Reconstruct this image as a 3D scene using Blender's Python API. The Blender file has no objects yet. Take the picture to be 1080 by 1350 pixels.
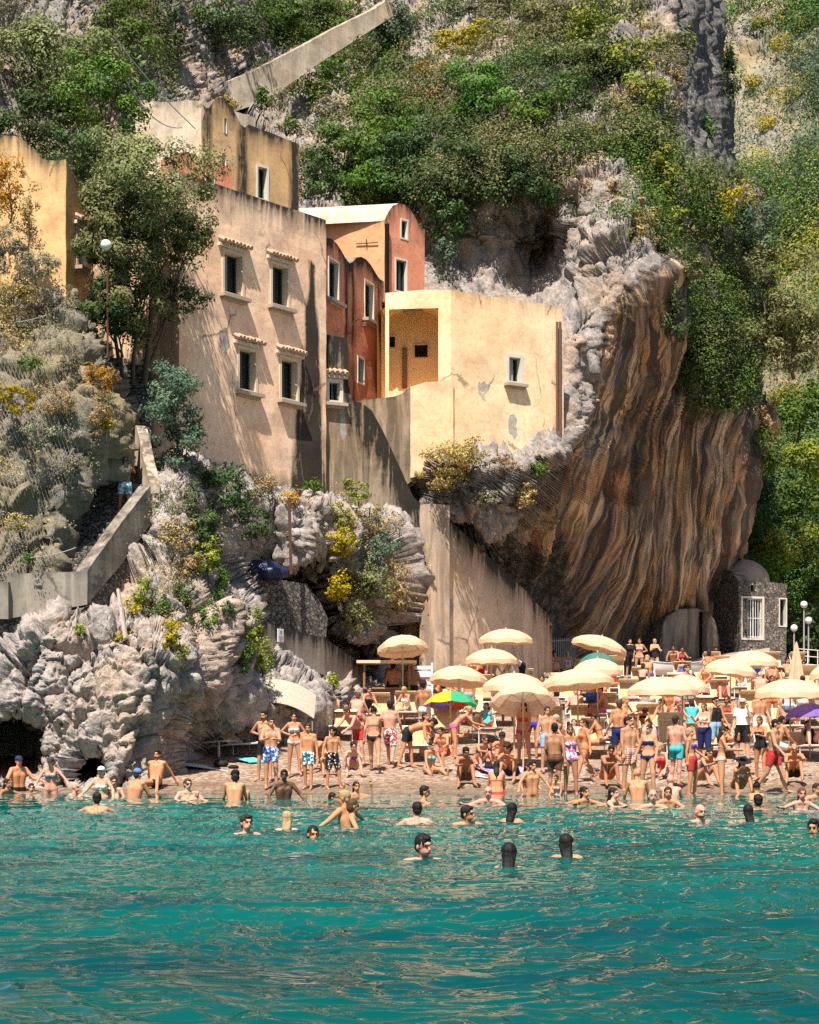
import bpy, bmesh, math, random
import numpy as np
from mathutils import Vector, Matrix, noise as mnoise
from mathutils.geometry import delaunay_2d_cdt
R = math.radians
random.seed(7)
rng = np.random.default_rng(7)
SC = bpy.context.scene
COL = SC.collection

# ------------------------------------------------------------------ camera, sky, sun, exposure
FPX, HZ, CAMH = 2310.0, 968.0, 1.4          # focal length and horizon in photo pixels, eye height in metres
cam = bpy.data.cameras.new('camera'); camo = bpy.data.objects.new('camera', cam); COL.objects.link(camo)
camo.location = (0, 0, CAMH); camo.rotation_euler = (R(90), 0, 0)
cam.sensor_fit = 'VERTICAL'; cam.sensor_height = 36; cam.sensor_width = 36
cam.lens = FPX * 36 / 1350; cam.shift_y = (HZ - 675) / 1350
cam.clip_start = 0.2; cam.clip_end = 2000
SC.camera = camo
SUN = Vector((-0.13, -0.47, 0.87)).normalized()
world = bpy.data.worlds.new("World"); SC.world = world; world.use_nodes = True
_n = world.node_tree.nodes; _sky = _n.new('ShaderNodeTexSky'); _sky.sky_type = 'NISHITA'; _sky.sun_disc = False
_sky.sun_elevation = math.asin(SUN.z); _sky.sun_rotation = math.atan2(SUN.x, SUN.y)
_sky.air_density = 1.0; _sky.dust_density = 1.5
world.node_tree.links.new(_sky.outputs[0], _n['Background'].inputs[0]); _n['Background'].inputs[1].default_value = 0.06
sl = bpy.data.lights.new('sun', 'SUN'); sl.energy = 5.0; sl.angle = R(0.5); sl.color = (1.0, 0.93, 0.82)
so = bpy.data.objects.new('sun', sl); COL.objects.link(so); so.rotation_euler = SUN.to_track_quat('Z', 'Y').to_euler()
SC.view_settings.view_transform = 'Standard'; SC.view_settings.look = 'None'
SC.view_settings.exposure = 0.90; SC.view_settings.gamma = 1.0
SC.cycles.max_bounces = 6; SC.cycles.diffuse_bounces = 4; SC.cycles.glossy_bounces = 3
SC.cycles.transmission_bounces = 3; SC.cycles.transparent_max_bounces = 6
SC.cycles.caustics_reflective = False; SC.cycles.caustics_refractive = False
SC.cycles.use_adaptive_sampling = True; SC.cycles.adaptive_threshold = 0.01
SC.cycles.sample_clamp_indirect = 4.0; SC.cycles.use_denoising = False; SC.cycles.denoiser = 'OPENIMAGEDENOISE'

# ------------------------------------------------------------------ numpy helpers
def P(px, py, D): return np.array([(px - 540) * D / FPX, D, CAMH + (HZ - py) * D / FPX])
_tab = np.random.default_rng(3).uniform(-1, 1, 65536)
def _h(ix, iy, iz, s=0):
    return _tab[((ix * 73856093) ^ (iy * 19349663) ^ (iz * 83492791) ^ (s * 2654435)) & 65535]
def vnoise(p, s=0):
    p = np.asarray(p, float); i = np.floor(p).astype(np.int64); f = p - i; u = f * f * f * (f * (f * 6 - 15) + 10)
    x, y, z = i[:, 0], i[:, 1], i[:, 2]; a, b, c = u[:, 0], u[:, 1], u[:, 2]
    def L(q, w, t): return q + (w - q) * t
    return L(L(L(_h(x, y, z, s), _h(x+1, y, z, s), a), L(_h(x, y+1, z, s), _h(x+1, y+1, z, s), a), b),
             L(L(_h(x, y, z+1, s), _h(x+1, y, z+1, s), a), L(_h(x, y+1, z+1, s), _h(x+1, y+1, z+1, s), a), b), c)
def fbm(p, o=4, s=0, ridged=False):
    p = np.asarray(p, float); r = 0; a = 1.0; t = 0
    for k in range(o):
        n = vnoise(p * (2.03 ** k) + k * 17.3, s + k)
        r = r + a * ((1 - 2 * np.abs(n)) if ridged else n); t += a; a *= 0.5
    return r / t
def worley(p, s=0):
    p = np.asarray(p, float); i = np.floor(p).astype(np.int64)
    f1 = np.full(len(p), 9.0); f2 = np.full(len(p), 9.0); cid = np.zeros(len(p))
    for dx in (-1, 0, 1):
        for dy in (-1, 0, 1):
            for dz in (-1, 0, 1):
                c = i + np.array([dx, dy, dz]); x, y, z = c[:, 0], c[:, 1], c[:, 2]
                q = c + 0.5 + 0.48 * np.stack([_h(x, y, z, s+1), _h(x, y, z, s+2), _h(x, y, z, s+3)], 1)
                d = np.sqrt(((q - p) ** 2).sum(1)); near = d < f1
                f2 = np.where(near, f1, np.minimum(f2, d)); cid = np.where(near, _h(x, y, z, s+5), cid); f1 = np.where(near, d, f1)
    return f1, f2, cid
def facets(p, s=0):
    # tilted random facets, one per cell: broken rock faces
    p = np.asarray(p, float); i = np.floor(p).astype(np.int64); f1 = np.full(len(p), 9.0); f2 = np.full(len(p), 9.0); h = np.zeros(len(p))
    for dx in (-1, 0, 1):
        for dy in (-1, 0, 1):
            for dz in (-1, 0, 1):
                c = i + np.array([dx, dy, dz]); x, y, z = c[:, 0], c[:, 1], c[:, 2]
                q = p - (c + 0.5 + 0.48 * np.stack([_h(x, y, z, s+1), _h(x, y, z, s+2), _h(x, y, z, s+3)], 1))
                d = np.sqrt((q ** 2).sum(1)); near = d < f1
                v = q[:, 0] * _h(x, y, z, s+6) + q[:, 1] * _h(x, y, z, s+7) + q[:, 2] * _h(x, y, z, s+8) + .35 * _h(x, y, z, s+5)
                f2 = np.where(near, f1, np.minimum(f2, d)); h = np.where(near, v, h); f1 = np.where(near, d, f1)
    return h, f2 - f1
def sstep(a, b, x):
    t = np.clip((np.asarray(x, float) - a) / (b - a), 0, 1); return t * t * (3 - 2 * t)
def pl(x, pts):
    pts = sorted(pts); return np.interp(x, [q[0] for q in pts], [q[1] for q in pts])
class TPS:
    def __init__(s, ctrl, lam=0.0):
        c = np.array(ctrl, float); s.xy = c[:, :2] / 500.0; n = len(c)
        K = s.k(s.xy[:, None] - s.xy[None]) + lam * np.eye(n); Q = np.hstack([np.ones((n, 1)), s.xy])
        A = np.block([[K, Q], [Q.T, np.zeros((3, 3))]]); s.w = np.linalg.solve(A, np.concatenate([c[:, 2], np.zeros(3)]))
    def k(s, d):
        r2 = (d ** 2).sum(-1); return 0.5 * r2 * np.log(r2 + 1e-12)
    def __call__(s, px, py):
        q = np.stack([np.ravel(px), np.ravel(py)], 1) / 500.0; out = np.empty(len(q)); n = len(s.xy)
        for a in range(0, len(q), 20000):
            b = q[a:a+20000]; out[a:a+20000] = s.k(b[:, None] - s.xy[None]) @ s.w[:n] + s.w[n] + b @ s.w[n+1:]
        return out.reshape(np.shape(px))

# ------------------------------------------------------------------ object helpers
def mk(name, verts, faces, mat=None, parent=None, smooth=False, loc=None, attrs=None, color=None):
    me = bpy.data.meshes.new(name); v = np.asarray(verts, float).reshape(-1, 3)
    if isinstance(faces, np.ndarray):
        n, k = faces.shape
        me.vertices.add(len(v)); me.vertices.foreach_set('co', v.ravel().astype(np.float32))
        me.loops.add(n * k); me.loops.foreach_set('vertex_index', faces.ravel().astype(np.int32))
        me.polygons.add(n); me.polygons.foreach_set('loop_start', np.arange(0, n * k, k, dtype=np.int32))
        me.update(calc_edges=True)
    else:
        me.from_pydata([tuple(q) for q in v], [], [tuple(int(i) for i in f) for f in faces]); me.update()
    if smooth: me.polygons.foreach_set('use_smooth', np.ones(len(me.polygons), bool))
    for k, a in (attrs or {}).items():
        a = np.asarray(a, np.float32)
        if a.ndim == 1: me.attributes.new(k, 'FLOAT', 'POINT').data.foreach_set('value', a)
        else: me.attributes.new(k, 'FLOAT_VECTOR', 'POINT').data.foreach_set('vector', a.ravel())
    if mat: me.materials.append(mat)
    o = bpy.data.objects.new(name, me); COL.objects.link(o)
    if parent: o.parent = parent
    if loc is not None: o.location = loc
    if color: o.color = (*color, 1)
    return o
def tag(o, label=None, cat=None, group=None, kind=None):
    if label: o['label'] = label
    if cat: o['category'] = cat
    if group: o['group'] = group
    if kind: o['kind'] = kind
    return o
def empty(name, loc, label, cat, group=None, rz=0.0):
    o = bpy.data.objects.new(name, None); COL.objects.link(o); o.location = loc; o.rotation_euler = (0, 0, rz)
    o.empty_display_size = 0.2
    return tag(o, label, cat, group)
def copy_tree(o, parent=None):
    c = o.copy(); COL.objects.link(c); c.parent = parent
    for ch in list(o.children): copy_tree(ch, c)
    return c
class MB:
    """collects simple solids into one mesh"""
    def __init__(s): s.v = []; s.f = []; s.a = []
    def add(s, v, f):
        n = len(s.v); s.v += [tuple(q) for q in v]; s.f += [tuple(i + n for i in q) for q in f]; return s
    def box(s, c, d, rot=None, taper=1.0, bev=0.0):
        x, y, z = (q / 2 for q in d); b = min(bev, x * .9, y * .9, z * .9)
        if b > 0:
            vs = []
            for sz in (-1, 1):
                for (ix, iy, iz) in ((0, b, b), (b, 0, b), (b, b, 0)): pass
            bm = bmesh.new(); bmesh.ops.create_cube(bm, size=1.0)
            for q in bm.verts: q.co = Vector((q.co.x * d[0], q.co.y * d[1], q.co.z * d[2]))
            bmesh.ops.bevel(bm, geom=bm.edges[:], offset=b, segments=2, affect='EDGES', profile=0.5)
            bm.verts.ensure_lookup_table(); vs = [q.co.copy() for q in bm.verts]; fs = [[q.index for q in f.verts] for f in bm.faces]; bm.free()
        else:
            vs = [Vector((a * x, e * y, g * z)) for g in (-1, 1) for e in (-1, 1) for a in (-1, 1)]
            fs = [(0, 2, 3, 1), (4, 5, 7, 6), (0, 1, 5, 4), (2, 6, 7, 3), (0, 4, 6, 2), (1, 3, 7, 5)]
        if taper != 1.0: vs = [Vector((q.x * taper, q.y * taper, q.z)) if q.z > 0 else q for q in vs]
        if rot is not None: vs = [rot @ q for q in vs]
        return s.add([q + Vector(c) for q in vs], fs)
    def tube(s, pts, rad, n=8, caps=True):
        pts = [Vector(p) for p in pts]; m = len(pts); rad = [rad] * m if np.isscalar(rad) else rad
        t0 = (pts[1] - pts[0]).normalized(); ref = Vector((0, 0, 1)) if abs(t0.z) < .9 else Vector((1, 0, 0))
        vs = []; fs = []; u = t0.cross(ref).normalized()
        for i in range(m):
            t = (pts[min(i+1, m-1)] - pts[max(i-1, 0)]).normalized(); u = (u - t * u.dot(t)).normalized(); w = t.cross(u)
            for k in range(n):
                a = 2 * math.pi * k / n; vs.append(pts[i] + (u * math.cos(a) + w * math.sin(a)) * rad[i])
        for i in range(m - 1):
            for k in range(n): fs.append((i*n+k, i*n+(k+1) % n, (i+1)*n+(k+1) % n, (i+1)*n+k))
        if caps: fs.append(tuple(range(n))[::-1]); fs.append(tuple(range((m-1)*n, m*n)))
        return s.add(vs, fs)
    def lathe(s, prof, n=16, c=(0, 0, 0), caps=True):
        vs = []; fs = []; m = len(prof)
        for (r, z) in prof:
            for k in range(n):
                a = 2 * math.pi * k / n; vs.append(Vector((c[0] + r * math.cos(a), c[1] + r * math.sin(a), c[2] + z)))
        for i in range(m - 1):
            for k in range(n): fs.append((i*n+k, i*n+(k+1) % n, (i+1)*n+(k+1) % n, (i+1)*n+k))
        if caps: fs.append(tuple(range(n))[::-1]); fs.append(tuple(range((m-1)*n, m*n)))
        return s.add(vs, fs)
    def ell(s, c, r, n=12, m=8, rot=None, nz=0.0, seed=0):
        vs = []; fs = []
        for i in range(m + 1):
            th = math.pi * i / m
            for k in range(n):
                a = 2 * math.pi * k / n; d = Vector((math.sin(th) * math.cos(a), math.sin(th) * math.sin(a), math.cos(th)))
                q = 1 + (nz * mnoise.noise(d * 2.3 + Vector((seed, 0, 0))) if nz else 0); v = Vector((d.x * r[0], d.y * r[1], d.z * r[2])) * q
                if rot is not None: v = rot @ v
                vs.append(v + Vector(c))
        for i in range(m):
            for k in range(n): fs.append((i*n+k, (i+1)*n+k, (i+1)*n+(k+1) % n, i*n+(k+1) % n))
        return s.add(vs, fs)
    def quad(s, a, b, c, d): return s.add([a, b, c, d], [(0, 1, 2, 3)])
    def build(s, name, mat=None, parent=None, smooth=False, color=None, loc=None):
        return mk(name, s.v, s.f, mat, parent, smooth, color=color, loc=loc)

# ------------------------------------------------------------------ material helpers
class MT:
    def __init__(s, name, rough=0.85, spec=0.3):
        s.m = bpy.data.materials.new(name); s.m.use_nodes = True; s.t = s.m.node_tree; s.N = s.t.nodes
        s.b = s.N['Principled BSDF']; s.b.inputs['Roughness'].default_value = rough
        s.b.inputs['Specular IOR Level'].default_value = spec
    def n(s, typ, ins=None, **kw):
        q = s.N.new('ShaderNode' + typ)
        for k, v in kw.items(): setattr(q, k, v)
        for k, v in (ins or {}).items(): s.set(q.inputs[k], v)
        return q
    def set(s, sock, v):
        if isinstance(v, bpy.types.NodeSocket): s.t.links.new(v, sock)
        elif isinstance(v, bpy.types.Node): s.t.links.new(v.outputs[0], sock)
        else:
            if isinstance(v, tuple) and len(v) == 3 and sock.type == 'RGBA': v = (*v, 1)
            sock.default_value = v
    def geo(s): return s.n('NewGeometry').outputs['Position']
    def obj(s): return s.n('TexCoord').outputs['Object']
    def attr(s, name, out='Fac'): return s.n('Attribute', attribute_name=name).outputs[out]
    def map(s, vec, sc=(1, 1, 1), rot=(0, 0, 0), loc=(0, 0, 0)):
        return s.n('Mapping', {'Vector': vec, 'Scale': sc, 'Rotation': rot, 'Location': loc}).outputs[0]
    def noise(s, vec, scale, det=4, rough=0.6, dist=0.0, out='Fac'):
        return s.n('TexNoise', {'Vector': vec, 'Scale': scale, 'Detail': det, 'Roughness': rough, 'Distortion': dist}).outputs[out]
    def vor(s, vec, scale, feature='F1', out='Distance', rnd=1.0):
        return s.n('TexVoronoi', {'Vector': vec, 'Scale': scale, 'Randomness': rnd}, feature=feature).outputs[out]
    def ramp(s, fac, stops, interp='LINEAR'):
        q = s.n('ValToRGB', {'Fac': fac}); e = q.color_ramp.elements; q.color_ramp.interpolation = interp
        while len(e) < len(stops): e.new(0.5)
        for a, (p, c) in zip(e, stops):
            a.position = p; a.color = (*(c if isinstance(c, tuple) else (c, c, c)), 1)
        return q.outputs[0]
    def mix(s, f, a, b, mode='MIX'):
        q = s.n('Mix', data_type='RGBA', blend_type=mode); q.clamp_factor = True
        s.set(q.inputs[0], f); s.set(q.inputs[6], a); s.set(q.inputs[7], b); return q.outputs[2]
    def math(s, op, a, b=None, clamp=False):
        q = s.n('Math', operation=op, use_clamp=clamp); s.set(q.inputs[0], a)
        if b is not None: s.set(q.inputs[1], b)
        return q.outputs[0]
    def bump(s, h, strength=0.5, dist=0.05, normal=None):
        q = s.n('Bump', {'Height': h, 'Strength': strength, 'Distance': dist})
        if normal is not None: s.set(q.inputs['Normal'], normal)
        return q.outputs[0]
    def out(s, color=None, normal=None, **kw):
        if color is not None: s.set(s.b.inputs['Base Color'], color)
        if normal is not None: s.set(s.b.inputs['Normal'], normal)
        for k, v in kw.items(): s.set(s.b.inputs[k.replace('_', ' ')], v)
        return s.m
def plain(name, col, rough=0.6, spec=0.4, var=0.12, scale=6.0, metallic=0.0):
    m = MT(name, rough, spec); p = m.obj(); n = m.noise(p, scale, 5, 0.65)
    c = m.mix(n, tuple(q * (1 - var) for q in col), tuple(min(1, q * (1 + var)) for q in col))
    return m.out(c, m.bump(n, 0.15, 0.01), Metallic=metallic)

def mat_rock(name='limestone', striped=False, warm=0.0, lite=0.0, dim=0.0):
    m = MT(name, 0.92, 0.2); p = m.geo()
    n1 = m.noise(p, 0.35, 6, 0.6, 0.4); n2 = m.noise(p, 2.2, 8, 0.68, 0.3); n3 = m.noise(p, 9.0, 6, 0.7)
    st = m.noise(m.map(p, (1.6, 1.6, 0.22)), 1.3, 7, 0.65, 0.5)
    c = m.ramp(n2, [(0.25, (0.12, 0.105, 0.10)), (0.42, (0.28, 0.24, 0.225)), (0.56, (0.39, 0.34, 0.315)), (0.74, (0.48, 0.425, 0.395))])
    c = m.mix(m.ramp(st, [(0.52, 0), (0.66, 0.75)]), c, (0.13, 0.125, 0.125))
    c = m.mix(m.ramp(n1, [(0.48, 0), (0.62, 0.6)]), c, (0.50, 0.335, 0.22))
    c = m.mix(m.ramp(n3, [(0.40, 0.55), (0.52, 0)]), c, (0.12, 0.11, 0.10))
    if lite: c = m.mix(m.ramp(n2, [(.34, 0), (.5, lite)]), c, (.60, .535, .50))
    if dim: c = m.mix(dim, c, (.10, .085, .06))
    if warm: c = m.mix(m.ramp(m.noise(p, .12, 6, .65), [(.40, 0), (.60, warm)]), c, (.30, .23, .10)); c = m.mix(.25, c, (.12, .12, .06))
    cr = m.vor(m.map(m.n('Mix', {0: 0.12, 4: p, 5: m.noise(p, 1.5, 3, 0.6, 0, 'Color')}, data_type='VECTOR').outputs[1], (1, 1, .6)), 3.2, 'DISTANCE_TO_EDGE')
    crk = m.ramp(cr, [(0.0, 0.0), (0.06, 1.0)])
    c = m.mix(m.math('MULTIPLY', m.math('SUBTRACT', 1.0, crk), 0.14), c, (0.10, 0.09, 0.085))
    h = m.math('ADD', m.math('MULTIPLY', n2, 0.9), m.math('MULTIPLY', n3, 0.5)); h = m.math('ADD', h, m.math('MULTIPLY', crk, 0.05))
    if striped:
        fl = m.n('Attribute', attribute_name='flow').outputs['Vector']; sp = m.n('SeparateXYZ', {0: fl})
        f2 = m.map(fl, (2.3, 0.085, 0.0))
        s1 = m.noise(f2, 0.9, 6, 0.62, 0.25); s2 = m.noise(m.map(f2, (1, 1, 1), (0, 0, 0), (31, 7, 0)), 2.2, 6, 0.6, 0.25); s3 = m.noise(m.map(f2, (1, .6, 1)), 5.5, 5, 0.6, 0.3)
        a = m.ramp(s1, [(0.28, (0.08, 0.07, 0.065)), (0.40, (0.26, 0.175, 0.115)), (0.47, (0.66, 0.37, 0.18)), (0.53, (0.30, 0.215, 0.155)), (0.60, (0.78, 0.56, 0.35)), (0.70, (0.26, 0.22, 0.19))])
        a = m.mix(m.ramp(s2, [(0.49, 0), (0.54, 0.9)]), a, (0.055, 0.052, 0.052))
        a = m.mix(m.ramp(s2, [(0.34, 0.85), (0.41, 0)]), a, (0.80, 0.63, 0.45))
        a = m.mix(m.ramp(m.noise(m.geo(), .28, 4, .6), [(.48, 0), (.66, .75)]), a, m.ramp(s3, [(.4, (.07, .07, .072)), (.58, (.30, .285, .27))]))
        a = m.mix(m.ramp(s3, [(0.52, 0), (0.60, 0.8)]), a, (0.16, 0.10, 0.06))
        a = m.mix(m.ramp(n2, [(0.55, 0), (0.75, 0.4)]), a, (0.24, 0.23, 0.22))
        mk_ = m.math('ADD', sp.outputs[2], m.math('MULTIPLY', m.math('SUBTRACT', n2, 0.5), 0.9)); mk_ = m.ramp(mk_, [(0.42, 0), (0.56, 1)])
        c = m.mix(mk_, c, a)
        h = m.math('ADD', h, m.math('MULTIPLY', mk_, m.math('ADD', m.math('MULTIPLY', s1, 1.6), m.math('ADD', m.math('MULTIPLY', s2, 1.6), m.math('MULTIPLY', s3, .8)))))
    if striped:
        da = m.ramp(m.math('ADD', m.attr('dark'), m.math('MULTIPLY', m.math('SUBTRACT', st, .5), 1.1)), [(.42, 0), (.62, .93)])  # near-black streaks for stained rock and painted shade alike
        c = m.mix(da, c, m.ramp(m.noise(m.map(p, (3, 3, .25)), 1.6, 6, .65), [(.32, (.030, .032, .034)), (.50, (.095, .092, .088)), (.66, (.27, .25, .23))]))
    return m.out(c, m.bump(h, 0.8, 0.13))
def mat_plaster(name, col, dirt=(0.10, 0.095, 0.085), bare=(0.42, 0.40, 0.38), patch=0.5, streak=1.0):
    m = MT(name, 0.9, 0.2); p = m.geo()
    n1 = m.noise(p, 0.9, 6, 0.62, 0.3); n2 = m.noise(p, 5, 6, 0.7); n4 = m.noise(p, 0.35, 3, 0.5)
    st = m.noise(m.map(p, (2.6, 2.6, 0.30)), 1.0, 7, 0.66, 0.9); st2 = m.noise(m.map(p, (9, 9, 0.5)), 1.5, 4, 0.6)
    d = tuple(q * 0.70 for q in col); l = tuple(min(.9, q * 1.10) for q in col); w = (col[0] * .98, col[1] * .84, col[2] * .70)
    c = m.ramp(n1, [(0.30, d), (0.48, col), (0.70, l)])
    c = m.mix(m.ramp(n4, [(0.45, 0), (0.65, 0.55)]), c, w)
    c = m.mix(m.ramp(n2, [(0.36, 0.5), (0.5, 0)]), c, tuple(q * 0.55 for q in col))
    c = m.mix(m.ramp(st2, [(0.58, 0), (0.78, 0.30 * streak)]), c, tuple(q * 0.45 for q in col))
    sa = m.attr('stain')
    k = m.math('MULTIPLY', sa, m.ramp(st, [(0.30, 0.15), (0.58, 1.15)]))
    k = m.math('ADD', k, m.math('MULTIPLY', sa, m.math('SUBTRACT', n2, 0.45)), True)
    c = m.mix(m.ramp(k, [(0.10, 0), (0.70, 0.97)]), c, tuple(q * .22 for q in dirt))
    pa = m.math('ADD', m.math('ADD', m.attr('bare'), .16 * patch), m.math('MULTIPLY', m.math('SUBTRACT', n1, 0.5), 1.5))
    pm = m.ramp(pa, [(0.52, 0), (0.56, 1)])
    c = m.mix(m.math('MULTIPLY', pm, 0.85), c, m.ramp(n2, [(0.35, tuple(q * .55 for q in bare)), (0.65, bare)]))
    wp = m.n('Mix', {0: 0.35, 4: p, 5: m.noise(p, 1.4, 5, .65, 0, 'Color')}, data_type='VECTOR').outputs[1]; ck = m.vor(m.map(wp, (1, 1, .55)), 0.55, 'DISTANCE_TO_EDGE')
    ck = m.math('MULTIPLY', m.ramp(ck, [(0.004, 1), (0.012, 0)]), m.ramp(m.noise(p, .8, 2, .5, 0, 'Fac'), [(.50, 0), (.60, .75)])); c = m.mix(ck, c, tuple(q * .22 for q in col))
    h = m.math('ADD', m.math('MULTIPLY', n2, 0.5), m.math('MULTIPLY', pm, -0.4))
    return m.out(c, m.bump(h, 0.6, 0.03))
def mat_rubble(name, cols, scale=3.0, mortar=(0.10, 0.09, 0.08)):
    m = MT(name, 0.93, 0.2); p = m.n('Mix', {0: 0.06, 4: m.geo(), 5: m.noise(m.geo(), 2.5, 3, .6, 0, 'Color')}, data_type='VECTOR').outputs[1]
    q = m.map(p, (1, 1, 1.35)); e = m.vor(q, scale, 'DISTANCE_TO_EDGE'); cid = m.vor(q, scale, 'F1', 'Color')
    n = m.noise(m.geo(), 7, 6, .7); f = m.n('SeparateColor', {0: cid}).outputs[0]
    c = m.ramp(f, [(0.1, cols[0]), (0.5, cols[1]), (0.9, cols[2])]); c = m.mix(m.ramp(n, [(.35, .6), (.55, 0)]), c, tuple(k * .4 for k in cols[0]))
    j = m.ramp(e, [(0.0, 0), (0.085, 1)]); c = m.mix(j, mortar, c)
    return m.out(c, m.bump(m.math('ADD', m.math('MULTIPLY', j, 0.8), m.math('MULTIPLY', n, .35)), 1.0, 0.12))
def mat_leaf(name, dark, mid, light, trans=0.22):
    m = MT(name, 0.6, 0.25); a = m.attr('leafvar'); r = m.n('ObjectInfo').outputs['Random']
    c = m.ramp(a, [(0.0, dark), (0.5, mid), (1.0, light)])
    c = m.mix(m.ramp(m.noise(m.geo(), 0.8, 3, .6), [(.42, 0), (.62, .5)]), c, light)
    c = m.n('HueSaturation', {'Saturation': 1.18, 'Hue': m.math('ADD', m.math('MULTIPLY', r, 0.04), 0.49), 'Value': m.math('ADD', m.math('MULTIPLY', r, 0.4), 0.72), 'Color': c}).outputs[0]
    m.out(c); tr = m.n('BsdfTranslucent', {'Color': c}); mx = m.n('MixShader', {0: trans, 1: m.b.outputs[0], 2: tr.outputs[0]})
    m.t.links.new(mx.outputs[0], m.N['Material Output'].inputs[0]); return m.m
def mat_objcol(name, rough=0.8, spec=0.25, kind='plain'):
    m = MT(name, rough, spec); oc = m.n('ObjectInfo').outputs['Color']; p = m.obj()
    n = m.noise(p, 14, 4, .6); c = m.mix(m.ramp(n, [(.3, .25), (.6, 0)]), oc, (0.03, 0.03, 0.03))
    if kind == 'skin':
        f = m.attr('feat', 'Vector'); c = m.mix(m.ramp(m.noise(p, 5, 4, .6), [(.4, 0), (.7, .25)]), oc, (0.55, 0.22, 0.13)); c = m.mix(1.0, c, f, 'MULTIPLY')
        return m.out(c, None, Roughness=0.5)
    if kind == 'floral': c = m.mix(m.ramp(m.noise(p, 16, 3, .5), [(.50, 0), (.54, 1)]), oc, (0.75, 0.78, 0.8))
    if kind == 'dots': c = m.mix(m.ramp(m.vor(p, 17), [(.26, 1), (.32, 0)]), oc, (0.78, 0.75, 0.68))
    if kind == 'stripe': c = m.mix(m.ramp(m.n('TexWave', {'Vector': p, 'Scale': 7.0, 'Distortion': .4}), [(.45, 0), (.52, 1)]), oc, (0.75, 0.72, 0.70))
    if kind == 'plaid':
        w1 = m.n('TexWave', {'Vector': p, 'Scale': 6.0}); w2 = m.n('TexWave', {'Vector': p, 'Scale': 6.0}, bands_direction='Z')
        c = m.mix(m.ramp(m.math('ADD', w1, w2), [(.9, 0), (1.0, 1)]), oc, (0.7, 0.6, 0.55))
    return m.out(c, m.bump(n, .3, .01))
# ------------------------------------------------------------------ materials
M = dict(
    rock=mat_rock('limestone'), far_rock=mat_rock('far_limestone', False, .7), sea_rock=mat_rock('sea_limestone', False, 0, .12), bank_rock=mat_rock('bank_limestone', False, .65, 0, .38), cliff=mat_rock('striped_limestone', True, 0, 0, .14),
    plaster_tan=mat_plaster('tan_plaster', (0.93, 0.63, 0.445)), plaster_ochre=mat_plaster('ochre_plaster', (0.76, 0.48, 0.235)),
    plaster_gold=mat_plaster('weathered_gold_plaster', (0.56, 0.365, 0.19), streak=1.6), plaster_pale=mat_plaster('pale_plaster', (0.74, 0.61, 0.47)),
    plaster_yellow=mat_plaster('yellow_plaster', (0.89, 0.62, 0.39), streak=.6), plaster_red=mat_plaster('terracotta_plaster', (0.66, 0.27, 0.165), dirt=(.06, .05, .045), streak=1.6),
    plaster_orange=mat_plaster('orange_plaster', (0.72, 0.37, 0.20)), plaster_grey=mat_plaster('weathered_grey_plaster', (0.44, 0.335, 0.235), streak=1.8, dirt=(.075, .07, .062)),
    plaster_beige=mat_plaster('beige_plaster', (0.62, 0.47, 0.35), streak=1.2), concrete=mat_plaster('concrete', (0.36, 0.31, 0.26), streak=1.6, dirt=(.11, .10, .09)),
    room=plain('apricot_limewash', (0.92, 0.64, 0.33), .9, .2, .06, 1.2), plaster_room=mat_plaster('apricot_plaster', (0.88, 0.58, 0.30), streak=.5),
    roof=mat_plaster('roof_render', (0.40, 0.32, 0.26), streak=1.2), rubble=mat_rubble('rubble_stone', ((.14, .12, .105), (.23, .20, .175), (.31, .265, .23)), 6.0, (.085, .075, .065)),
    rubble_dark=mat_rubble('dark_rubble_stone', ((.12, .11, .10), (.19, .17, .155), (.26, .23, .205)), 6.5, (.06, .055, .05)),
    trim=plain('tan_trim', (0.66, 0.53, 0.40), .9, .2, .15, 4), stucco_white=plain('white_stucco', (0.60, 0.55, 0.48), .9, .2, .15, 4), sill=plain('worn_sill_stone', (0.40, 0.32, 0.25), .9, .2, .3, 7), tile=plain('roof_tile', (0.45, 0.30, 0.21), .9, .2, .35, 8),
    pane=plain('dark_glass', (0.012, 0.016, 0.018), .12, .5, .3), frame_green=plain('green_window_paint', (0.05, 0.075, 0.065), .5, .4, .2), shutter=plain('grey_shutter_paint', (0.30, 0.29, 0.27), .7, .3, .2),
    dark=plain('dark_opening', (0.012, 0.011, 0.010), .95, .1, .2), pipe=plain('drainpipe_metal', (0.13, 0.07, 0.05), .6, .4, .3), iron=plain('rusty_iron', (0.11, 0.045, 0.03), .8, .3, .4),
    white=plain('white_paint', (0.74, 0.73, 0.71), .45, .4, .06), white_metal=plain('white_metal', (0.70, 0.69, 0.67), .35, .5, .08), grey_metal=plain('grey_metal', (0.32, 0.32, 0.32), .4, .5, .1),
    canvas=plain('beige_canvas', (0.54, 0.36, 0.185), .9, .15, .10, 5), canvas_light=plain('pale_canvas', (0.66, 0.52, 0.36), .9, .15, .08, 5), wood=plain('weathered_wood', (0.28, 0.16, 0.09), .8, .25, .35, 5), wood_pole=plain('pole_wood', (0.50, 0.36, 0.22), .7, .3, .2, 9),
    bark=plain('bark', (0.13, 0.105, 0.085), .95, .15, .4, 6), twig=plain('bare_twig', (0.34, 0.29, 0.25), .9, .2, .3, 6), net=plain('wire_net', (0.22, 0.20, 0.18), .5, .4, .2), tarp=plain('navy_tarpaulin', (0.012, 0.022, 0.075), .45, .45, .3, 5),
    skin=mat_objcol('skin', kind='skin'), hair=mat_objcol('hair', .62, .18), cloth=mat_objcol('cloth'), floral=mat_objcol('floral_cloth', kind='floral'), dots=mat_objcol('dotted_cloth', kind='dots'), stripe=mat_objcol('striped_cloth', kind='stripe'), plaid=mat_objcol('plaid_cloth', kind='plaid'),
    paint=mat_objcol('object_paint', .4, .45),
)
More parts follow.
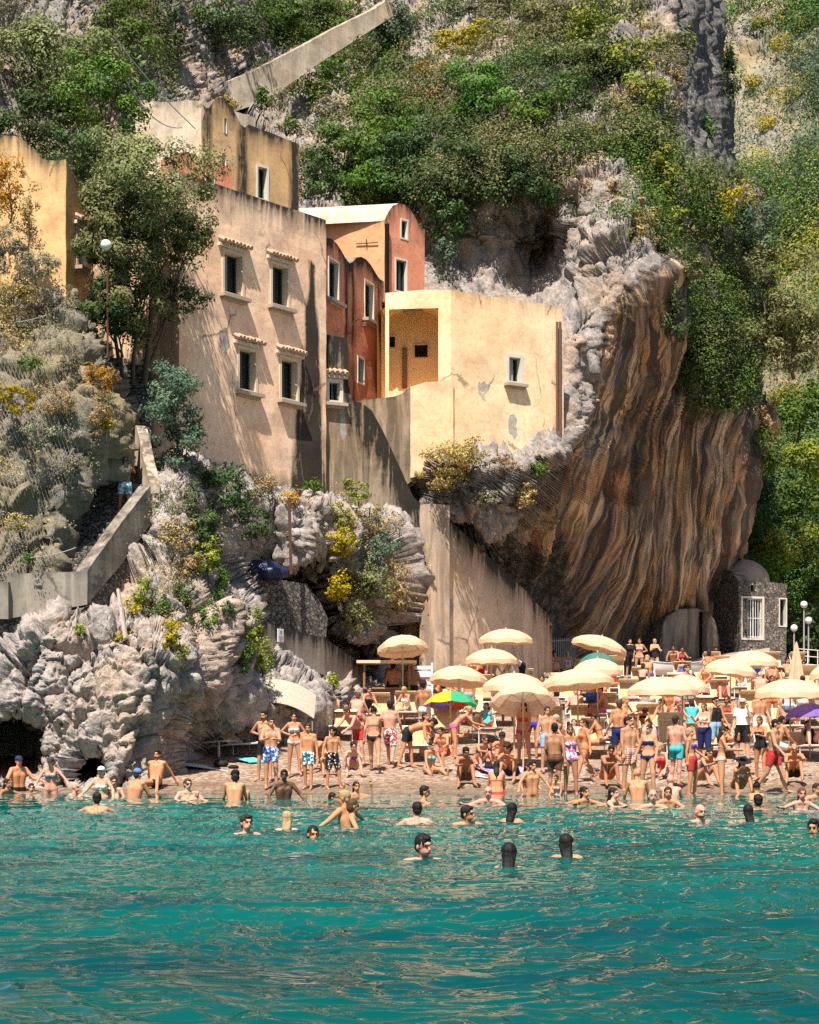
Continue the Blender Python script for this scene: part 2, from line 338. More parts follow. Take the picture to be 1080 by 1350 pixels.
_umb = MT('parasol_canvas', .85, .15); _c = _umb.n('ObjectInfo').outputs['Color']; _umb.out(_umb.mix(_umb.ramp(_umb.noise(_umb.obj(), 3, 5, .6), [(.35, .25), (.6, 0)]), _c, (0.35, 0.25, 0.14)))
_tr = _umb.n('BsdfTranslucent', {'Color': _c}); _mx = _umb.n('MixShader', {0: .35, 1: _umb.b.outputs[0], 2: _tr.outputs[0]}); _umb.t.links.new(_mx.outputs[0], _umb.N['Material Output'].inputs[0]); M['parasol'] = _umb.m
LEAF = dict(
    olive=mat_leaf('olive_leaf', (0.050, 0.058, 0.022), (0.150, 0.160, 0.065), (0.29, 0.28, 0.14)),
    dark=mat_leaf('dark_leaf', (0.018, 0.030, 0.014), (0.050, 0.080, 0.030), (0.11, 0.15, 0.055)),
    green=mat_leaf('green_leaf', (0.026, 0.055, 0.014), (0.075, 0.135, 0.030), (0.17, 0.24, 0.06)),
    blue=mat_leaf('bluish_leaf', (0.030, 0.052, 0.036), (0.085, 0.130, 0.085), (0.18, 0.23, 0.15)),
    lime=mat_leaf('lime_leaf', (0.075, 0.095, 0.018), (0.20, 0.225, 0.048), (0.36, 0.37, 0.10)),
    yellow=mat_leaf('yellow_leaf', (0.14, 0.10, 0.014), (0.32, 0.23, 0.035), (0.50, 0.37, 0.08)),
    dry=mat_leaf('dry_leaf', (0.13, 0.085, 0.04), (0.33, 0.22, 0.11), (0.55, 0.40, 0.24), .2),
    rust=mat_leaf('rust_leaf', (0.15, 0.055, 0.015), (0.40, 0.175, 0.04), (0.60, 0.32, 0.10), .3),
    grey=mat_leaf('grey_leaf', (0.075, 0.070, 0.045), (0.21, 0.195, 0.13), (0.32, 0.29, 0.21), .2),
)

# ------------------------------------------------------------------ terrain
def crag(p, seed=0):
    q = p * np.array([1, 1, .75]); w = np.stack([fbm(p * .9 + 31 * k, 2, seed + 50 + k) for k in range(3)], 1) * .16; d = .40 * fbm(q * .3, 2, seed)
    for sc, a, cr in ((.50, .85, .30), (1.15, .34, .19), (2.6, .115, .085), (5.5, .04, .035)):
        hh, e = facets((q + w) * sc * np.array([1, 1, .8]), seed + int(sc * 20)); d = d + a * hh * .9 - cr * (1 - sstep(0, .10, e))
    pit = vnoise(p * 3.1, seed + 88); d = d - .10 * sstep(.35, .6, pit)
    return d + .05 * fbm(p * 6.0, 3, seed + 7, True)
def rockdisp(p, big=1.0, mid=1.0, fine=1.0, seed=0, zs=0.6):
    q = p * np.array([1, 1, zs]); d = fbm(q * 0.16, 3, seed) * 1.1 * big
    w = np.stack([fbm(p * 0.7 + 31 * k, 2, seed + 50 + k) for k in range(3)], 1) * 0.2
    f1, f2, cid = worley((q + w) * 0.75, seed)
    e = f2 - f1; d += mid * (0.26 * cid - 0.30 * (1 - sstep(0.0, 0.12, e)))
    hh, e2 = facets((q + w) * np.array([.42, .42, .30]), seed + 20); d += mid * (.80 * hh - .34 * (1 - sstep(0, .07, e2)))
    hh, e2 = facets((q + w * .7) * 1.25, seed + 30); d += mid * .40 * hh
    f1, f2, cid = worley((q + w * .6) * np.array([2.1, 2.1, 1.5]), seed + 9)
    d += mid * (0.09 * cid - 0.10 * (1 - sstep(0.0, 0.12, f2 - f1)))
    d += mid * 0.15 * fbm(p * np.array([1.3, 1.3, .6]), 3, seed + 3, True)
    return d + 0.045 * fine * fbm(p * 5.0, 3, seed + 7, True)
def gridmesh(pos):
    m, n = pos.shape[:2]; idx = np.arange(m * n).reshape(m, n)
    return np.stack([idx[:-1, :-1], idx[:-1, 1:], idx[1:, 1:], idx[1:, :-1]], -1).reshape(-1, 4)
def gridnormal(pos):
    du = np.gradient(pos, axis=1); dv = np.gradient(pos, axis=0); n = np.cross(du, dv); n /= np.linalg.norm(n, axis=-1, keepdims=True) + 1e-9
    return np.where((n[..., 1:2] > 0), -n, n)
SURF = {}
def sheet(name, PX, PY, D, mat, disp, label, cat=None, attrs=None, kind=None):
    pos = np.stack([(PX - 540) * D / FPX, D, CAMH + (HZ - PY) * D / FPX], -1)
    n = gridnormal(pos); d = disp(pos.reshape(-1, 3), PX.ravel(), PY.ravel()).reshape(D.shape)
    pos = pos + n * d[..., None]
    o = mk(name, pos.reshape(-1, 3), gridmesh(pos), mat, smooth=True, attrs=attrs)
    tag(o, label, cat, None, kind); SURF[name] = (pos.reshape(-1, 3), PX.ravel(), PY.ravel()); return o
STEP = 2.3
def noedge(a, b, x): return sstep(a, b, x)

# main cliff: steep limestone wall with an overhanging striped belly on the right
cliff_c = [(-80,-60,66),(0,0,66),(100,0,70),(200,0,80),(300,0,92),(400,0,104),(500,0,108),(600,0,102),(700,0,97),(800,0,92),(875,0,86),(910,0,94),(945,0,106),(880,60,84.5),(915,60,92),(955,60,104),
 (-80,200,60),(0,150,61),(100,150,63),(180,100,74),(250,100,82),(330,120,90),(420,110,94),(520,120,90),(620,120,86),(720,120,84),(820,120,83),(885,120,82),(920,130,89),(958,120,101),(898,190,81),(930,190,88),(964,190,99),
 (-80,400,58),(60,300,59),(150,300,60),(220,300,66),(300,250,74),(400,220,82),(500,250,78.5),(600,255,75.5),(700,255,75.0),(780,230,75.5),(850,230,77),(915,240,80.5),(967,240,94),
 (100,450,60),(200,450,62),(300,420,66),(400,380,70),(500,350,78),(575,350,77.5),(645,335,76.2),(645,385,75.0),(600,320,77.5),(700,350,78.5),(735,320,78.5),(770,340,74.0),(800,330,72.8),(850,340,72),(885,350,76),(930,350,82),(1000,350,92),
 (600,450,74),(700,450,72),(755,450,69.0),(800,450,72.5),(850,450,74.5),(900,450,79),(950,450,82),(1000,450,88),
 (545,470,71.5),(620,480,71.5),(520,420,72),(550,555,68),(650,570,66.6),(745,540,67.5),(800,560,74.5),(850,560,77),(900,560,79),(950,560,80),(990,560,84),
 (530,600,64.2),(548,606,63.2),(590,604,61.9),(552,640,63.4),(575,640,62.6),(612,645,62.1),(650,604,62.6),(700,602,63.5),(742,600,64.6),(650,650,62.9),(650,680,63.6),(600,675,62.6),(700,640,64.3),(695,675,66.6),(765,640,72),(800,650,77),(880,650,80),(940,650,81),(980,650,84),
 (600,705,64.0),(560,700,63.6),(645,715,66.2),(700,730,74),(760,740,77.5),(850,750,80.3),(920,750,82.6),(965,740,87),
 (600,800,75),(700,820,78.5),(800,850,81.5),(870,850,84.2),(940,830,87),(500,800,74),(700,900,80),(850,900,85)]
cy = np.arange(-70, 906, STEP); ct = np.linspace(0, 1, int(1080 / STEP))
xr = pl(cy, [(-70,945),(0,948),(100,960),(200,966),(240,968),(300,1000),(400,1010),(520,1003),(600,993),(650,985),(700,974),(740,962),(790,945),(850,945),(905,945)])
xl = pl(cy, [(-70,-90),(520,-90),(600,200),(660,470),(905,500)])
xr = xr + 5 * fbm(np.stack([cy * .02, cy * 0, cy * 0], 1), 4, 5)
PX = xl[:, None] + ct[None] * (xr - xl)[:, None]; PY = np.repeat(cy[:, None], len(ct), 1)
D = TPS(cliff_c, 1e-4)(PX, PY); e = np.clip((PX - (xr[:, None] - 26)) / 26, 0, 1); D = D + 9 * (1 - np.sqrt(np.maximum(1 - e * e, 0)))
kx = lambda x: np.interp(x, [640, 720, 790, 850, 900, 960, 1000], [.40, .42, .28, .12, .12, .24, .28])
U = PX + kx(PX) * (PY - 600); V = PY
pxm = pl(PX.ravel(), [(600, 0), (690, 0.0)]).reshape(PX.shape)
lim_l = np.interp(PY, [300, 345, 400, 500, 600, 660, 720, 760, 905], [905, 850, 800, 770, 748, 705, 660, 640, 600])   # left limit of the striped belly
mask = sstep(-16, 26, PX - lim_l) * sstep(325, 350, PY) * (1 - .85 * sstep(0, 30, PX - np.interp(PY, [300, 340, 400, 480, 540, 560, 620], [850, 868, 866, 862, 880, 1010, 1010])) * (1 - sstep(500, 570, PY)))
mask = np.clip(mask + .75 * sstep(895, 915, PX) * (1 - sstep(215, 250, PY)) * 0.0, 0, 1)
dark = np.maximum.reduce([.80 * sstep(-8, 14, PX - np.interp(PY, [-70, 0, 100, 200, 250], [872, 878, 884, 893, 930])) * (1 - sstep(225, 265, PY)), .80 * sstep(858, 872, PX) * sstep(345, 380, PY) * (1 - sstep(500, 580, PY)), .62 * np.exp(-(((PX - 690) / 90) ** 2 + ((PY - 300) / 75) ** 2) * 1.2), .5 * np.exp(-(((PX - 215) / 50) ** 2 + ((PY - 70) / 60) ** 2)), .66 * sstep(672, 712, PY) * (1 - sstep(730, 780, PX)) * sstep(520, 540, PX)]).ravel()  # shade painted into right-facing and overhung rock, together with black water stain
fu = np.stack([U / 30.0 + .28 * fbm(np.stack([U.ravel() * .02, V.ravel() * .006, U.ravel() * 0], 1), 3, 77).reshape(U.shape), V / 30.0, mask], -1)
def dcliff(p, px, py):
    r = rockdisp(p, 1.3, .75, 1.0, 1); mk_ = mask.ravel(); u = fu[..., 0].ravel(); v = fu[..., 1].ravel()
    q = np.stack([u * .75, v * .045, u * 0], 1); s = fbm(q, 4, 21, True) * .9 + .62 * fbm(np.stack([u * 1.9, v * .10, u * 0 + 5], 1), 3, 25, True) + .26 * fbm(np.stack([u * 4, v * .3, u * 0 + 9], 1), 3, 26, True)
    s = s + .55 * fbm(p * .22, 3, 40) + .22 * fbm(p * .9, 3, 41)
    house = sstep(760, 735, px) * sstep(300, 380, py) * sstep(460, 520, px)   # keep the rock behind the houses
    edge = sstep(-8, 14, px - np.interp(py, [-70, 0, 100, 200, 250], [872, 878, 884, 893, 930])) * (1 - sstep(225, 265, py))
    under = sstep(550, 585, px) * (1 - sstep(735, 775, px)) * sstep(575, 600, py) * (1 - sstep(740, 800, py)); r = r * (1 - .65 * edge) + .7 * edge * fbm(np.stack([px / 9., py / 90., px * 0], 1), 4, 33, True) * .8
    r = r * (1 - under) + under * (crag(p, 5) * 1.1 + .1)
    return (r * (1 - mk_) + s * mk_) * (1 - .5 * house * (1 - under))
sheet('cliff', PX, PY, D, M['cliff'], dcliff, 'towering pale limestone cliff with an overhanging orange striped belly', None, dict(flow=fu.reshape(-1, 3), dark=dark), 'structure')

# far mountainside in the gorge, behind the cliff on the right
cy = np.arange(-70, 900, 3.0); cx = np.arange(880, 1240, 3.0); PX, PY = np.meshgrid(cx, cy)
D = TPS([(880,-70,200),(1060,-70,185),(1240,-70,170),(880,250,165),(1000,200,160),(1080,200,150),(1240,200,135),(960,400,140),(1080,400,128),(1240,400,115),(980,600,118),(1080,600,112),(1240,600,104),(960,760,104),(1080,760,100),(1240,760,95),(960,900,98),(1240,900,92)], 1e-4)(PX, PY)
sheet('mountainside', PX, PY, D, M['far_rock'], lambda p, a, b: 1.5 * rockdisp(p * .40, 1.6, .8, .6, 4, .7), 'far side of the gorge', None, None, 'structure')

# low sea cliff under the houses, with a cave at the water
tx = np.arange(-90, 604, STEP); top = pl(tx, [(-90,800),(0,803),(112,800),(150,735),(195,690),(212,612),(250,592),(300,617),(335,632),(400,642),(430,657),(480,668),(545,694),(604,704)])
sv = np.linspace(0, 1, 250); PX = np.repeat(tx[None], 250, 0); PY = top[None] + sv[:, None] * (1064 - top)[None]
sea_c = [(-80,1060,42.5),(0,1050,43),(100,1050,43.3),(200,1040,43.5),(232,1012,46.2),(262,995,50.0),(310,990,51.5),(345,965,50.5),(400,960,52),(480,960,58),(600,960,64),
 (20,935,43.8),(110,960,43.7),
 (-80,900,43.8),(0,880,44.1),(80,860,44.3),(150,860,44.4),(200,880,44.2),(205,975,44.3),(235,950,46.0),(270,955,48.6),(250,900,45.3),(300,920,47.5),(350,905,50.2),(420,905,53.6),(480,910,59),
 (-80,812,45.9),(0,818,45.9),(110,808,46.5),(150,760,47.8),(200,700,49.4),(60,830,44.3),(140,830,44.6),(180,800,46.0),(225,700,47.6),(260,760,48.2),(285,800,48.4),(300,840,48.8),(330,830,50.8),(345,850,53.6),(385,855,56.3),(420,862,57.6),(455,880,59.2),(365,800,57.6),(410,800,59.2),(330,775,56.4),
 (210,640,49.5),(240,620,51.5),(290,630,54.5),(330,640,56.5),(380,640,58),(430,660,59.3),(470,670,61),
 (300,735,54.5),(350,720,57.2),(395,695,56.4),(395,735,57.0),(430,745,58.6),(440,700,59.2),(480,740,60),(500,780,60),(545,740,63.5),(545,800,65.5),(460,820,59.5),(520,830,62.5),(570,840,66),(600,900,68)]
D = TPS(sea_c, 2e-4)(PX, PY); cv = np.minimum(np.hypot((PX - 10) / 66, (PY - 988) / 50), np.hypot((PX - 124) / 34, (PY - 1014) / 27) + .1); cv = cv + .32 * fbm(np.stack([PX.ravel() / 17, PY.ravel() / 17, PX.ravel() * 0], 1), 3, 91).reshape(cv.shape); D = D + 5 * sstep(1.02, .72, cv); D = D + 3.5 * (1 - sstep(0, .06, sv))[:, None]; ln_ = np.interp(PX, [340, 428, 483, 520], [862, 884, 908, 930]); D = D + 3.6 * sstep(322, 345, PX) * (1 - sstep(-12, 14, PX - np.interp(PY, [740, 815, 860], [422, 436, 495]))) * sstep(742, 760, PY + .25 * (PX - 345)) * (1 - sstep(-8, 4, PY - ln_)); l2 = np.interp(PX, [-90, 0, 115, 150, 200], [832, 829, 813, 775, 715]); D = D + 1.7 * (1 - sstep(-10, 4, PY - l2)) * (1 - sstep(196, 215, PX))
def dsea(p, px, py):
    r = crag(p, 2); low = sstep(640, 720, py)
    f = fbm(np.stack([p[:, 0] * 1.1, p[:, 1] * 1.1, p[:, 2] * .28], 1), 4, 60, True) * .42
    sm = sstep(230, 300, px) * sstep(860, 900, py)
    return (r + f * (1 - .5 * sm)) * (.55 + .45 * low) * (1 - .35 * sm) * (1 - .8 * sstep(1.25, .95, cv.ravel())) + .1
sheet('sea_cliff', PX, PY, D, M['sea_rock'], dsea, 'craggy grey sea rock', None, None, 'structure')

# rocky bank above the stairs on the left
cy = np.arange(378, 802, STEP); ct = np.linspace(0, 1, 100)
xr = pl(cy, [(378,124),(450,138),(500,156),(560,157),(620,148),(700,128),(760,112),(802,104)]); xl = -90
PX = xl + ct[None] * (xr - xl)[:, None]; PY = np.repeat(cy[:, None], len(ct), 1)
D = TPS([(-90,800,44.5),(0,800,45.4),(100,800,46.2),(0,700,46),(70,700,46.3),(0,600,47),(90,600,47),(0,500,48.5),(100,500,48.6),(0,400,51),(60,400,51.3),(120,400,52.5),(-90,400,50),(-90,600,46.5)], 1e-4)(PX, PY)
e = np.clip((PX - (xr[:, None] - 50)) / 50, 0, 1); D = D + 4.2 * e ** 1.4 + 2.0 * (1 - sstep(378, 398, PY))
sheet('rocky_bank', PX, PY, D, M['bank_rock'], lambda p, a, b: rockdisp(p, .6, .8, 1.0, 8), 'scrubby bank above the stairs', None, None, 'structure')
bank = SURF['rocky_bank'][0].reshape(PX.shape + (3,))

# pebble beach, rising to the back of the cove
def beach_z(x, y):
    z = .12 * (y - 42); return np.where(y > 74, .12 * 32 + .05 * (y - 74), z)
def beachD(py):
    return 6.44 / (.12 - (HZ - py) / FPX)
bx = np.linspace(-24, 60, 330); by = np.concatenate([np.linspace(34, 50, 150), np.linspace(50.2, 104, 150)]); X, Y = np.meshgrid(bx, by)
q = np.stack([X.ravel(), Y.ravel(), X.ravel() * 0], 1); Z = beach_z(X, Y) + (0.09 * fbm(q * .35, 3, 12) + .035 * fbm(q * 1.9, 4, 13)).reshape(X.shape)
bm_ = MT('pebbles', .9, .25); p = bm_.geo(); v = bm_.vor(p, 11, 'F1', 'Color'); vd = bm_.vor(p, 11); f = bm_.n('SeparateColor', {0: v}).outputs[0]; n_ = bm_.noise(p, 1.1, 5, .65); n5 = bm_.noise(p, 30, 3, .6)
c = bm_.ramp(f, [(.1, (.15, .10, .075)), (.5, (.31, .21, .15)), (.85, (.46, .36, .28))]); c = bm_.mix(bm_.ramp(n_, [(.35, .55), (.6, 0)]), c, (.26, .155, .10)); c = bm_.mix(bm_.ramp(n5, [(.35, .6), (.5, 0)]), c, (.12, .09, .07))
wet = bm_.ramp(bm_.math('ADD', bm_.n('SeparateXYZ', {0: p}).outputs[2], bm_.math('MULTIPLY', bm_.math('SUBTRACT', n_, .5), .5)), [(.10, .55), (.30, 0)])
c = bm_.mix(wet, c, (.11, .07, .042)); bm_.out(c, bm_.bump(bm_.math('ADD', vd, bm_.math('MULTIPLY', n_, .6)), .8, .05))
tag(mk('beach', np.stack([X, Y, Z], -1).reshape(-1, 3), gridmesh(np.stack([X, Y, Z], -1)), bm_.m, smooth=True), 'pebble beach sloping into the water', kind='structure')

# water
rows = np.unique(np.concatenate([CAMH * FPX / np.arange(69, 480, 0.5), [2.5, 1, -8, -30]])); rows = rows[(rows < 49)]
tcol = np.concatenate([-np.geomspace(12, .262, 40), np.linspace(-.258, .258, 760), np.geomspace(.262, 12, 40)]); X = tcol[None] * np.maximum(rows, 5)[:, None]; Y = np.repeat(rows[:, None], len(tcol), 1)
q = np.stack([X.ravel(), Y.ravel(), X.ravel() * 0], 1)
def wav(q):
    w = np.stack([fbm(q * .5 + 9, 2, 70), fbm(q * .5 + 40, 2, 71), q[:, 0] * 0], 1) * .5; q = q + w
    gust = .85 + .5 * sstep(-.25, .35, fbm(q * np.array([.16, .22, 1]) + 3, 2, 88))
    h = .016 * vnoise(q * np.array([.45, .8, 1]), 90) + .012 * vnoise(q * np.array([1.0, 1.5, 1]), 91); fa = np.clip((24 - q[:, 1]) / 12, .12, 1)
    r = .012 * (1 - 2 * np.abs(vnoise(q * np.array([1.5, 2.7, 1]), 92))) + .014 * vnoise(q * np.array([2.7, 4.4, 1]), 94) + .0105 * (1 - 2 * np.abs(vnoise(q * np.array([4.6, 7.2, 1]), 93))) + .0050 * fa * vnoise(q * np.array([8.0, 13, 1]), 95)
    return h * 1.1 + gust * r * 1.22
calm = np.clip(1.15 - (q[:, 1] - 28) / 14, .2, 1)
Z = (wav(q) * calm).reshape(X.shape)
wm = MT('sea_water', .03, .5); p = wm.geo(); sy = wm.n('SeparateXYZ', {0: p})
dep = wm.math('ADD', sy.outputs[1], wm.math('MULTIPLY', wm.math('SUBTRACT', wm.noise(p, .5, 4, .6), .5), 5.0))
c = wm.ramp(wm.n('MapRange', {'Value': dep, 1: 10.0, 2: 43.0}).outputs[0], [(0.0, (.0, .058, .052)), (.45, (.0, .130, .112)), (.80, (.004, .200, .165)), (.93, (.035, .17, .130)), (1.0, (.13, .13, .085))])
c = wm.mix(wm.ramp(wm.noise(wm.map(p, (.35, .8, 1)), .8, 4, .6), [(.42, 0), (.66, .75)]), c, (.0, .032, .042))  # dark wave troughs painted into the body colour by noise
wb = wm.noise(wm.map(p, (1, 1.8, 1)), 7.0, 2, .5, .3)
wm.out(c, None, IOR=1.33)
fm = wm.math('MULTIPLY', wm.n('MapRange', {'Value': wm.math('ADD', sy.outputs[1], wm.math('MULTIPLY', wm.math('SUBTRACT', wm.noise(p, .9, 4, .6), .5), 2.2)), 1: 41.15, 2: 41.5}).outputs[0], wm.ramp(wm.noise(p, 5, 5, .65), [(.46, 0), (.6, .8)]))
c = wm.mix(fm, c, (.62, .60, .56)); wm.set(wm.b.inputs['Base Color'], c)
tb = wm.n('BsdfTransparent', {'Color': (.75, .93, .88)})
sh = wm.n('MapRange', {'Value': dep, 1: 40.3, 2: 43.6, 3: 0.0, 4: .8}).outputs[0]; sh = wm.math('MULTIPLY', sh, wm.math('SUBTRACT', 1.0, fm), True); mx = wm.n('MixShader', {0: sh, 1: wm.b.outputs[0], 2: tb.outputs[0]}); wm.t.links.new(mx.outputs[0], wm.N['Material Output'].inputs[0])
tag(mk('water', np.stack([X, Y, Z], -1).reshape(-1, 3), gridmesh(np.stack([X, Y, Z], -1)), wm.m, smooth=True), 'rippled teal sea water', kind='structure')
# ------------------------------------------------------------------ buildings
class Plane:
    def __init__(s, px0, D0, d=None, px1=None, D1=None):
        s.B = np.array([(px0 - 540) * D0 / FPX, D0])
        if d is None: d = np.array([(px1 - 540) * D1 / FPX, D1]) - s.B
        d = np.array(d, float); s.d = d / np.linalg.norm(d); s.n = np.array([s.d[1], -s.d[0]])
    def uz(s, px, py):
        r = (px - 540) / FPX; u = (r * s.B[1] - s.B[0]) / (s.d[0] - r * s.d[1]); Y = s.B[1] + s.d[1] * u
        return (u, CAMH + (HZ - py) * Y / FPX)
    def pt(s, u, z, off=0.0): return Vector((s.B[0] + s.d[0] * u + s.n[0] * off, s.B[1] + s.d[1] * u + s.n[1] * off, z))
    def rect(s, x0, y0, x1, y1):     # pixel box of an opening -> u0,u1,z0,z1
        a = s.uz(x0, (y0 + y1) / 2)[0]; b = s.uz(x1, (y0 + y1) / 2)[0]; m = (x0 + x1) / 2
        return (a, b, s.uz(m, y1)[1], s.uz(m, y0)[1])
def inside(pt, poly):
    x, y = pt; c = False; j = len(poly) - 1
    for i in range(len(poly)):
        if (poly[i][1] > y) != (poly[j][1] > y) and x < (poly[j][0] - poly[i][0]) * (y - poly[i][1]) / (poly[j][1] - poly[i][1] + 1e-12) + poly[i][0]: c = not c
        j = i
    return c
def facade(pln, outline, holes=(), mat=None, roofmat=None, parent=None, depth=4.0, stain=None, bare=None, name='wall', noback=False, dripl=.55, grid=0.22, drip=1.0, smoothroof=True, rag=.016, roofname='roof', capd=None):
    """front wall with real openings, extruded back by depth; upward edges become the roof"""
    us = [q[0] for q in outline]; zs = [q[1] for q in outline]; pts = []; edges = []
    def loop(l):
        n0 = len(pts); m = 0
        for i, a in enumerate(l):
            b = l[(i + 1) % len(l)]; k = max(1, int(math.hypot(b[0] - a[0], b[1] - a[1]) / grid))
            for j in range(k): pts.append(Vector((a[0] + (b[0] - a[0]) * j / k, a[1] + (b[1] - a[1]) * j / k))); m += 1
        edges.extend((n0 + i, n0 + (i + 1) % m) for i in range(m)); return n0, m
    o0, om = loop(outline); hl = [[(a, c), (b, c), (b, e), (a, e)] for (a, b, c, e) in holes]
    for l in hl: loop(l)
    for u in np.arange(min(us) + grid / 2, max(us), grid):
        for z in np.arange(min(zs) + grid / 2, max(zs), grid):
            if inside((u, z), outline) and not any(a - .03 < u < b + .03 and c - .03 < z < e + .03 for (a, b, c, e) in holes): pts.append(Vector((u, z)))
    vo, _, fo, _, _, _ = delaunay_2d_cdt(pts, edges, [], 1, 1e-5)
    fs = []
    for f in fo:
        c = sum((vo[i] for i in f), Vector((0, 0))) / len(f)
        if inside(c, outline) and not any(a < c.x < b and d_ < c.y < e for (a, b, d_, e) in holes): fs.append(list(f))
    # height of the top edge above each point, for the weather streaks
    tp = sorted([(a, b) if a[0] <= b[0] else (b, a) for a, b in zip(outline, outline[1:] + outline[:1])], key=lambda q: q[0][0])
    def topz(u):
        best = -1e9
        for a, b in tp:
            if a[0] <= u <= b[0] and b[0] - a[0] > 1e-4: best = max(best, a[1] + (b[1] - a[1]) * (u - a[0]) / (b[0] - a[0]))
        return best if best > -1e8 else max(zs)
    V = []; S = []; B = []
    onb = set()
    for i, v in enumerate(vo):
        r = rag * mnoise.noise(Vector((v.x * 1.3, v.y * 1.3, 7 + pln.B[0]))) * 2
        V.append(pln.pt(v.x, v.y, r)); h = topz(v.x) - v.y
        S.append(max(drip * .85 * math.exp(-max(h, 0) / dripl), stain(v.x, v.y) if stain else 0)); B.append(bare(v.x, v.y) if bare else 0.0)
    F = []
    for f in fs:
        a, b, c = (V[i] for i in f[:3]); nn = (b - a).cross(c - a); out = Vector((pln.n[0], pln.n[1], 0))
        F.append(f if nn.dot(out) > 0 else f[::-1])
    # sides
    RV = []; RF = []; cu = sum(us) / len(us); cz = (min(zs) + max(zs)) / 2; key = {}
    bl = [outline[i] for i in range(len(outline))]; fine = [tuple(pts[o0 + i]) for i in range(om)]
    area = sum(a[0] * b[1] - b[0] * a[1] for a, b in zip(fine, fine[1:] + fine[:1]))
    if area < 0: fine = fine[::-1]
    for i in range(om):
        a, b = fine[i], fine[(i + 1) % om]; e = (b[0] - a[0], b[1] - a[1]); nz = -e[0]      # outward normal of a ccw loop is (ez,-eu)
        up = nz > 0.25 * math.hypot(*e); dn = nz < -0.6 * math.hypot(*e); dd = (capd if (capd and up) else depth)
        ra = rag * mnoise.noise(Vector((a[0] * 1.3, a[1] * 1.3, 7 + pln.B[0]))) * 2; rb = rag * mnoise.noise(Vector((b[0] * 1.3, b[1] * 1.3, 7 + pln.B[0]))) * 2
        q = [pln.pt(a[0], a[1], ra), pln.pt(a[0], a[1], -dd), pln.pt(b[0], b[1], -dd), pln.pt(b[0], b[1], rb)]
        if up and roofmat: n0 = len(RV); RV += q; RF.append((n0, n0+1, n0+2, n0+3))
        elif not dn:
            n0 = len(V); V += q; S += [.35] * 4; B += [0] * 4; F.append((n0, n0+1, n0+2, n0+3))
    n0 = len(V)
    if not noback: V += [pln.pt(a[0], a[1], -depth) for a in fine]; S += [0] * om; B += [0] * om; F.append(tuple(range(n0, n0 + om))[::-1])
    w = mk(name, V, F, mat, parent, attrs=dict(stain=S, bare=B))
    r = mk(roofname, RV, RF, roofmat, parent, attrs=dict(stain=[.5] * len(RV), bare=[0] * len(RV))) if RV else None
    if r:
        bm = bmesh.new(); bm.from_mesh(r.data); bmesh.ops.remove_doubles(bm, verts=bm.verts, dist=.004); bm.to_mesh(r.data); bm.free()
        if smoothroof: r.data.polygons.foreach_set('use_smooth', np.ones(len(r.data.polygons), bool))
        at = r.data.attributes
    return w, r
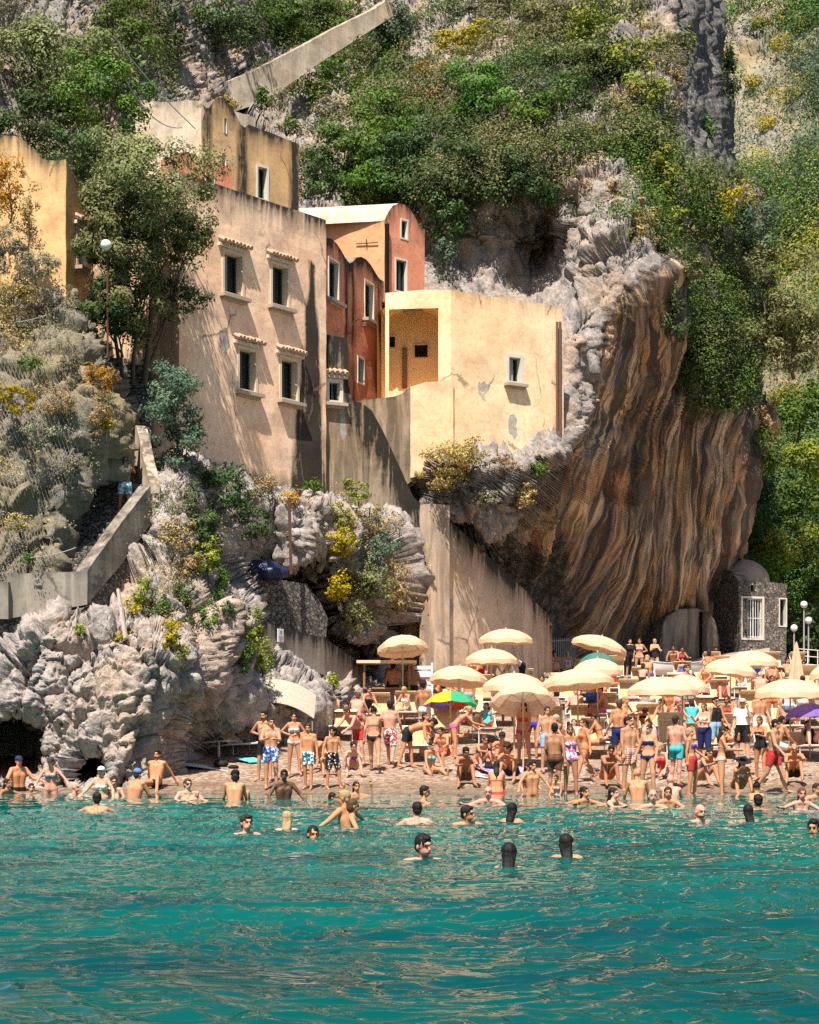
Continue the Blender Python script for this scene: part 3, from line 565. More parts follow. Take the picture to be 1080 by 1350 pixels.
def window(pln, rc, parent, deep=.30, surround=.14, sill=True, brow=False, bars='two', wallmat='stucco_white', paned='pane', name='window', half=None, proud=.03):
    u0, u1, z0, z1 = rc; m = MB(); p = pln.pt
    def ring(a, b, c, e, o1, A, Bq, C, E, o2):
        q1 = [p(a, c, o1), p(b, c, o1), p(b, e, o1), p(a, e, o1)]; q2 = [p(A, C, o2), p(Bq, C, o2), p(Bq, E, o2), p(A, E, o2)]
        for i in range(4): j = (i + 1) % 4; m.quad(q1[i], q1[j], q2[j], q2[i])
    ring(u0, u1, z0, z1, proud, u0, u1, z0, z1, -deep)                       # reveal
    if surround:
        s = surround; ring(u0 - s, u1 + s, z0 - s, z1 + s, proud, u0, u1, z0, z1, proud); ring(u0 - s, u1 + s, z0 - s, z1 + s, -.05, u0 - s, u1 + s, z0 - s, z1 + s, proud)
    w = m.build(name, M[wallmat], parent)
    g = MB(); g.quad(p(u0, z0, -deep + .02), p(u1, z0, -deep + .02), p(u1, z1, -deep + .02), p(u0, z1, -deep + .02)); g.build('pane', M[paned], w)
    if bars:
        f = MB(); t = .045; o = -deep + .05
        def bar(a, b, c, e):
            q = [p(a, c, o), p(b, c, o), p(b, e, o), p(a, e, o)]; k = [p(a, c, o + .04), p(b, c, o + .04), p(b, e, o + .04), p(a, e, o + .04)]
            f.add(q + k, [(4, 5, 6, 7), (0, 4, 7, 3), (1, 2, 6, 5), (0, 1, 5, 4), (3, 7, 6, 2)])
        um = (u0 + u1) / 2; bar(u0, u0 + t, z0, z1); bar(u1 - t, u1, z0, z1); bar(u0 + t, u1 - t, z1 - t, z1); bar(u0 + t, u1 - t, z0, z0 + t)
        if bars == 'two': bar(um - t / 2, um + t / 2, z0 + t, z1 - t)
        f.build('sash', M['frame_green'], w)
    if half is not None:
        h = MB(); a, b = (u0 + .02, u0 + (u1 - u0) * half); o = -deep + .10; h.quad(p(a, z0 + .03, o), p(b, z0 + .03, o), p(b, z1 - .03, o), p(a, z1 - .03, o)); h.build('shutter', M['shutter'], w)
    def beam(a, b, c, e, o0, o1, nm, mt, tilt=0):
        q = [p(a, c, o0), p(b, c, o0), p(b, e, o0), p(a, e, o0), p(a, c - tilt, o1), p(b, c - tilt, o1), p(b, e - tilt, o1), p(a, e - tilt, o1)]
        MB().add(q, [(4, 5, 6, 7), (0, 4, 7, 3), (1, 2, 6, 5), (0, 1, 5, 4), (3, 7, 6, 2), (0, 3, 2, 1)]).build(nm, M[mt], w)
    if sill: beam(u0 - .22, u1 + .22, z0 - .20, z0 - .09, -.04, .24, 'sill', 'sill'); beam(u0 - .14, u1 + .14, z0 - .28, z0 - .2, -.04, .13, 'sill_console', 'sill')
    if brow:
        t = MB(); n = max(4, int((u1 - u0 + .5) / .15)); a0 = u0 - .28; st = (u1 - u0 + .56) / n; zb = z1 + .30
        for i in range(n):
            c = a0 + (i + .5) * st; dz = .02 * random.uniform(-1, 1); pts = [p(c, zb + .12 + dz, -.03), p(c, zb - .02 + dz, .26)]
            t.tube(pts, st * .46, 7)
        t.build('tile_brow', M['tile'], w); beam(a0, u1 + .28, z1 + .14, z1 + .24, -.03, .10, 'brow_board', 'stucco_white')
    return w
def house(name, px, py, D, label, cat='house'):
    e = empty(name, P(px, py, D), label, cat); return e
def fixparent(root):      # children were built in world coordinates
    inv = Matrix.Translation(-root.location)
    for c in root.children: c.matrix_parent_inverse = inv
def uv(pln, pts): return [pln.uz(*q) for q in pts]

# tall tan house
h = house('tan_house', 380, 640, 59, 'tall tan plaster house with four tile-browed windows and a black damp stain')
pm = Plane(430, 60, (.615, .788)); o = uv(pm, [(236, 690), (430, 690), (430, 290), (262, 235), (236, 226)])
wins = [(295.5, 335, 319, 387), (359, 351, 379.5, 402), (315.5, 462, 336.5, 514), (371, 475, 391.5, 526)]
st_c = [pm.uz(413, y)[0] for y in (350, 640)]; zz = [pm.uz(413, y)[1] for y in (345, 660)]
def st_m(u, z):
    t = (zz[0] - z) / (zz[0] - zz[1])
    if t < 0: return 0
    w = .16 + .72 * sstep(0, .9, t); c = st_c[0] - .05 - .16 * t
    return float(1.25 * sstep(1.15, .55, abs(u - c) / w)) + float(.5 * sstep(.85, 1.0, t))
bp = [pm.uz(297, 450), pm.uz(290, 470)]
facade(pm, o, [pm.rect(*w) for w in wins], M['plaster_tan'], M['plaster_grey'], h, 6.0, st_m, lambda u, z: float(.75 * sstep(1.0, .3, math.hypot((u - bp[0][0]) / .4, (z - bp[0][1]) / .75))), drip=.9, capd=.5)
for k, w in enumerate(wins): window(pm, pm.rect(*w), h, .34, .10, True, True, wallmat='trim', half=(None if k else .45))
rf = MB(); rf.add([pm.pt(q[0], o[3][1] - .35, -.5) for q in (o[0], o[1])] + [pm.pt(q[0], o[3][1] - .35, -6) for q in (o[1], o[0])], [(0, 1, 2, 3)]); ro = rf.build('flat_roof', M['roof'], h)
# ground floor recess left of it, under the olive
pg = Plane(192, 55.5, (.96, .28)); o = uv(pg, [(180, 560), (250, 560), (250, 396), (180, 396)]); g = [(206, 417, 222, 450), (226, 405, 243, 520)]
facade(pg, o, [pg.rect(*w) for w in g], M['plaster_tan'], M['roof'], h, 2.0, None, None, 'annexe_wall', roofname='annexe_roof')
window(pg, pg.rect(*g[0]), h, .3, .12, True, False); window(pg, pg.rect(*g[1]), h, .5, 0, False, False, bars=None, name='doorway', paned='dark')  # doorway here is a near-black sheet painting the shaded gap of the recess
fixparent(h)

# ochre house on the left
h = house('ochre_house', 60, 400, 52, 'ochre house with a curved gable above the netted bank')
pl1 = Plane(87, 52, (1, .02)); o = uv(pl1, [(-60, 440), (87, 440), (87, 210), (75, 212), (62, 211), (53, 207), (44, 196), (33, 186), (20, 179), (0, 178), (-20, 181), (-60, 190)])
facade(pl1, o, [], M['plaster_ochre'], M['roof'], h, 2.0, None, None, drip=.75)
pl2 = Plane(87.2, 52, (.25, .97)); o = uv(pl2, [(87.2, 440), (122, 430), (122, 283), (110, 256), (100, 236), (87.2, 211)]); w = (103, 306, 110.5, 350)
facade(pl2, o, [pl2.rect(*w)], M['plaster_ochre'], M['roof'], h, 2.4, None, None, 'side_wall', drip=.6, roofname='side_roof')
window(pl2, pl2.rect(*w), h, .28, .12, True, True); fixparent(h)

# weathered gold house at the top
h = house('gold_house', 330, 275, 64, 'weathered gold house with a bell-shaped gable, uppermost of the row')
pc = Plane(266, 63.5, (.76, .65)); o = uv(pc, [(266, 310), (394, 310), (394, 190), (360, 176), (328, 164), (323, 168), (318, 164), (312, 152), (306, 142), (298, 131), (290, 128), (282, 131), (276, 142), (272, 142), (266, 136)])
g = [(295, 156, 299, 176), (292, 204, 298, 218), (340, 221, 352, 262)]
stain_cols = [pc.uz(x, 200)[0] for x in (272, 320, 388)]
facade(pc, o, [pc.rect(*w) for w in g], M['plaster_gold'], M['roof'], h, 3.5, lambda u, z: float(sum(.8 * sstep(.38, .1, abs(u - c)) for c in stain_cols)), None, drip=1.0)
window(pc, pc.rect(*g[0]), h, .2, 0, False, False, bars=None, paned='dark'); window(pc, pc.rect(*g[1]), h, .25, 0, False, False, bars=None, paned='dark'); window(pc, pc.rect(*g[2]), h, .3, .08, False, False)
pf = Plane(178, 66.5, None, 265.8, 63.5); o = uv(pf, [(178, 300), (265.8, 300), (265.8, 133), (252, 132), (220, 135), (200, 133), (178, 131)])
facade(pf, o, [], M['plaster_pale'], M['roof'], h, 2.5, None, None, 'side_wall', drip=.5, roofname='side_roof'); fixparent(h)
# small terracotta lean-to behind the tan house
h = house('red_annexe', 285, 250, 61, 'small terracotta annexe wedged below the gold house', 'annexe')
pa = Plane(258, 59.6, (.72, .69)); o = uv(pa, [(240, 290), (306, 290), (306, 222), (258, 206), (240, 200)]); g = [(271, 230, 283, 241)]
facade(pa, o, [pa.rect(*w) for w in g], M['plaster_red'], M['roof'], h, 1.2, None, None, drip=.4); window(pa, pa.rect(*g[0]), h, .25, 0, False, False, bars=None, paned='dark'); fixparent(h)

# terracotta house with two small arched gables
h = house('terracotta_house', 465, 525, 63, 'narrow dark terracotta house with two small round gables')
pr = Plane(415, 60.4, (.36, .93)); o = uv(pr, [(415, 560), (506, 560), (506, 371), (501, 368), (495, 360), (489, 349), (483, 342), (476, 338.5), (470, 340), (465, 346), (461, 347), (456, 341), (451, 331), (445, 322), (438, 315), (431, 313), (424, 316), (415, 321)])
g = [(433.5, 344, 446, 394), (481, 373, 492, 420), (472, 473, 479.5, 505)]
cs = [pr.uz(x, 420)[0] for x in (457, 466, 499)]
facade(pr, o, [pr.rect(*w) for w in g], M['plaster_red'], M['roof'], h, 3.0, lambda u, z: float(sum(.75 * sstep(.34, .05, abs(u - c)) for c in cs)), None, drip=1.1)
for w in g: window(pr, pr.rect(*w), h, .25, .06, w[0] < 500 and w[1] < 400, False)
fixparent(h)
# orange house behind it
h = house('orange_house', 520, 385, 68, 'orange house with a barrel roof and a round-topped gable end')
po = Plane(388, 68.2, None, 507, 67); o = uv(po, [(380, 420), (507, 420), (507, 290), (380, 290)])
facade(po, o, [], M['plaster_orange'], M['roof'], h, 3.0, None, None, 'side_wall', drip=.35, roofname='side_parapet', capd=.4)
pg = Plane(507.2, 67, (.72, .69)); o = uv(pg, [(507.2, 420), (560, 420), (560, 302), (556, 301), (551, 293), (546, 284), (540, 275), (533, 269.5), (526, 268), (518, 271), (512, 280), (507.2, 291)]); g = [(529, 291, 536.5, 314), (522, 343, 535.5, 384)]
facade(pg, o, [pg.rect(*w) for w in g], M['plaster_red'], None, h, .5, lambda u, z: 0, None, 'gable_wall', drip=.8)
for w in g: window(pg, pg.rect(*w), h, .2, .06, False, False)
a_, b_ = po.uz(470, 322), po.uz(499, 320); tr = MB(); tr.tube([po.pt(a_[0], a_[1], .05), po.pt(b_[0], b_[1], .05)], .022, 5); c_ = po.uz(484, 320); tr.tube([po.pt(c_[0], c_[1] - .12, .06), po.pt(c_[0], c_[1] + .12, .06)], .025, 5); tr.build('tie_rod', M['iron'], h)
rv = MB(); prof = [pg.uz(*q) for q in [(560, 303), (556, 301), (551, 293), (546, 284), (540, 275), (533, 269.5), (526, 268), (518, 271), (512, 280), (507.2, 291)]]; L_ = 5.0; bk = []
back = Vector((-.985, .17, 0)) * L_
for (u, z) in prof: q = pg.pt(u, z, -.02); bk += [q, q + back]
rv.add(bk, [(2*i, 2*i+1, 2*i+3, 2*i+2) for i in range(len(prof) - 1)]); r = mk('barrel_roof', rv.v, rv.f, M['plaster_pale'], h, True, attrs=dict(stain=[.25] * len(bk), bare=[0] * len(bk)))
q = [pg.uz(507.6, 296), pg.uz(507.6, 524)]; MB().tube([pg.pt(q[0][0], q[0][1], .12), pg.pt(q[0][0], q[1][1], .12)], .085, 8).build('drainpipe', M['dark'], h); fixparent(h)

# yellow house with the corner loggia
h = house('yellow_house', 660, 600, 63, 'pale yellow house with a deep corner loggia on the rock')
pp = Plane(508, 63.3, None, 595, 63.0); o = uv(pp, [(508, 560), (595, 560), (595, 382.5), (560, 382), (508, 386)]); g = [(513, 407, 578, 515)]
facade(pp, o, [pp.rect(*w) for w in g], M['plaster_yellow'], M['plaster_yellow'], h, .42, None, None, 'loggia_wall', noback=True, drip=.12, roofname='loggia_parapet')
u0, u1, z0, z1 = pp.rect(*g[0]); room = MB(); a = .42; dp = 1.9; n = 9; vs = []
z1v = z1 + .1
for off in (-a, -dp):
    vs += [pp.pt(u0 - .5, z0 - .6, off), pp.pt(u0 - .5, z1 + .02, off)] + [pp.pt(u0 - .5 + (u1 - u0 + .5) * i / n, z1 + .02 + (.42 * math.sin(math.pi * min(1, i / n))), off) for i in range(1, n)] + [pp.pt(u1, z1 + .02, off), pp.pt(u1, z0 - .6, off)]
k = len(vs) // 2; room.add(vs, [(i, (i + 1) % k, k + (i + 1) % k, k + i) for i in range(k)] + [tuple(range(k, 2 * k))])
room.build('loggia_room', M['room'], h)
pb = Plane(513, 65.88, None, 578, 65.6)
class _Off:  # the loggia's back wall
    B = pp.B - pp.n * (dp - .03); d = pp.d; n = pp.n; uz = Plane.uz; pt = Plane.pt; rect = Plane.rect
pbk = _Off()
window(pbk, pbk.rect(547, 455, 564, 471), h, .01, .05, False, False, bars=None, paned='dark', wallmat='plaster_room'); window(pbk, pbk.rect(531.5, 459, 536, 511), h, .01, .03, False, False, bars=None, paned='wood', wallmat='wood', name='door'); window(pbk, pbk.rect(514, 444, 521, 458), h, .01, .04, False, False, bars=None, paned='dark', wallmat='plaster_room')
py_ = Plane(595, 63.0, (.856, .516)); o = uv(py_, [(595, 616), (744, 606), (742, 405), (700, 398), (650, 391), (595, 382.5)]); g = [(671, 471.5, 686, 503)]
b1, b2 = py_.uz(637, 515), py_.uz(676, 562)
facade(py_, o, [py_.rect(*w) for w in g], M['plaster_yellow'], M['roof'], h, .45, None, lambda u, z: float(max(.62 * sstep(1, .3, math.hypot((u - b1[0]) / .5, (z - b1[1]) / .8)), .62 * sstep(1, .3, math.hypot((u - b2[0]) / .4, (z - b2[1]) / .8)))), drip=.35, capd=.4)
window(py_, py_.rect(*g[0]), h, .3, .13, True, False, half=.62)
rf = MB(); zt = py_.uz(650, 400)[1]; f0, f1, f2, f3 = py_.pt(.4, zt, -.4), py_.pt(4.9, zt, -.4), py_.pt(4.9, zt, -4.2), pp.pt(-.2, zt, -4.0); f4 = pp.pt(-.2, zt, -.35); rf.add([f0, f1, f2, f3, f4], [(0, 1, 2, 3, 4)]); rf.build('flat_roof', M['roof'], h)
dn_ = Vector((0, 0, -7.5)); bw = MB(); bw.quad(f1, f1 + dn_, f2 + dn_, f2); bw.quad(f2, f2 + dn_, f3 + dn_, f3); bw.quad(f3, f3 + dn_, f4 + dn_, f4); mk('rear_wall', bw.v, bw.f, M['plaster_yellow'], h, attrs=dict(stain=[.2] * 12, bare=[0] * 12))
for x in (732.5, 736.5):
    q = [py_.uz(x, 425), py_.uz(x, 592)]; MB().tube([py_.pt(q[0][0], q[0][1], .10), py_.pt(q[0][0], q[1][1], .10)], .05, 8).build('drainpipe', M['pipe'], h)
fixparent(h)
# terrace parapet in front of the loggia
h = house('terrace_wall', 541, 600, 62.3, 'yellow terrace wall curving in front of the loggia', 'wall')
pt1 = Plane(541, 62.25, None, 598, 62.9); o = uv(pt1, [(541, 630), (598, 617), (598, 501), (577, 503), (560, 504), (541, 510)])
facade(pt1, o, [], M['plaster_yellow'], M['plaster_pale'], h, .35, None, None, drip=.2, roofname='coping')
pt2 = Plane(470, 63.6, None, 541, 62.25); o = uv(pt2, [(470, 690), (541, 635), (541, 510), (530, 519), (520, 523), (500, 525), (470, 529)])
facade(pt2, o, [], M['plaster_grey'], M['plaster_pale'], h, .35, lambda u, z: .42, None, 'side_wall', drip=.6, roofname='side_coping'); fixparent(h)

# stair walls stepping down to the beach
h = house('stair_wall', 500, 760, 62, 'black-stained stair wall running down from the houses', 'wall')
ps = Plane(428, 60.3, None, 556, 61.95); o = uv(ps, [(425, 800), (560, 800), (560, 670), (545, 655), (520, 600), (505, 568), (490, 541), (476, 531), (464, 527), (459, 505), (458, 446), (425, 440)]); g = [(434, 504, 448, 528)]
t1, t2 = ps.uz(428, 440), ps.uz(545, 655); zb = ps.uz(440, 500)[1]; sc_ = ps.uz(500, 600)
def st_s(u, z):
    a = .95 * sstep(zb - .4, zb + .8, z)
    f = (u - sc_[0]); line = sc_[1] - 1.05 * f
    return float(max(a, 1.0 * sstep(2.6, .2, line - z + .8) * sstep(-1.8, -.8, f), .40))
br = ps.uz(452, 555)
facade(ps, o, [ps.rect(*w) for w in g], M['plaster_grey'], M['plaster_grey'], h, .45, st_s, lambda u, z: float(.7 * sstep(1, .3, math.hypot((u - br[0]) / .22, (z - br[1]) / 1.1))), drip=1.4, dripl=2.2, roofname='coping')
window(ps, ps.rect(*g[0]), h, .3, .12, True, True); fixparent(h)
h = house('stair_ramp', 640, 870, 66, 'beige stair ramp wall descending behind the parasols to the beach', 'wall')
p2 = Plane(567.5, 61.6, None, 728, 67); o = uv(p2, [(567.5, 965), (728, 965), (728, 816), (690, 776), (650, 739), (610, 701), (590, 684), (567.5, 664)])
bb = p2.uz(590, 800)
facade(p2, o, [], M['plaster_beige'], M['plaster_grey'], h, .5, lambda u, z: float(.3 * sstep(3.0, 5.5, u)), lambda u, z: float(.55 * sstep(1, .3, math.hypot((u - bb[0]) / .7, (z - bb[1]) / .8))), drip=1.0, dripl=.9, roofname='coping')
p3 = Plane(528, 63.4, None, 567.3, 61.6); o = uv(p3, [(528, 965), (540, 965), (540, 838), (541, 812), (546, 792), (553, 780), (561, 772), (564, 771), (564, 965), (567.3, 965), (567.3, 664), (556, 667), (528, 680)])
facade(p3, o, [], M['plaster_beige'], M['plaster_grey'], h, .8, None, None, 'arch_wall', drip=.4, roofname='arch_coping', grid=.16)
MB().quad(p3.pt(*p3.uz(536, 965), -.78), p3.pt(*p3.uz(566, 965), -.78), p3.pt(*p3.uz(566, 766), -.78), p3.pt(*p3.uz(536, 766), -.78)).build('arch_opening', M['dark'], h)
fixparent(h)

# stairs with their parapet on the left
def solidwall(name, pln, pts, th, mat, parent, stain=.3, drip=.5):
    return facade(pln, uv(pln, pts), [], M[mat], M[mat], parent, th, lambda u, z: stain, None, name, drip=drip, roofname=name + '_coping')
h = house('stair_parapet', 115, 800, 45.6, 'grey cement stair parapet turning the corner above the sea rock', 'wall')
q1 = Plane(9, 45.0, None, 115, 45.4); solidwall('wall', q1, [(9, 816), (115, 797), (115, 753), (60, 755), (9, 757)], .35, 'concrete', h)
q2 = Plane(-60, 44.8, None, 9, 44.8); solidwall('end_wall', q2, [(-60, 816), (11, 816), (11, 767), (-60, 767)], .5, 'concrete', h)
q3 = Plane(115, 45.4, None, 198, 48.6); solidwall('ramp_wall', q3, [(115, 797), (155, 750), (198, 692), (198, 640), (160, 690), (115, 753)], .35, 'concrete', h)
q4 = Plane(178, 51.0, None, 197, 48.7); solidwall('upper_wall', q4, [(178, 640), (197, 700), (197, 636), (190, 608), (184, 578), (180, 562), (178, 561)], .3, 'plaster_pale', h, .1); fixparent(h)
h = house('rubble_footing', 160, 760, 46, 'dark dry-stone rubble footing under the stair parapet', 'wall')
facade(Plane(115, 45.55, None, 200, 48.8), uv(Plane(115, 45.55, None, 200, 48.8), [(100, 850), (200, 780), (200, 690), (155, 749), (115, 796), (100, 812)]), [], M['rubble_dark'], M['rubble_dark'], h, .6, roofname='top')
q5 = Plane(-20, 45.1, None, 116, 45.5); facade(q5, uv(q5, [(-20, 850), (116, 850), (116, 796), (-20, 818)]), [], M['rubble_dark'], M['rubble_dark'], h, .6, name='front_wall', roofname='front_top'); fixparent(h)
st = MB(); path = [((108, 757), 46.6), ((150, 690), 48.6), ((168, 620), 50.6), ((176, 540), 53.0), ((172, 470), 56.0)]; pts = [Vector(P(*a, d)) for a, d in path]; N = 34
seg = np.array([[p.x, p.y, p.z] for p in pts]); tt = np.linspace(0, 1, len(seg))
for i in range(N):
    t = (i + .5) / N; c = Vector([np.interp(t, tt, seg[:, k]) for k in range(3)]); t2 = min(1, t + .03); dv = Vector([np.interp(t2, tt, seg[:, k]) for k in range(3)]) - c; a = math.atan2(dv.x, dv.y)
    st.box(c - Vector((.25, 0, .5)), (1.7, .42, 1.0), Matrix.Rotation(-a, 3, 'Z'), bev=.02)
tag(st.build('stone_stairs', M['rubble_dark']), 'dark stone stairs climbing between the bank and the parapet', 'stairs')

# rubble wall with ramp wall beside the beach
pw = Plane(312, 54.6, None, 428, 57.6); h = house('rubble_wall', 370, 815, 56, 'dry-stone wall below the navy tarpaulin', 'wall')
facade(pw, uv(pw, [(308, 840), (430, 840), (432, 815), (420, 790), (405, 770), (360, 763), (312, 757)]), [], M['rubble_dark'], M['rubble_dark'], h, 1.5, roofname='top'); fixparent(h)
pw = Plane(345, 52.4, None, 428, 55.6); h = house('ramp_wall', 420, 860, 55, 'low cement ramp wall with a small white notice', 'wall')
facade(pw, uv(pw, [(340, 866), (428, 890), (428, 841), (385, 830), (345, 820)]), [], M['concrete'], M['concrete'], h, .4, roofname='coping')
pw2 = Plane(428, 55.6, None, 483, 60.0); facade(pw2, uv(pw2, [(428, 930), (483, 945), (483, 879), (455, 860), (428, 841)]), [], M['concrete'], M['concrete'], h, .4, name='lower_wall', roofname='lower_coping'); fixparent(h)
u, z = pw.uz(368, 838); s = MB(); c = pw.pt(u, z, .05); s.box(c, (.32, .03, .40), Matrix.Rotation(math.atan2(pw.d[1], pw.d[0]), 3, 'Z'), bev=.008)
sg = empty('notice_sign', c, 'small white notice with faint violet print on the ramp wall', 'sign'); b = s.build('panel', M['white'], sg); b.matrix_parent_inverse = Matrix.Translation(-sg.location)
g = MB(); rm = Matrix.Rotation(math.atan2(pw.d[1], pw.d[0]), 3, 'Z')
for dx, dz, w, hh in ((0, .10, .12, .10), (0, -.03, .22, .025), (0, -.08, .2, .02), (0, -.13, .16, .02)): g.box(c + Vector((pw.n[0], pw.n[1], 0)) * .018 + rm @ Vector((dx, 0, 0)) + Vector((0, 0, dz)), (w, .006, hh), rm)
b = g.build('print', plain('violet_print', (.35, .22, .40), .7), sg); b.matrix_parent_inverse = Matrix.Translation(-sg.location)

# retaining wall of the mule path high on the cliff
h = house('path_wall', 420, 80, 96, 'pale retaining wall of the path climbing high on the cliff', 'wall')
pv = Plane(280, 83.5, None, 520, 95); facade(pv, uv(pv, [(272, 160), (330, 140), (372, 118), (420, 84), (470, 52), (520, 20), (520, -8), (497, 10), (440, 38), (400, 60), (350, 86), (300, 108), (272, 120)]), [], M['plaster_pale'], M['plaster_pale'], h, .6, lambda u, z: .15, None, drip=.3, roofname='coping', grid=.4); fixparent(h)

# stone hut and plastered grotto hut at the right end of the beach
h = house('stone_hut', 1005, 850, 84, 'squat rubble stone hut with a white barred door', 'hut')
ph = Plane(974, 84, None, 1037, 85.0); o = uv(ph, [(974, 880), (1037, 880), (1037, 770), (1020, 768), (974, 766)]); g = [(979, 789, 1005, 841), (1028, 790, 1036, 825), (989, 771, 997, 779)]
facade(ph, o, [ph.rect(*w) for w in g], M['rubble'], M['roof'], h, 4.0)
w_ = window(ph, ph.rect(*g[0]), h, .3, .10, False, False, bars=None, paned='pane', name='door', wallmat='stucco_white'); window(ph, ph.rect(*g[1]), h, .3, .06, False, False); window(ph, ph.rect(*g[2]), h, .3, 0, False, False, bars=None, paned='dark', name='vent')
u0, u1, z0, z1 = ph.rect(*g[0]); gr = MB()
for i in range(8): u = u0 + .06 + (u1 - u0 - .12) * i / 7; gr.tube([ph.pt(u, z0, -.06), ph.pt(u, z1, -.06)], .017 if i not in (3, 4) else .03, 5)
for z in (z0 + .05, (z0 + z1) / 2, z1 - .05): gr.tube([ph.pt(u0, z, -.06), ph.pt(u1, z, -.06)], .018, 5)
gr.build('grille', M['white_metal'], w_)
pk = Plane(944, 86, None, 974, 84); facade(pk, uv(pk, [(944, 880), (974, 880), (974, 766), (965, 754), (955, 750), (948, 752), (944, 760)]), [], M['rubble_dark'], M['roof'], h, .5, name='side_wall', roofname='side_roof')
dm = MB(); dm.ell(P(978, 768, 88), (1.35, 2.0, 1.15), 20, 12); dm.build('vault', M['roof'], h, True); fixparent(h)
h = house('grotto_hut', 905, 865, 84, 'low grey plastered grotto hut with a dark doorway under the overhang', 'hut')
pq = Plane(868, 81.6, None, 950, 82.6); o = uv(pq, [(868, 885), (950, 885), (948, 840), (943, 818), (934, 806), (918, 802), (895, 803), (880, 812), (872, 830)]); g = [(921.5, 806, 932, 868)]
facade(pq, o, [pq.rect(*w) for w in g], M['concrete'], M['concrete'], h, 3.0, lambda u, z: .45, None, drip=.7); window(pq, pq.rect(*g[0]), h, .5, 0, False, False, bars=None, paned='dark', name='doorway', wallmat='concrete'); fixparent(h)
# concrete landing at the back of the cove
pf = MB(); a, b, c, d = P(606, 910, 62.2), P(724, 910, 62.2), P(728, 906, 67.4), P(606, 906, 63.2); tp_ = [Vector((q[0], q[1], 3.0)) for q in (a, b, c, d)]; pf.add(tp_ + [q - Vector((0, 0, 1.4)) for q in tp_], [(0, 1, 2, 3), (0, 4, 5, 1), (1, 5, 6, 2), (3, 7, 4, 0)])
tag(mk('platform', pf.v, pf.f, M['concrete'], attrs=dict(stain=[.2] * 8, bare=[0] * 8)), 'low concrete platform at the foot of the ramp wall', kind='structure')
lp = MB(); 
for (x0, x1, y0, y1, D0, D1) in ((850, 1010, 866, 890, 76, 83),):
    a, b, c, d = P(x0, y1, D0), P(x1, y1, D0), P(x1 + 5, y0 - 12, D1), P(x0 + 30, y0 + 6, D1); zb = 2.0
    lp.add([a, b, c, d] + [np.array([q[0], q[1], zb]) for q in (a, b, c, d)], [(0, 1, 2, 3), (0, 4, 5, 1), (1, 5, 6, 2), (3, 2, 6, 7), (0, 3, 7, 4)])
tag(mk('landing', lp.v, lp.f, M['concrete'], attrs=dict(stain=[.2] * len(lp.v), bare=[0] * len(lp.v))), 'concrete landing at the back of the cove', kind='structure')
# ------------------------------------------------------------------ vegetation
def leaf_quads(c, d, size, asp=.5):
    """rhombic leaf faces at points c with facing directions d"""
    n = len(c); a = rng.normal(size=(n, 3)); a = a - d * (a * d).sum(1, keepdims=True); a /= np.linalg.norm(a, axis=1, keepdims=True) + 1e-9; b = np.cross(d, a)
    s = size[:, None]; v = np.stack([c - a * s, c - b * s * asp, c + a * s, c + b * s * asp], 1).reshape(-1, 3)
    return v, np.arange(4 * n).reshape(n, 4)
def crown_points(r, nleaf, lump=.34, nblob=None, hollow=.35):
    lump = lump * 1.12
    """leaf positions clustered on sprays spread through an uneven ellipsoid of radii r"""
    nb = nblob or int(np.clip(nleaf / 330, 28, 110)); d = rng.normal(size=(nb, 3)); d /= np.linalg.norm(d, axis=1, keepdims=True)
    so = rng.uniform(0, 99); rad = (hollow + (1 - hollow) * rng.uniform(0, 1, nb) ** .45) * (.80 + .42 * vnoise(d * 1.6 + so, 5) + .25 * vnoise(d * 3.7 + so, 6))
    cen = d * rad[:, None]; w = rng.uniform(.5, 1.4, nb); k = rng.choice(nb, nleaf, p=w / w.sum())
    sz = lump * rng.uniform(.5, 1.15, nb); off = rng.normal(size=(nleaf, 3)); off /= np.linalg.norm(off, axis=1, keepdims=True); off *= (rng.uniform(0, 1, nleaf) ** .33)[:, None]
    p = cen[k] + off * sz[k][:, None] * np.array([1, 1, .72])
    lv = np.clip(.5 + .30 * rng.normal(size=nb)[k] * .7 + .12 * rng.normal(size=nleaf), 0, 1)
    out = off * 1.0 + cen[k] * .35 + np.array([0, -.1, .35]) + .32 * rng.normal(size=(nleaf, 3)); out /= np.linalg.norm(out, axis=1, keepdims=True)
    return p * np.array(r), out, lv, cen * np.array(r)
MPP = lambda D: D / FPX
_zb = np.full((240, 320), 999.0)
for _k in SURF:
    _p = SURF[_k][0]; _x = 540 + _p[:, 0] / _p[:, 1] * FPX; _y = HZ - (_p[:, 2] - CAMH) / _p[:, 1] * FPX
    _i = np.clip((_y + 100) / 5, 0, 239).astype(int); _j = np.clip((_x + 100) / 5, 0, 319).astype(int); np.minimum.at(_zb, (_i, _j), _p[:, 1])
def surfD(px, py, rx=0, ry=0):
    i0, i1 = int((py - ry + 100) / 5), int((py + ry + 100) / 5) + 1; j0, j1 = int((px - rx + 100) / 5), int((px + rx + 100) / 5) + 1
    w = _zb[max(i0, 0):min(i1, 240), max(j0, 0):min(j1, 320)]; w = w[w < 900]; return np.median(w) if len(w) else 999.0
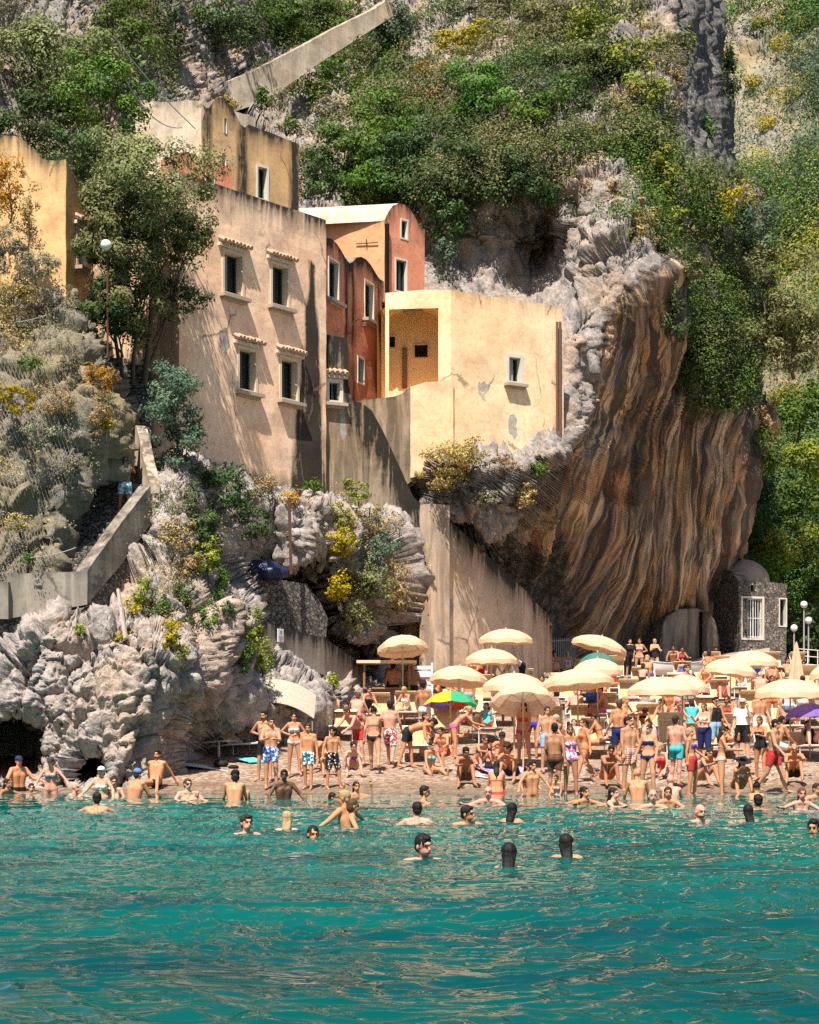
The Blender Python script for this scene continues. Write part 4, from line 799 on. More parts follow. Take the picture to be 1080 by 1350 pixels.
def plant(name, px, py, D, rx, ry, leaf, label, cat, dens=1.0, lpx=3.0, trunk=None, group=None, rd=None, lump=.34, asp=.5, hollow=.35, tilt=0, lean=(0, 0), wood='bark', limbs=7):
    """a bush or tree of its own: leafy crown round (px,py), radii in photo pixels, stem rooted at pixel trunk"""
    D = min(D, surfD(px, py, rx * .45, ry * .45) - .30 * (rx + ry) / 2 * MPP(D)); s = MPP(D); r = np.array([rx * s, (rd or (rx + ry) / 2) * s, ry * s]); c = P(px, py, D); lpx *= 1.12; n = int(dens * 4.6 * rx * ry / (lpx * lpx * asp * .9)); n = int(np.clip(n, 120, 60000))
    tp, td = (trunk if trunk else ((px + random.uniform(-.2, .2) * rx, py + ry * .85), D + r[1] * .45)); base = P(tp[0], tp[1], td)
    root = empty(name, Vector(base), label, cat, group)
    p, o, lv, cen = crown_points(r, n, lump, hollow=hollow)
    if tilt: ca, sa = math.cos(R(tilt)), math.sin(R(tilt)); T = np.array([[ca, 0, -sa], [0, 1, 0], [sa, 0, ca]]); p = p @ T.T; cen = cen @ T.T
    v, f = leaf_quads(p + c - base, o, lpx * s * rng.uniform(.55, 1.1, len(p)), asp)
    mk('crown', v, f, LEAF[leaf], root, attrs=dict(leafvar=np.repeat(lv, 4)))
    m = MB(); top = Vector(c - base); tr = max(.03, .045 * (r[0] + r[2]) * .5); b0 = Vector((0, 0, -.15)); mid = b0.lerp(top, .55) + Vector((random.uniform(-.1, .1) * r[0], 0, 0))
    m.tube([b0, b0.lerp(mid, .5) + Vector((random.uniform(-.08, .08) * r[0], 0, 0)), mid, top], [tr, tr * .8, tr * .65, tr * .3], 7)
    for k in rng.choice(len(cen), min(limbs, len(cen)), replace=False):
        e = Vector(cen[k] + c - base); st = mid.lerp(top, random.uniform(-.3, .5)); m.tube([st, st.lerp(e, .5) + Vector((0, 0, .08 * r[2])), e], [tr * .45, tr * .28, tr * .10], 5)
    m.build('trunk', M[wood], root, True); return root
B = lambda *a, **k: plant('bush', *a, cat='bush', **k)
T = lambda *a, **k: plant('tree', *a, cat='tree', **k)
def shrubs():
    # trees and bushes by their place: px, py, D, rx, ry, leaf
    T(200, 262, 52.5, 96, 104, 'olive', 'big grey-green olive tree spreading between the ochre house and the tan house', trunk=((190, 500), 53.5), dens=2.0, lpx=2.7, hollow=.3, lump=.30, limbs=16)
    T(178, 375, 52.0, 62, 82, 'olive', 'lower olive tree hanging before the left edge of the tan house', trunk=((175, 500), 53.2), dens=2.0, lpx=2.7, hollow=.3, lump=.28, limbs=12)
    T(150, 415, 51.6, 50, 52, 'dark', 'shaded lower boughs of the olive tree above the stairs', lpx=2.7, dens=1.6, trunk=((165, 505), 53.0), lump=.30)  # olive boughs in the dark leaf colour, their shade painted in
    T(135, 300, 52.0, 44, 92, 'olive', 'olive tree limb right beside the ochre side wall', lpx=2.7, dens=1.8, trunk=((160, 490), 53.2), lump=.30)
    T(250, 310, 52.8, 44, 40, 'olive', 'olive bough reaching across the top left of the tan house', lpx=2.6, dens=1.6, trunk=((195, 480), 53.5), lump=.32)
    T(235, 395, 53.2, 40, 30, 'dark', 'dark olive bough in front of the upper left tan house window', trunk=((190, 470), 53.6), lpx=2.6, lump=.36)
    T(70, 95, 62, 105, 88, 'olive', 'dense olive tree filling the upper left corner', lpx=2.7, dens=1.2, trunk=((60, 190), 62.5), limbs=10)
    T(145, 130, 60.5, 70, 66, 'green', 'bushy green tree between the corner olive and the gold house', lpx=2.7, trunk=((150, 215), 62), dens=1.1)
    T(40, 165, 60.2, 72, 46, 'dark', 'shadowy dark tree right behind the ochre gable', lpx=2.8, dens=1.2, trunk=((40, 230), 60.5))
    T(15, 35, 63.5, 60, 60, 'grey', 'half bare grey tree at the top left edge', lpx=2.2, dens=.5, trunk=((0, 110), 63), limbs=30, wood='twig')
    T(150, 38, 66, 66, 50, 'green', 'green tree leaning out below the prickly pear ledge', lpx=2.7, trunk=((150, 100), 67))
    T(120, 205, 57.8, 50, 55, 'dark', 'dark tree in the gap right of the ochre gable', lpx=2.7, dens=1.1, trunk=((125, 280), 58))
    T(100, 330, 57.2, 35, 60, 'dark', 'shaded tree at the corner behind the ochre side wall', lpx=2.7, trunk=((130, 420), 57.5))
    B(226, 520, 51.0, 50, 50, 'blue', label='bluish green shrub at the head of the stone stairs', lpx=2.6, dens=1.15, trunk=((235, 580), 52))
    B(240, 592, 51.5, 50, 52, 'blue', label='leafy blue-green shrub under the bluish one by the stair wall', lpx=2.6, trunk=((250, 640), 52.5))
    B(292, 645, 53.6, 52, 50, 'dark', label='dark shaded shrub at the foot of the tan house', lpx=2.6, dens=1.2, trunk=((295, 690), 54.5))
    B(262, 690, 50.5, 38, 46, 'dark', label='black-green shrub below the stair wall corner', lpx=2.6, dens=1.2)
    B(330, 690, 54.8, 30, 30, 'dark', label='small dark shrub left of the rusty post', lpx=2.5)
    B(238, 665, 48.6, 36, 34, 'grey', label='straggly grey-brown bush beside the bend of the stair parapet', lpx=2.0, dens=.6, limbs=26, wood='twig')
    B(232, 700, 48.2, 28, 26, 'dry', label='dry straw bush under the straggly grey one', lpx=2.2, dens=.8)
    # cliff top, left to right
    T(355, 28, 101, 74, 38, 'green', 'bright green tree above the path wall', lpx=2.6, trunk=((360, 75), 103)); T(280, 28, 93, 58, 40, 'dark', 'dark tree left of the path wall top', lpx=2.7, dens=1.2)
    T(215, 40, 83, 43, 56, 'dark', 'dark creeper-hung tree in the recess above the gold house', lpx=2.7)
    T(430, 18, 103, 54, 29, 'green', 'round green tree right above the sloping path coping', lpx=2.6)
    B(515, 42, 96, 40, 56, 'blue', label='grey-green bush at the top end of the path wall', lpx=2.6); B(540, 95, 93, 30, 30, 'olive', label='olive bush under the top end of the path', lpx=2.6)
    B(300, 138, 84, 20, 16, 'dry', label='dry tuft under the lower end of the path wall', lpx=2.2); B(372, 128, 85, 22, 16, 'grey', label='grey tuft under the middle of the path wall', lpx=2.2); B(440, 92, 88, 26, 18, 'green', label='green bush against the foot of the path wall', lpx=2.4); B(482, 66, 90, 26, 20, 'olive', label='olive bush against the upper foot of the path wall', lpx=2.4); B(905, 60, 88, 14, 26, 'olive', label='olive creeper high on the dark cliff face', lpx=2.4); B(935, 170, 92, 12, 24, 'green', label='green creeper low on the dark cliff face', lpx=2.4); B(960, 100, 101, 16, 60, 'dark', label='dark growth along the rim of the dark cliff face', lpx=2.4)
    B(345, 130, 86, 17, 19, 'green', label='small round green bush below the path wall', lpx=2.5, dens=1.2); B(415, 110, 90, 22, 24, 'olive', label='olive scrub clump just below the path wall middle', lpx=2.4)
    B(385, 165, 85, 15, 16, 'green', label='little leafy bush right of the gold gable', lpx=2.4); B(430, 145, 87, 24, 18, 'grey', label='grey dry clump above the big green thicket', lpx=2.2)
    B(612, 52, 91, 46, 22, 'yellow', label='mustard yellow broom at the top of the slope', lpx=2.4, dens=1.1); B(580, 92, 89, 34, 20, 'yellow', label='golden broom lower left of the mustard one', lpx=2.4); B(576, 126, 87, 15, 20, 'rust', label='orange dry tuft under the golden broom', lpx=2.3)
    B(640, 22, 95, 40, 18, 'grey', label='pale dry grass bush above the mustard broom', lpx=2.2); 
    T(455, 192, 79.5, 67, 56, 'green', 'green tree at the left of the thicket behind the houses', lpx=2.7, dens=1.15, trunk=((455, 270), 80)); T(420, 235, 77.5, 38, 40, 'dark', 'dark tree right beside the gold house wall', lpx=2.7)
    T(520, 165, 81.5, 74, 47, 'green', 'mid green tree topping the thicket', lpx=2.7); T(540, 225, 78, 78, 58, 'dark', 'dark dense tree above the orange barrel roof', lpx=2.7, dens=1.2); T(480, 245, 77.5, 58, 38, 'green', 'leafy tree directly above the pale barrel roof', lpx=2.7)
    T(640, 130, 80.5, 69, 60, 'green', 'large fresh green tree in the middle of the thicket', lpx=2.8, dens=1.15, trunk=((640, 215), 82)); T(700, 165, 79.5, 65, 67, 'green', 'fresh green tree right of the largest one', lpx=2.8); T(615, 225, 77, 58, 52, 'dark', 'shadowed tree under the fresh green ones', lpx=2.7, dens=1.2)  # dark leaf colour on the lower trees paints in the shade under the thicket
    T(680, 245, 76.2, 56, 54, 'dark', 'dark creepers and tree above the bare pale rock', lpx=2.7, dens=1.05); T(595, 285, 75.0, 40, 40, 'dark', 'dark tree right of the round orange gable', lpx=2.7)
    B(585, 340, 74.0, 22, 30, 'blue', label='dull bluish bush between the gable and the bare rock', lpx=2.5, dens=.8)
    T(735, 40, 90, 67, 49, 'olive', 'olive tree at the top left of the headland', lpx=2.8); T(800, 38, 86, 69, 47, 'lime', 'yellow-green tree at the crest of the headland', lpx=2.8, dens=1.1); T(842, 66, 84.5, 49, 49, 'lime', 'lime tree at the right shoulder of the headland', lpx=2.8)
    T(770, 88, 83.5, 60, 47, 'olive', 'broad olive tree in the middle of the headland', lpx=2.8); T(750, 135, 80.5, 45, 43, 'dark', 'dark hollow tree below the broad olive', lpx=2.7); T(858, 125, 82, 38, 49, 'lime', 'light tree on the edge above the dark cliff face', lpx=2.7)
    B(832, 140, 81, 44, 44, 'dry', label='brown dead bush in the middle of the headland', lpx=2.2, dens=.6, limbs=30, wood='twig'); B(800, 190, 78, 34, 32, 'olive', label='olive bush above the bare ledge', lpx=2.5); B(850, 190, 79, 36, 36, 'olive', label='olive green bush right of the dead one', lpx=2.6); B(785, 175, 79, 18, 14, 'yellow', label='ochre bush left above the bare ledge', lpx=2.3)
    B(812, 255, 74.5, 20, 28, 'dry', label='straw bush on the bare ledge', lpx=2.2, dens=.7); B(845, 300, 73, 22, 30, 'dry', label='dry grass bush over the lip of the striped rock', lpx=2.2, dens=.8)
    B(872, 240, 78.5, 30, 44, 'lime', label='tall yellow-green bush down the headland edge', lpx=2.6); B(885, 300, 77, 32, 34, 'lime', label='yellow-green bush over the top of the striped rock', lpx=2.6)
    B(905, 355, 78.5, 30, 26, 'olive', label='olive bush in the gully right of the striped rock', lpx=2.6)
    B(950, 272, 81.5, 36, 44, 'yellow', label='dark mustard bush at the foot of the dark cliff face', lpx=2.4, dens=.9); B(985, 290, 84.5, 36, 50, 'blue', label='grey-green tree right of the dark mustard bush', lpx=2.6, dens=1.1); B(925, 235, 82.5, 20, 26, 'olive', label='small olive bush clinging to the dark cliff face', lpx=2.4)
    T(1008, 395, 84, 74, 69, 'olive', 'large pale olive tree on the spur right of the cliff', lpx=2.8, dens=1.1, trunk=((1005, 480), 86)); T(1052, 440, 85, 54, 65, 'olive', 'pale olive tree farther right on the spur', lpx=2.8); T(985, 465, 82.5, 47, 54, 'olive', 'olive tree hanging under the largest pale one', lpx=2.7)
    B(885, 420, 78.0, 22, 50, 'dark', label='dark ivy hanging down the cleft beside the striped rock', lpx=2.6, dens=1.1); B(912, 480, 78.2, 28, 36, 'dark', label='dark creeper in the middle of the overhang', lpx=2.6); B(940, 425, 80, 26, 34, 'dark', label='dark bush under the pale olive spur', lpx=2.6); B(955, 520, 79.8, 28, 34, 'green', label='green creeper at the right rim of the overhang', lpx=2.5)
    B(1010, 560, 86, 22, 44, 'dry', label='straw-coloured dry bush at the right edge of the overhang', lpx=2.3)
    # trees in the gorge on the right
    for k, (x, y, d, a, b, l, t) in enumerate([(1060, 540, 100, 46, 48, 'green', 'green tree at the right edge under the olive spur'), (1062, 610, 97, 46, 42, 'lime', 'sunny yellow-green tree in the gorge'), (1012, 640, 96, 42, 44, 'dark', 'dark tree close behind the rim of the overhang'), (1050, 670, 95, 48, 40, 'green', 'dense green tree in the middle of the gorge'),
        (1000, 700, 93.5, 34, 40, 'dark', 'dark tree above the vaulted roof of the stone hut'), (1040, 722, 92.5, 48, 38, 'lime', 'light green tree above the stone hut'), (1075, 760, 92, 40, 44, 'green', 'green tree right of the stone hut'), (1015, 752, 91, 36, 24, 'green', 'low green tree just over the stone hut roof'), (1062, 820, 91, 36, 46, 'dark', 'dark bush behind the globe lamps'), (1005, 600, 98, 36, 36, 'green', 'small tree below the dry bush in the gorge')]):
        T(x, y, d, a, b, l, t, lpx=2.9, dens=1.1)
    # lower shrubs
    B(640, 655, 62.4, 26, 16, 'grey', label='grey dead scrub on the rock under the patched wall', lpx=2.0, dens=.7); B(690, 655, 64.0, 22, 18, 'dry', label='straw tuft on the rock edge left of the striped belly', lpx=2.0, dens=.8); B(592, 608, 61.4, 46, 36, 'dry', label='round straw-green shrub under the loggia terrace', lpx=2.2, dens=1.1); B(612, 598, 61.6, 34, 26, 'yellow', label='olive-yellow growth in the round straw shrub', lpx=2.1, dens=.7); B(665, 612, 62.6, 26, 16, 'dry', label='brown dry tuft below the patched yellow wall', lpx=2.1, dens=.7); B(712, 618, 63.6, 16, 12, 'green', label='tiny green tuft near the drainpipe foot', lpx=2.0)
    B(470, 648, 59.3, 22, 16, 'lime', label='pale lime shrub against the stained stair wall', lpx=2.2); B(452, 680, 58.6, 18, 24, 'lime', label='bright lime shrub right of the rusty post', lpx=2.2); B(452, 715, 57.9, 22, 26, 'yellow', label='yellow-green shrub under the bright lime one', lpx=2.2)
    B(412, 640, 58.3, 18, 12, 'green', label='low green tuft at the foot of the damp stain', lpx=2.0); B(500, 725, 60.0, 28, 24, 'blue', label='silvery green shrub on the crag beside the stair ramp', lpx=2.2); B(490, 770, 59.0, 34, 28, 'olive', label='olive shrub on the crag left of the arch', lpx=2.3); B(522, 770, 60.5, 24, 40, 'dry', label='dry brown shrub beside the dark arch', lpx=2.2, dens=.8); B(450, 775, 57.6, 26, 22, 'yellow', label='ochre shrub above the crag hollow', lpx=2.2); B(470, 815, 58.4, 26, 24, 'olive', label='dusty shrub above the beach bar', lpx=2.2); B(500, 690, 60.3, 30, 24, 'dry', label='rust-brown twigs on the stained stair wall', lpx=2.0, dens=.45, limbs=24, wood='twig')
    B(345, 640, 56.4, 34, 16, 'dry', label='dry grass tuft below the lower left tan house window', lpx=2.0, dens=.7); B(385, 655, 57.2, 22, 12, 'rust', label='orange dry tuft beside the rusty post', lpx=2.0, dens=.7); B(330, 655, 55.6, 18, 14, 'olive', label='grey-green tuft left of the dry grass tuft', lpx=2.0)
    for (x, y, d, a, b, l, t) in [(190, 785, 45.3, 20, 26, 'lime', 'lime green fern bush on the rubble footing'), (175, 800, 44.9, 12, 14, 'yellow', 'yellowing tuft beside the lime fern bush'), (225, 835, 43.9, 14, 30, 'yellow', 'yellow-green strip of weeds on the sea rock'), (240, 860, 44.2, 10, 18, 'lime', 'lime weeds lower on the sea rock'), (275, 735, 47.8, 26, 30, 'lime', 'bright weeds on the boulder below the dark shrubs'), (292, 765, 48.0, 12, 30, 'green', 'green weeds running down the boulder'), (250, 745, 47.6, 22, 18, 'dry', 'dry flowers above the boulder'),
        (330, 830, 50.6, 22, 34, 'lime', 'lime weeds cascading beside the ramp wall'), (345, 872, 49.8, 18, 34, 'lime', 'yellow-green weeds tumbling down to the beach rock'), (322, 868, 49.4, 14, 30, 'green', 'dark green weeds in the cleft left of the tumbling ones'), (275, 815, 47.8, 16, 30, 'green', 'green shrub in the cleft of the sea rock'), (300, 805, 48.6, 14, 20, 'dark', 'dark shrub beside the rubble wall end'), (105, 828, 44.6, 10, 9, 'lime', 'small lime tuft on the sea rock crest'), (133, 825, 44.6, 11, 8, 'lime', 'second lime tuft on the sea rock crest near the plank'), (165, 838, 44.3, 14, 9, 'yellow', 'yellow tuft below the leaning plank'), (440, 898, 54.2, 14, 15, 'lime', 'lime bush at the foot of the ramp wall'),
        (240, 790, 46.6, 20, 30, 'dark', 'dark shrub in the hollow under the stair wall'), (215, 800, 45.5, 16, 20, 'green', 'mid green shrub below the stair wall')]:
        B(x, y, d, a, b, l, label=t, lpx=2.0, dens=1.0)
    # bank on the left
    for (x, y, d, a, b, l, t, dn) in [(15, 250, 50.8, 30, 44, 'rust', 'orange dry bush against the ochre front', .8), (38, 290, 50.6, 18, 50, 'dry', 'dry vine creeping up the ochre front', .5), (8, 320, 50.2, 34, 40, 'grey', 'grey withered bush left under the ochre front', .8), (45, 350, 50.0, 36, 34, 'grey', 'grey twiggy bush below the ochre front', .8), (20, 395, 49.4, 44, 36, 'dry', 'straw bush on the bank below the grey twigs', .7), (75, 395, 50.4, 34, 28, 'grey', 'grey scrub at the corner of the ochre house', .7), (30, 385, 49.2, 16, 8, 'yellow', 'mustard tuft among the grey scrub', 1),
        (128, 505, 48.6, 32, 28, 'rust', 'orange dry bush at the top of the stairs', .9), (125, 548, 48.0, 34, 34, 'dry', 'straw bush overhanging the stairs', .8), (140, 560, 48.2, 16, 18, 'yellow', 'mustard growth on the bush over the stairs', .8), (18, 525, 46.6, 34, 24, 'yellow', 'mustard green bush on the netted bank', 1), (92, 480, 48.2, 30, 22, 'grey', 'grey scrub in the middle of the netted bank', .7), (40, 480, 47.6, 22, 14, 'green', 'green tuft on the upper netted bank', .8), (50, 570, 46.4, 30, 20, 'grey', 'grey dry tuft on the lower netted bank', .6), (38, 735, 45.4, 14, 10, 'green', 'small green weed at the foot of the netted bank', 1), (70, 530, 47.0, 30, 24, 'dry', 'pale dry tuft right of the mustard green bush', .6), (30, 690, 45.6, 40, 16, 'dry', 'dry tuft low on the netted bank', .4), (95, 610, 46.6, 24, 18, 'grey', 'grey tuft beside the shaded rock edge', .5)]:
        B(x, y, d, a, b, l, label=t, lpx=1.9, dens=dn, limbs=14, wood='twig')
shrubs()
# scrub that covers the cliff and the gorge: nobody could count it
def scrub(name, surf, leaf, n, sel, label, per=26, rad=.5, lp=2.4, off=.15):
    pos, px, py = SURF[surf]; w = sel(px, py, pos); k = rng.choice(len(pos), n, p=w / w.sum()); c = pos[k]; D = c[:, 1]
    r = rad * rng.uniform(.4, 1.3, n); q = rng.normal(size=(n, per, 3)); q /= np.linalg.norm(q, axis=2, keepdims=True); q *= rng.uniform(.2, 1, (n, per, 1)) ** .5
    q[:, :, 2] = q[:, :, 2] * .75 + .25; p = (c[:, None] + np.array([0, -off, .1]) + q * r[:, None, None]).reshape(-1, 3); o = q.reshape(-1, 3) * 1.0 + np.array([0, -.15, .35]) + .28 * rng.normal(size=(n * per, 3)); o /= np.linalg.norm(o, axis=1, keepdims=True)
    v, f = leaf_quads(p, o, np.repeat(lp * D / FPX, per) * rng.uniform(.5, 1.1, n * per), .5)
    lv = np.clip(np.repeat(.5 + .28 * rng.normal(size=n), per) + .09 * rng.normal(size=n * per), 0, 1)
    return tag(mk(name, v, f, LEAF[leaf], attrs=dict(leafvar=np.repeat(lv, 4))), label, None, None, 'stuff')
def ell(px, py, l):
    w = 0
    for (x, y, a, b, s) in l: w = w + s * np.exp(-(((px - x) / a) ** 2 + ((py - y) / b) ** 2) * 1.4)
    return w
nz = lambda pos, f, s, lo=.0, hi=.3: sstep(lo, hi, fbm(pos * f, 3, s))
up_left = [(60, 100, 120, 110, 1), (180, 30, 90, 60, .6), (330, 30, 110, 50, .8), (480, 40, 60, 60, .7), (480, 120, 120, 40, .7), (560, 200, 150, 80, 1), (660, 180, 110, 90, 1), (780, 80, 120, 90, 1), (860, 150, 80, 110, .9), (880, 280, 50, 60, .9), (950, 280, 50, 60, 1), (970, 420, 50, 120, 1), (640, 20, 120, 30, .5), (900, 450, 40, 80, .8)]
clip_ = lambda px, py: (1 - sstep(0, 20, px - np.interp(py, [0, 230, 260, 420], [866, 884, 2000, 2000])) * (1 - sstep(230, 250, py))) * np.where((py > 330) & (px < 870), 0, 1) * np.where((py > 560), 0, 1)
for nm, lf, n, s in (('olive_scrub', 'olive', 2600, 31), ('dark_scrub', 'dark', 3400, 32), ('green_scrub', 'green', 2000, 33), ('dry_scrub', 'dry', 520, 34), ('grey_scrub', 'grey', 520, 35)):
    scrub(nm, 'cliff', lf, int(n * .6), lambda px, py, pos: (ell(px, py, up_left) * (.02 + nz(pos, .16, s, .05, .35) * 1.3) + (.04 * (py < 300) if lf in ('dry', 'grey') else 0)) * clip_(px, py), 'scrub covering the cliff', 80, 1.0 if lf not in ('dry', 'grey') else .45)
mt = lambda px, py, pos: (.5 + sstep(150, 330, py)) * (1 - .93 * ell(px, py, [(1010, 190, 40, 50, 1), (1055, 150, 36, 40, .6), (965, 20, 30, 20, .8)]).clip(0, 1))
for nm, lf, n, s in (('gorge_wood_green', 'green', 620, 41), ('gorge_wood_dark', 'dark', 800, 42), ('gorge_wood_lime', 'lime', 260, 43), ('gorge_dry_grass', 'yellow', 150, 44), ('gorge_wood_grey', 'blue', 420, 45)):
    scrub(nm, 'mountainside', lf, n, lambda px, py, pos: mt(px, py, pos) * (.04 + nz(pos, .055, s, -.05, .25)) + (.05 if lf == 'yellow' else 0), 'woods on the far side of the gorge', 420, 3.6 if lf != 'yellow' else 1.5, 2.3, .3)
scrub('bank_scrub_grey', 'rocky_bank', 'grey', 420, lambda px, py, pos: (.15 + nz(pos, .5, 51)) * (px < 120), 'dry scrub on the netted bank', 26, .30, 1.6, .05)
scrub('bank_scrub_dry', 'rocky_bank', 'dry', 460, lambda px, py, pos: (.1 + nz(pos, .5, 52)) * (px < 125) * (py < 640), 'dry grass on the netted bank', 26, .30, 1.6, .05)
low = [(300, 650, 60, 40, 1), (260, 720, 60, 50, .8), (480, 700, 50, 60, .8), (490, 780, 60, 50, 1), (230, 800, 40, 40, .5), (330, 850, 20, 50, .8), (400, 640, 60, 25, .9)]
for nm, lf, n, s in (('crag_scrub_olive', 'olive', 420, 61), ('crag_scrub_dry', 'dry', 520, 62), ('crag_scrub_green', 'green', 380, 63)):
    scrub(nm, 'sea_cliff', lf, n, lambda px, py, pos: ell(px, py, low) * (.1 + nz(pos, .45, s)), 'low scrub on the crag under the houses', 16, .3, 1.8, .05)
# ------------------------------------------------------------------ beach furniture
def bz(x, y): return float(beach_z(x, y))
def beach_pt(px, py):
    D = beachD(py); x = (px - 540) * D / FPX; return Vector((x, D, bz(x, D)))
def top_pt(px, py, h):
    Y = np.linspace(42, 84, 4000); yy = HZ - (beach_z(0, Y) + h - CAMH) * FPX / Y; k = np.argmin(np.abs(yy - py)); D = Y[k]; x = (px - 540) * D / FPX; return Vector((x, D, bz(x, D)))
CAN = (0.84, 0.60, 0.41)
def canopy_mesh(r, rise, val, nseg=8, sub=4, inv=False):
    V = []; F = []; n = nseg * sub; rings = [(.02, 0), (.25, .045), (.5, .16), (.75, .38), (.92, .62), (1.0, .78)]
    for (q, d) in rings:
        for k in range(n):
            a = 2 * math.pi * k / n; t = (k % sub) / sub; sag = math.sin(math.pi * t); V.append((r * q * (1 - .035 * sag * q) * math.cos(a), r * q * (1 - .035 * sag * q) * math.sin(a), rise * (1 - d) - .035 * sag * q * q))
    for j in range(2):
        for k in range(n):
            a = 2 * math.pi * k / n; t = (k % sub) / sub; sag = math.sin(math.pi * t); rr = r * (1.0 - .035 * sag) + .012 * (j + 1); V.append((rr * math.cos(a), rr * math.sin(a), rise * .22 - .035 * sag - val * (j + 1) / 2 * (1 - .12 * (k % 2))))
    m = len(rings) + 2
    for i in range(m - 1):
        for k in range(n): F.append((i*n+k, i*n+(k+1) % n, (i+1)*n+(k+1) % n, (i+1)*n+k))
    F.append(tuple(range(n))); return V, F
_ribm = None
def parasol(px, py, label, w=None, h=2.2, tilt=0, az=0, col=CAN, val=.16, rise=.46, colours=None):
    b = top_pt(px, py, h); r = (w * b.y / FPX / 2) if w else 1.05
    root = empty('parasol', b, label, 'parasol', 'parasols on the beach', random.uniform(0, .7))
    T = Matrix.Translation((0, 0, h - rise)) @ Matrix.Rotation(R(az) - root.rotation_euler.z, 4, 'Z') @ Matrix.Rotation(R(tilt), 4, 'X') @ Matrix.Rotation(-R(az), 4, 'Z')
    m = MB(); m.tube([(0, 0, -.3), (0, 0, h - rise + .1)], .024, 8); m.build('pole', M['wood_pole'], root)
    V, F = canopy_mesh(r, rise, val); pv = MB()
    if colours:
        n = 32
        for s in range(8):
            fs = [f for f in F[:-1] if (min(f) % n if (max(f) % n - min(f) % n) < 8 else max(f) % n) // 4 == s]; used = sorted({i for f in fs for i in f}); ix = {v: i for i, v in enumerate(used)}
            c = mk('canopy_panel', [T @ Vector(V[i]) for i in used], [tuple(ix[i] for i in f) for f in fs], M['parasol'], root, color=colours[s % len(colours)])
    else: mk('canopy', [T @ Vector(v) for v in V], F, M['parasol'], root, color=col)
    for k in range(8):
        a = 2 * math.pi * k / 8; d = Vector((math.cos(a), math.sin(a), 0)); rb = MB(); rb.tube([T @ Vector((0, 0, rise - .03)), T @ (d * r * .5 + Vector((0, 0, rise * .84 - .03))), T @ (d * r * .98 + Vector((0, 0, rise * .22 - .03)))], .008, 4); rb.tube([T @ Vector((0, 0, .02)), T @ (d * r * .5 + Vector((0, 0, rise * .84 - .03)))], .006, 4); rb.build('rib', M['grey_metal'], root)
    f = MB(); f.lathe([(.03, h - .02), (.025, h + .03), (.008, h + .06)], 8); fo = f.build('finial', M['wood_pole'], root); fo.matrix_parent_inverse = T @ Matrix.Translation((0, 0, -(h - rise)))
    return root
for a in [(531, 838, 'beige parasol tilted over the beach bar at the cliff foot', 66, 2.75, 14, 200), (667, 829, 'beige parasol farthest up the beach against the ramp wall', 70, 2.68), (648, 855, 'flat beige parasol just below the one against the ramp wall', 68), (605, 878, 'beige parasol behind the rainbow umbrella', 76, 2.2, 8, 150),
          (678, 887, 'beige parasol behind the tilted one with showing ribs', 82), (690, 903, 'beige parasol tipped toward the sea so its dark ribs show through', 84, 2.2, -22, 0), (762, 882, 'large beige parasol in the middle of the beach', 95, 2.2, -6, 40), (788, 868, 'beige parasol below the teal canopy', 66), (790, 838, 'beige parasol tilted to the right in the shade of the overhang', 73, 2.2, 14, 95),
          (874, 892, 'wide beige parasol beside the red striped one', 92), (963, 868, 'beige parasol before the concrete landing', 68, 2.2, 7, 90), (991, 858, 'beige parasol below the barred stone hut', 70), (1042, 895, 'large beige parasol in the front row at the right edge', 92), (1098, 873, 'beige parasol cut off by the right edge of the beach', 60)]:
    parasol(*a)
parasol(900, 889, 'beige parasol with red panels behind the wide one', 70, colours=[(.62, .07, .06), CAN, CAN, CAN])
parasol(788, 860, 'teal green parasol in the shade behind the beige ones', 50, col=(.05, .22, .20))
parasol(1068, 927, 'violet parasol at the right edge', 62, h=1.55, col=(.22, .13, .52), val=.05, rise=.40)
parasol(594, 911, 'low rainbow umbrella of yellow green red and violet panels', 70, h=1.55, tilt=-8, az=0, val=.03, rise=.48, colours=[(.02, .45, .22), (.65, .08, .05), (.22, .12, .50), (.22, .12, .50), (.78, .55, .03), (.78, .55, .03), (.02, .45, .22), (.02, .45, .22)])
# closed parasol
b = top_pt(1050, 846, 2.3); root = empty('closed_parasol', b, 'folded beige parasol standing upright by the white rail', 'parasol'); m = MB(); m.tube([(0, 0, -.3), (0, 0, 1.0)], .025, 8); m.build('pole', M['wood_pole'], root)
m = MB(); pf_ = []
for i in range(9):
    t = i / 8; pf_.append((.015 + .24 * t ** .8 * (1 if i < 8 else .85), 2.3 - 1.5 * t))
m.lathe(pf_[::-1], 16)
for i, v in enumerate(m.v): k = i % 16; q = 1 + (.22 if k % 2 else -.15); m.v[i] = (v[0] * q, v[1] * q, v[2])
m.build('canopy', M['parasol'], root, color=CAN)
# striped shade sheet by the rock
b = beach_pt(372, 985); root = empty('shade_tent', b, 'pale striped shade cloth propped against the sea rock', 'shade cloth'); m = MB(); n = 10; V = []; F = []
for i in range(n + 1):
    for j in range(5): x = -.95 + 1.9 * i / n; V.append((x, -.55 + .28 * j, 1.28 - .5 * abs(x / .95 + .3) ** 2 * .55 + .16 * j - .06 * math.sin(j * 1.2)))
F = [(i*5+j, (i+1)*5+j, (i+1)*5+j+1, i*5+j+1) for i in range(n) for j in range(4)]; mk('cloth', V, F, M['cloth'], root, True, color=(.40, .35, .28))

for a_, b_ in (((-.9, -.5, -.1), (-.9, -.5, .9)), ((.9, -.5, -.1), (.9, -.5, .75)), ((-.9, .5, 0), (-.9, .5, 1.4))): m = MB(); m.tube([a_, b_], .015, 6); m.build('pole', M['grey_metal'], root)

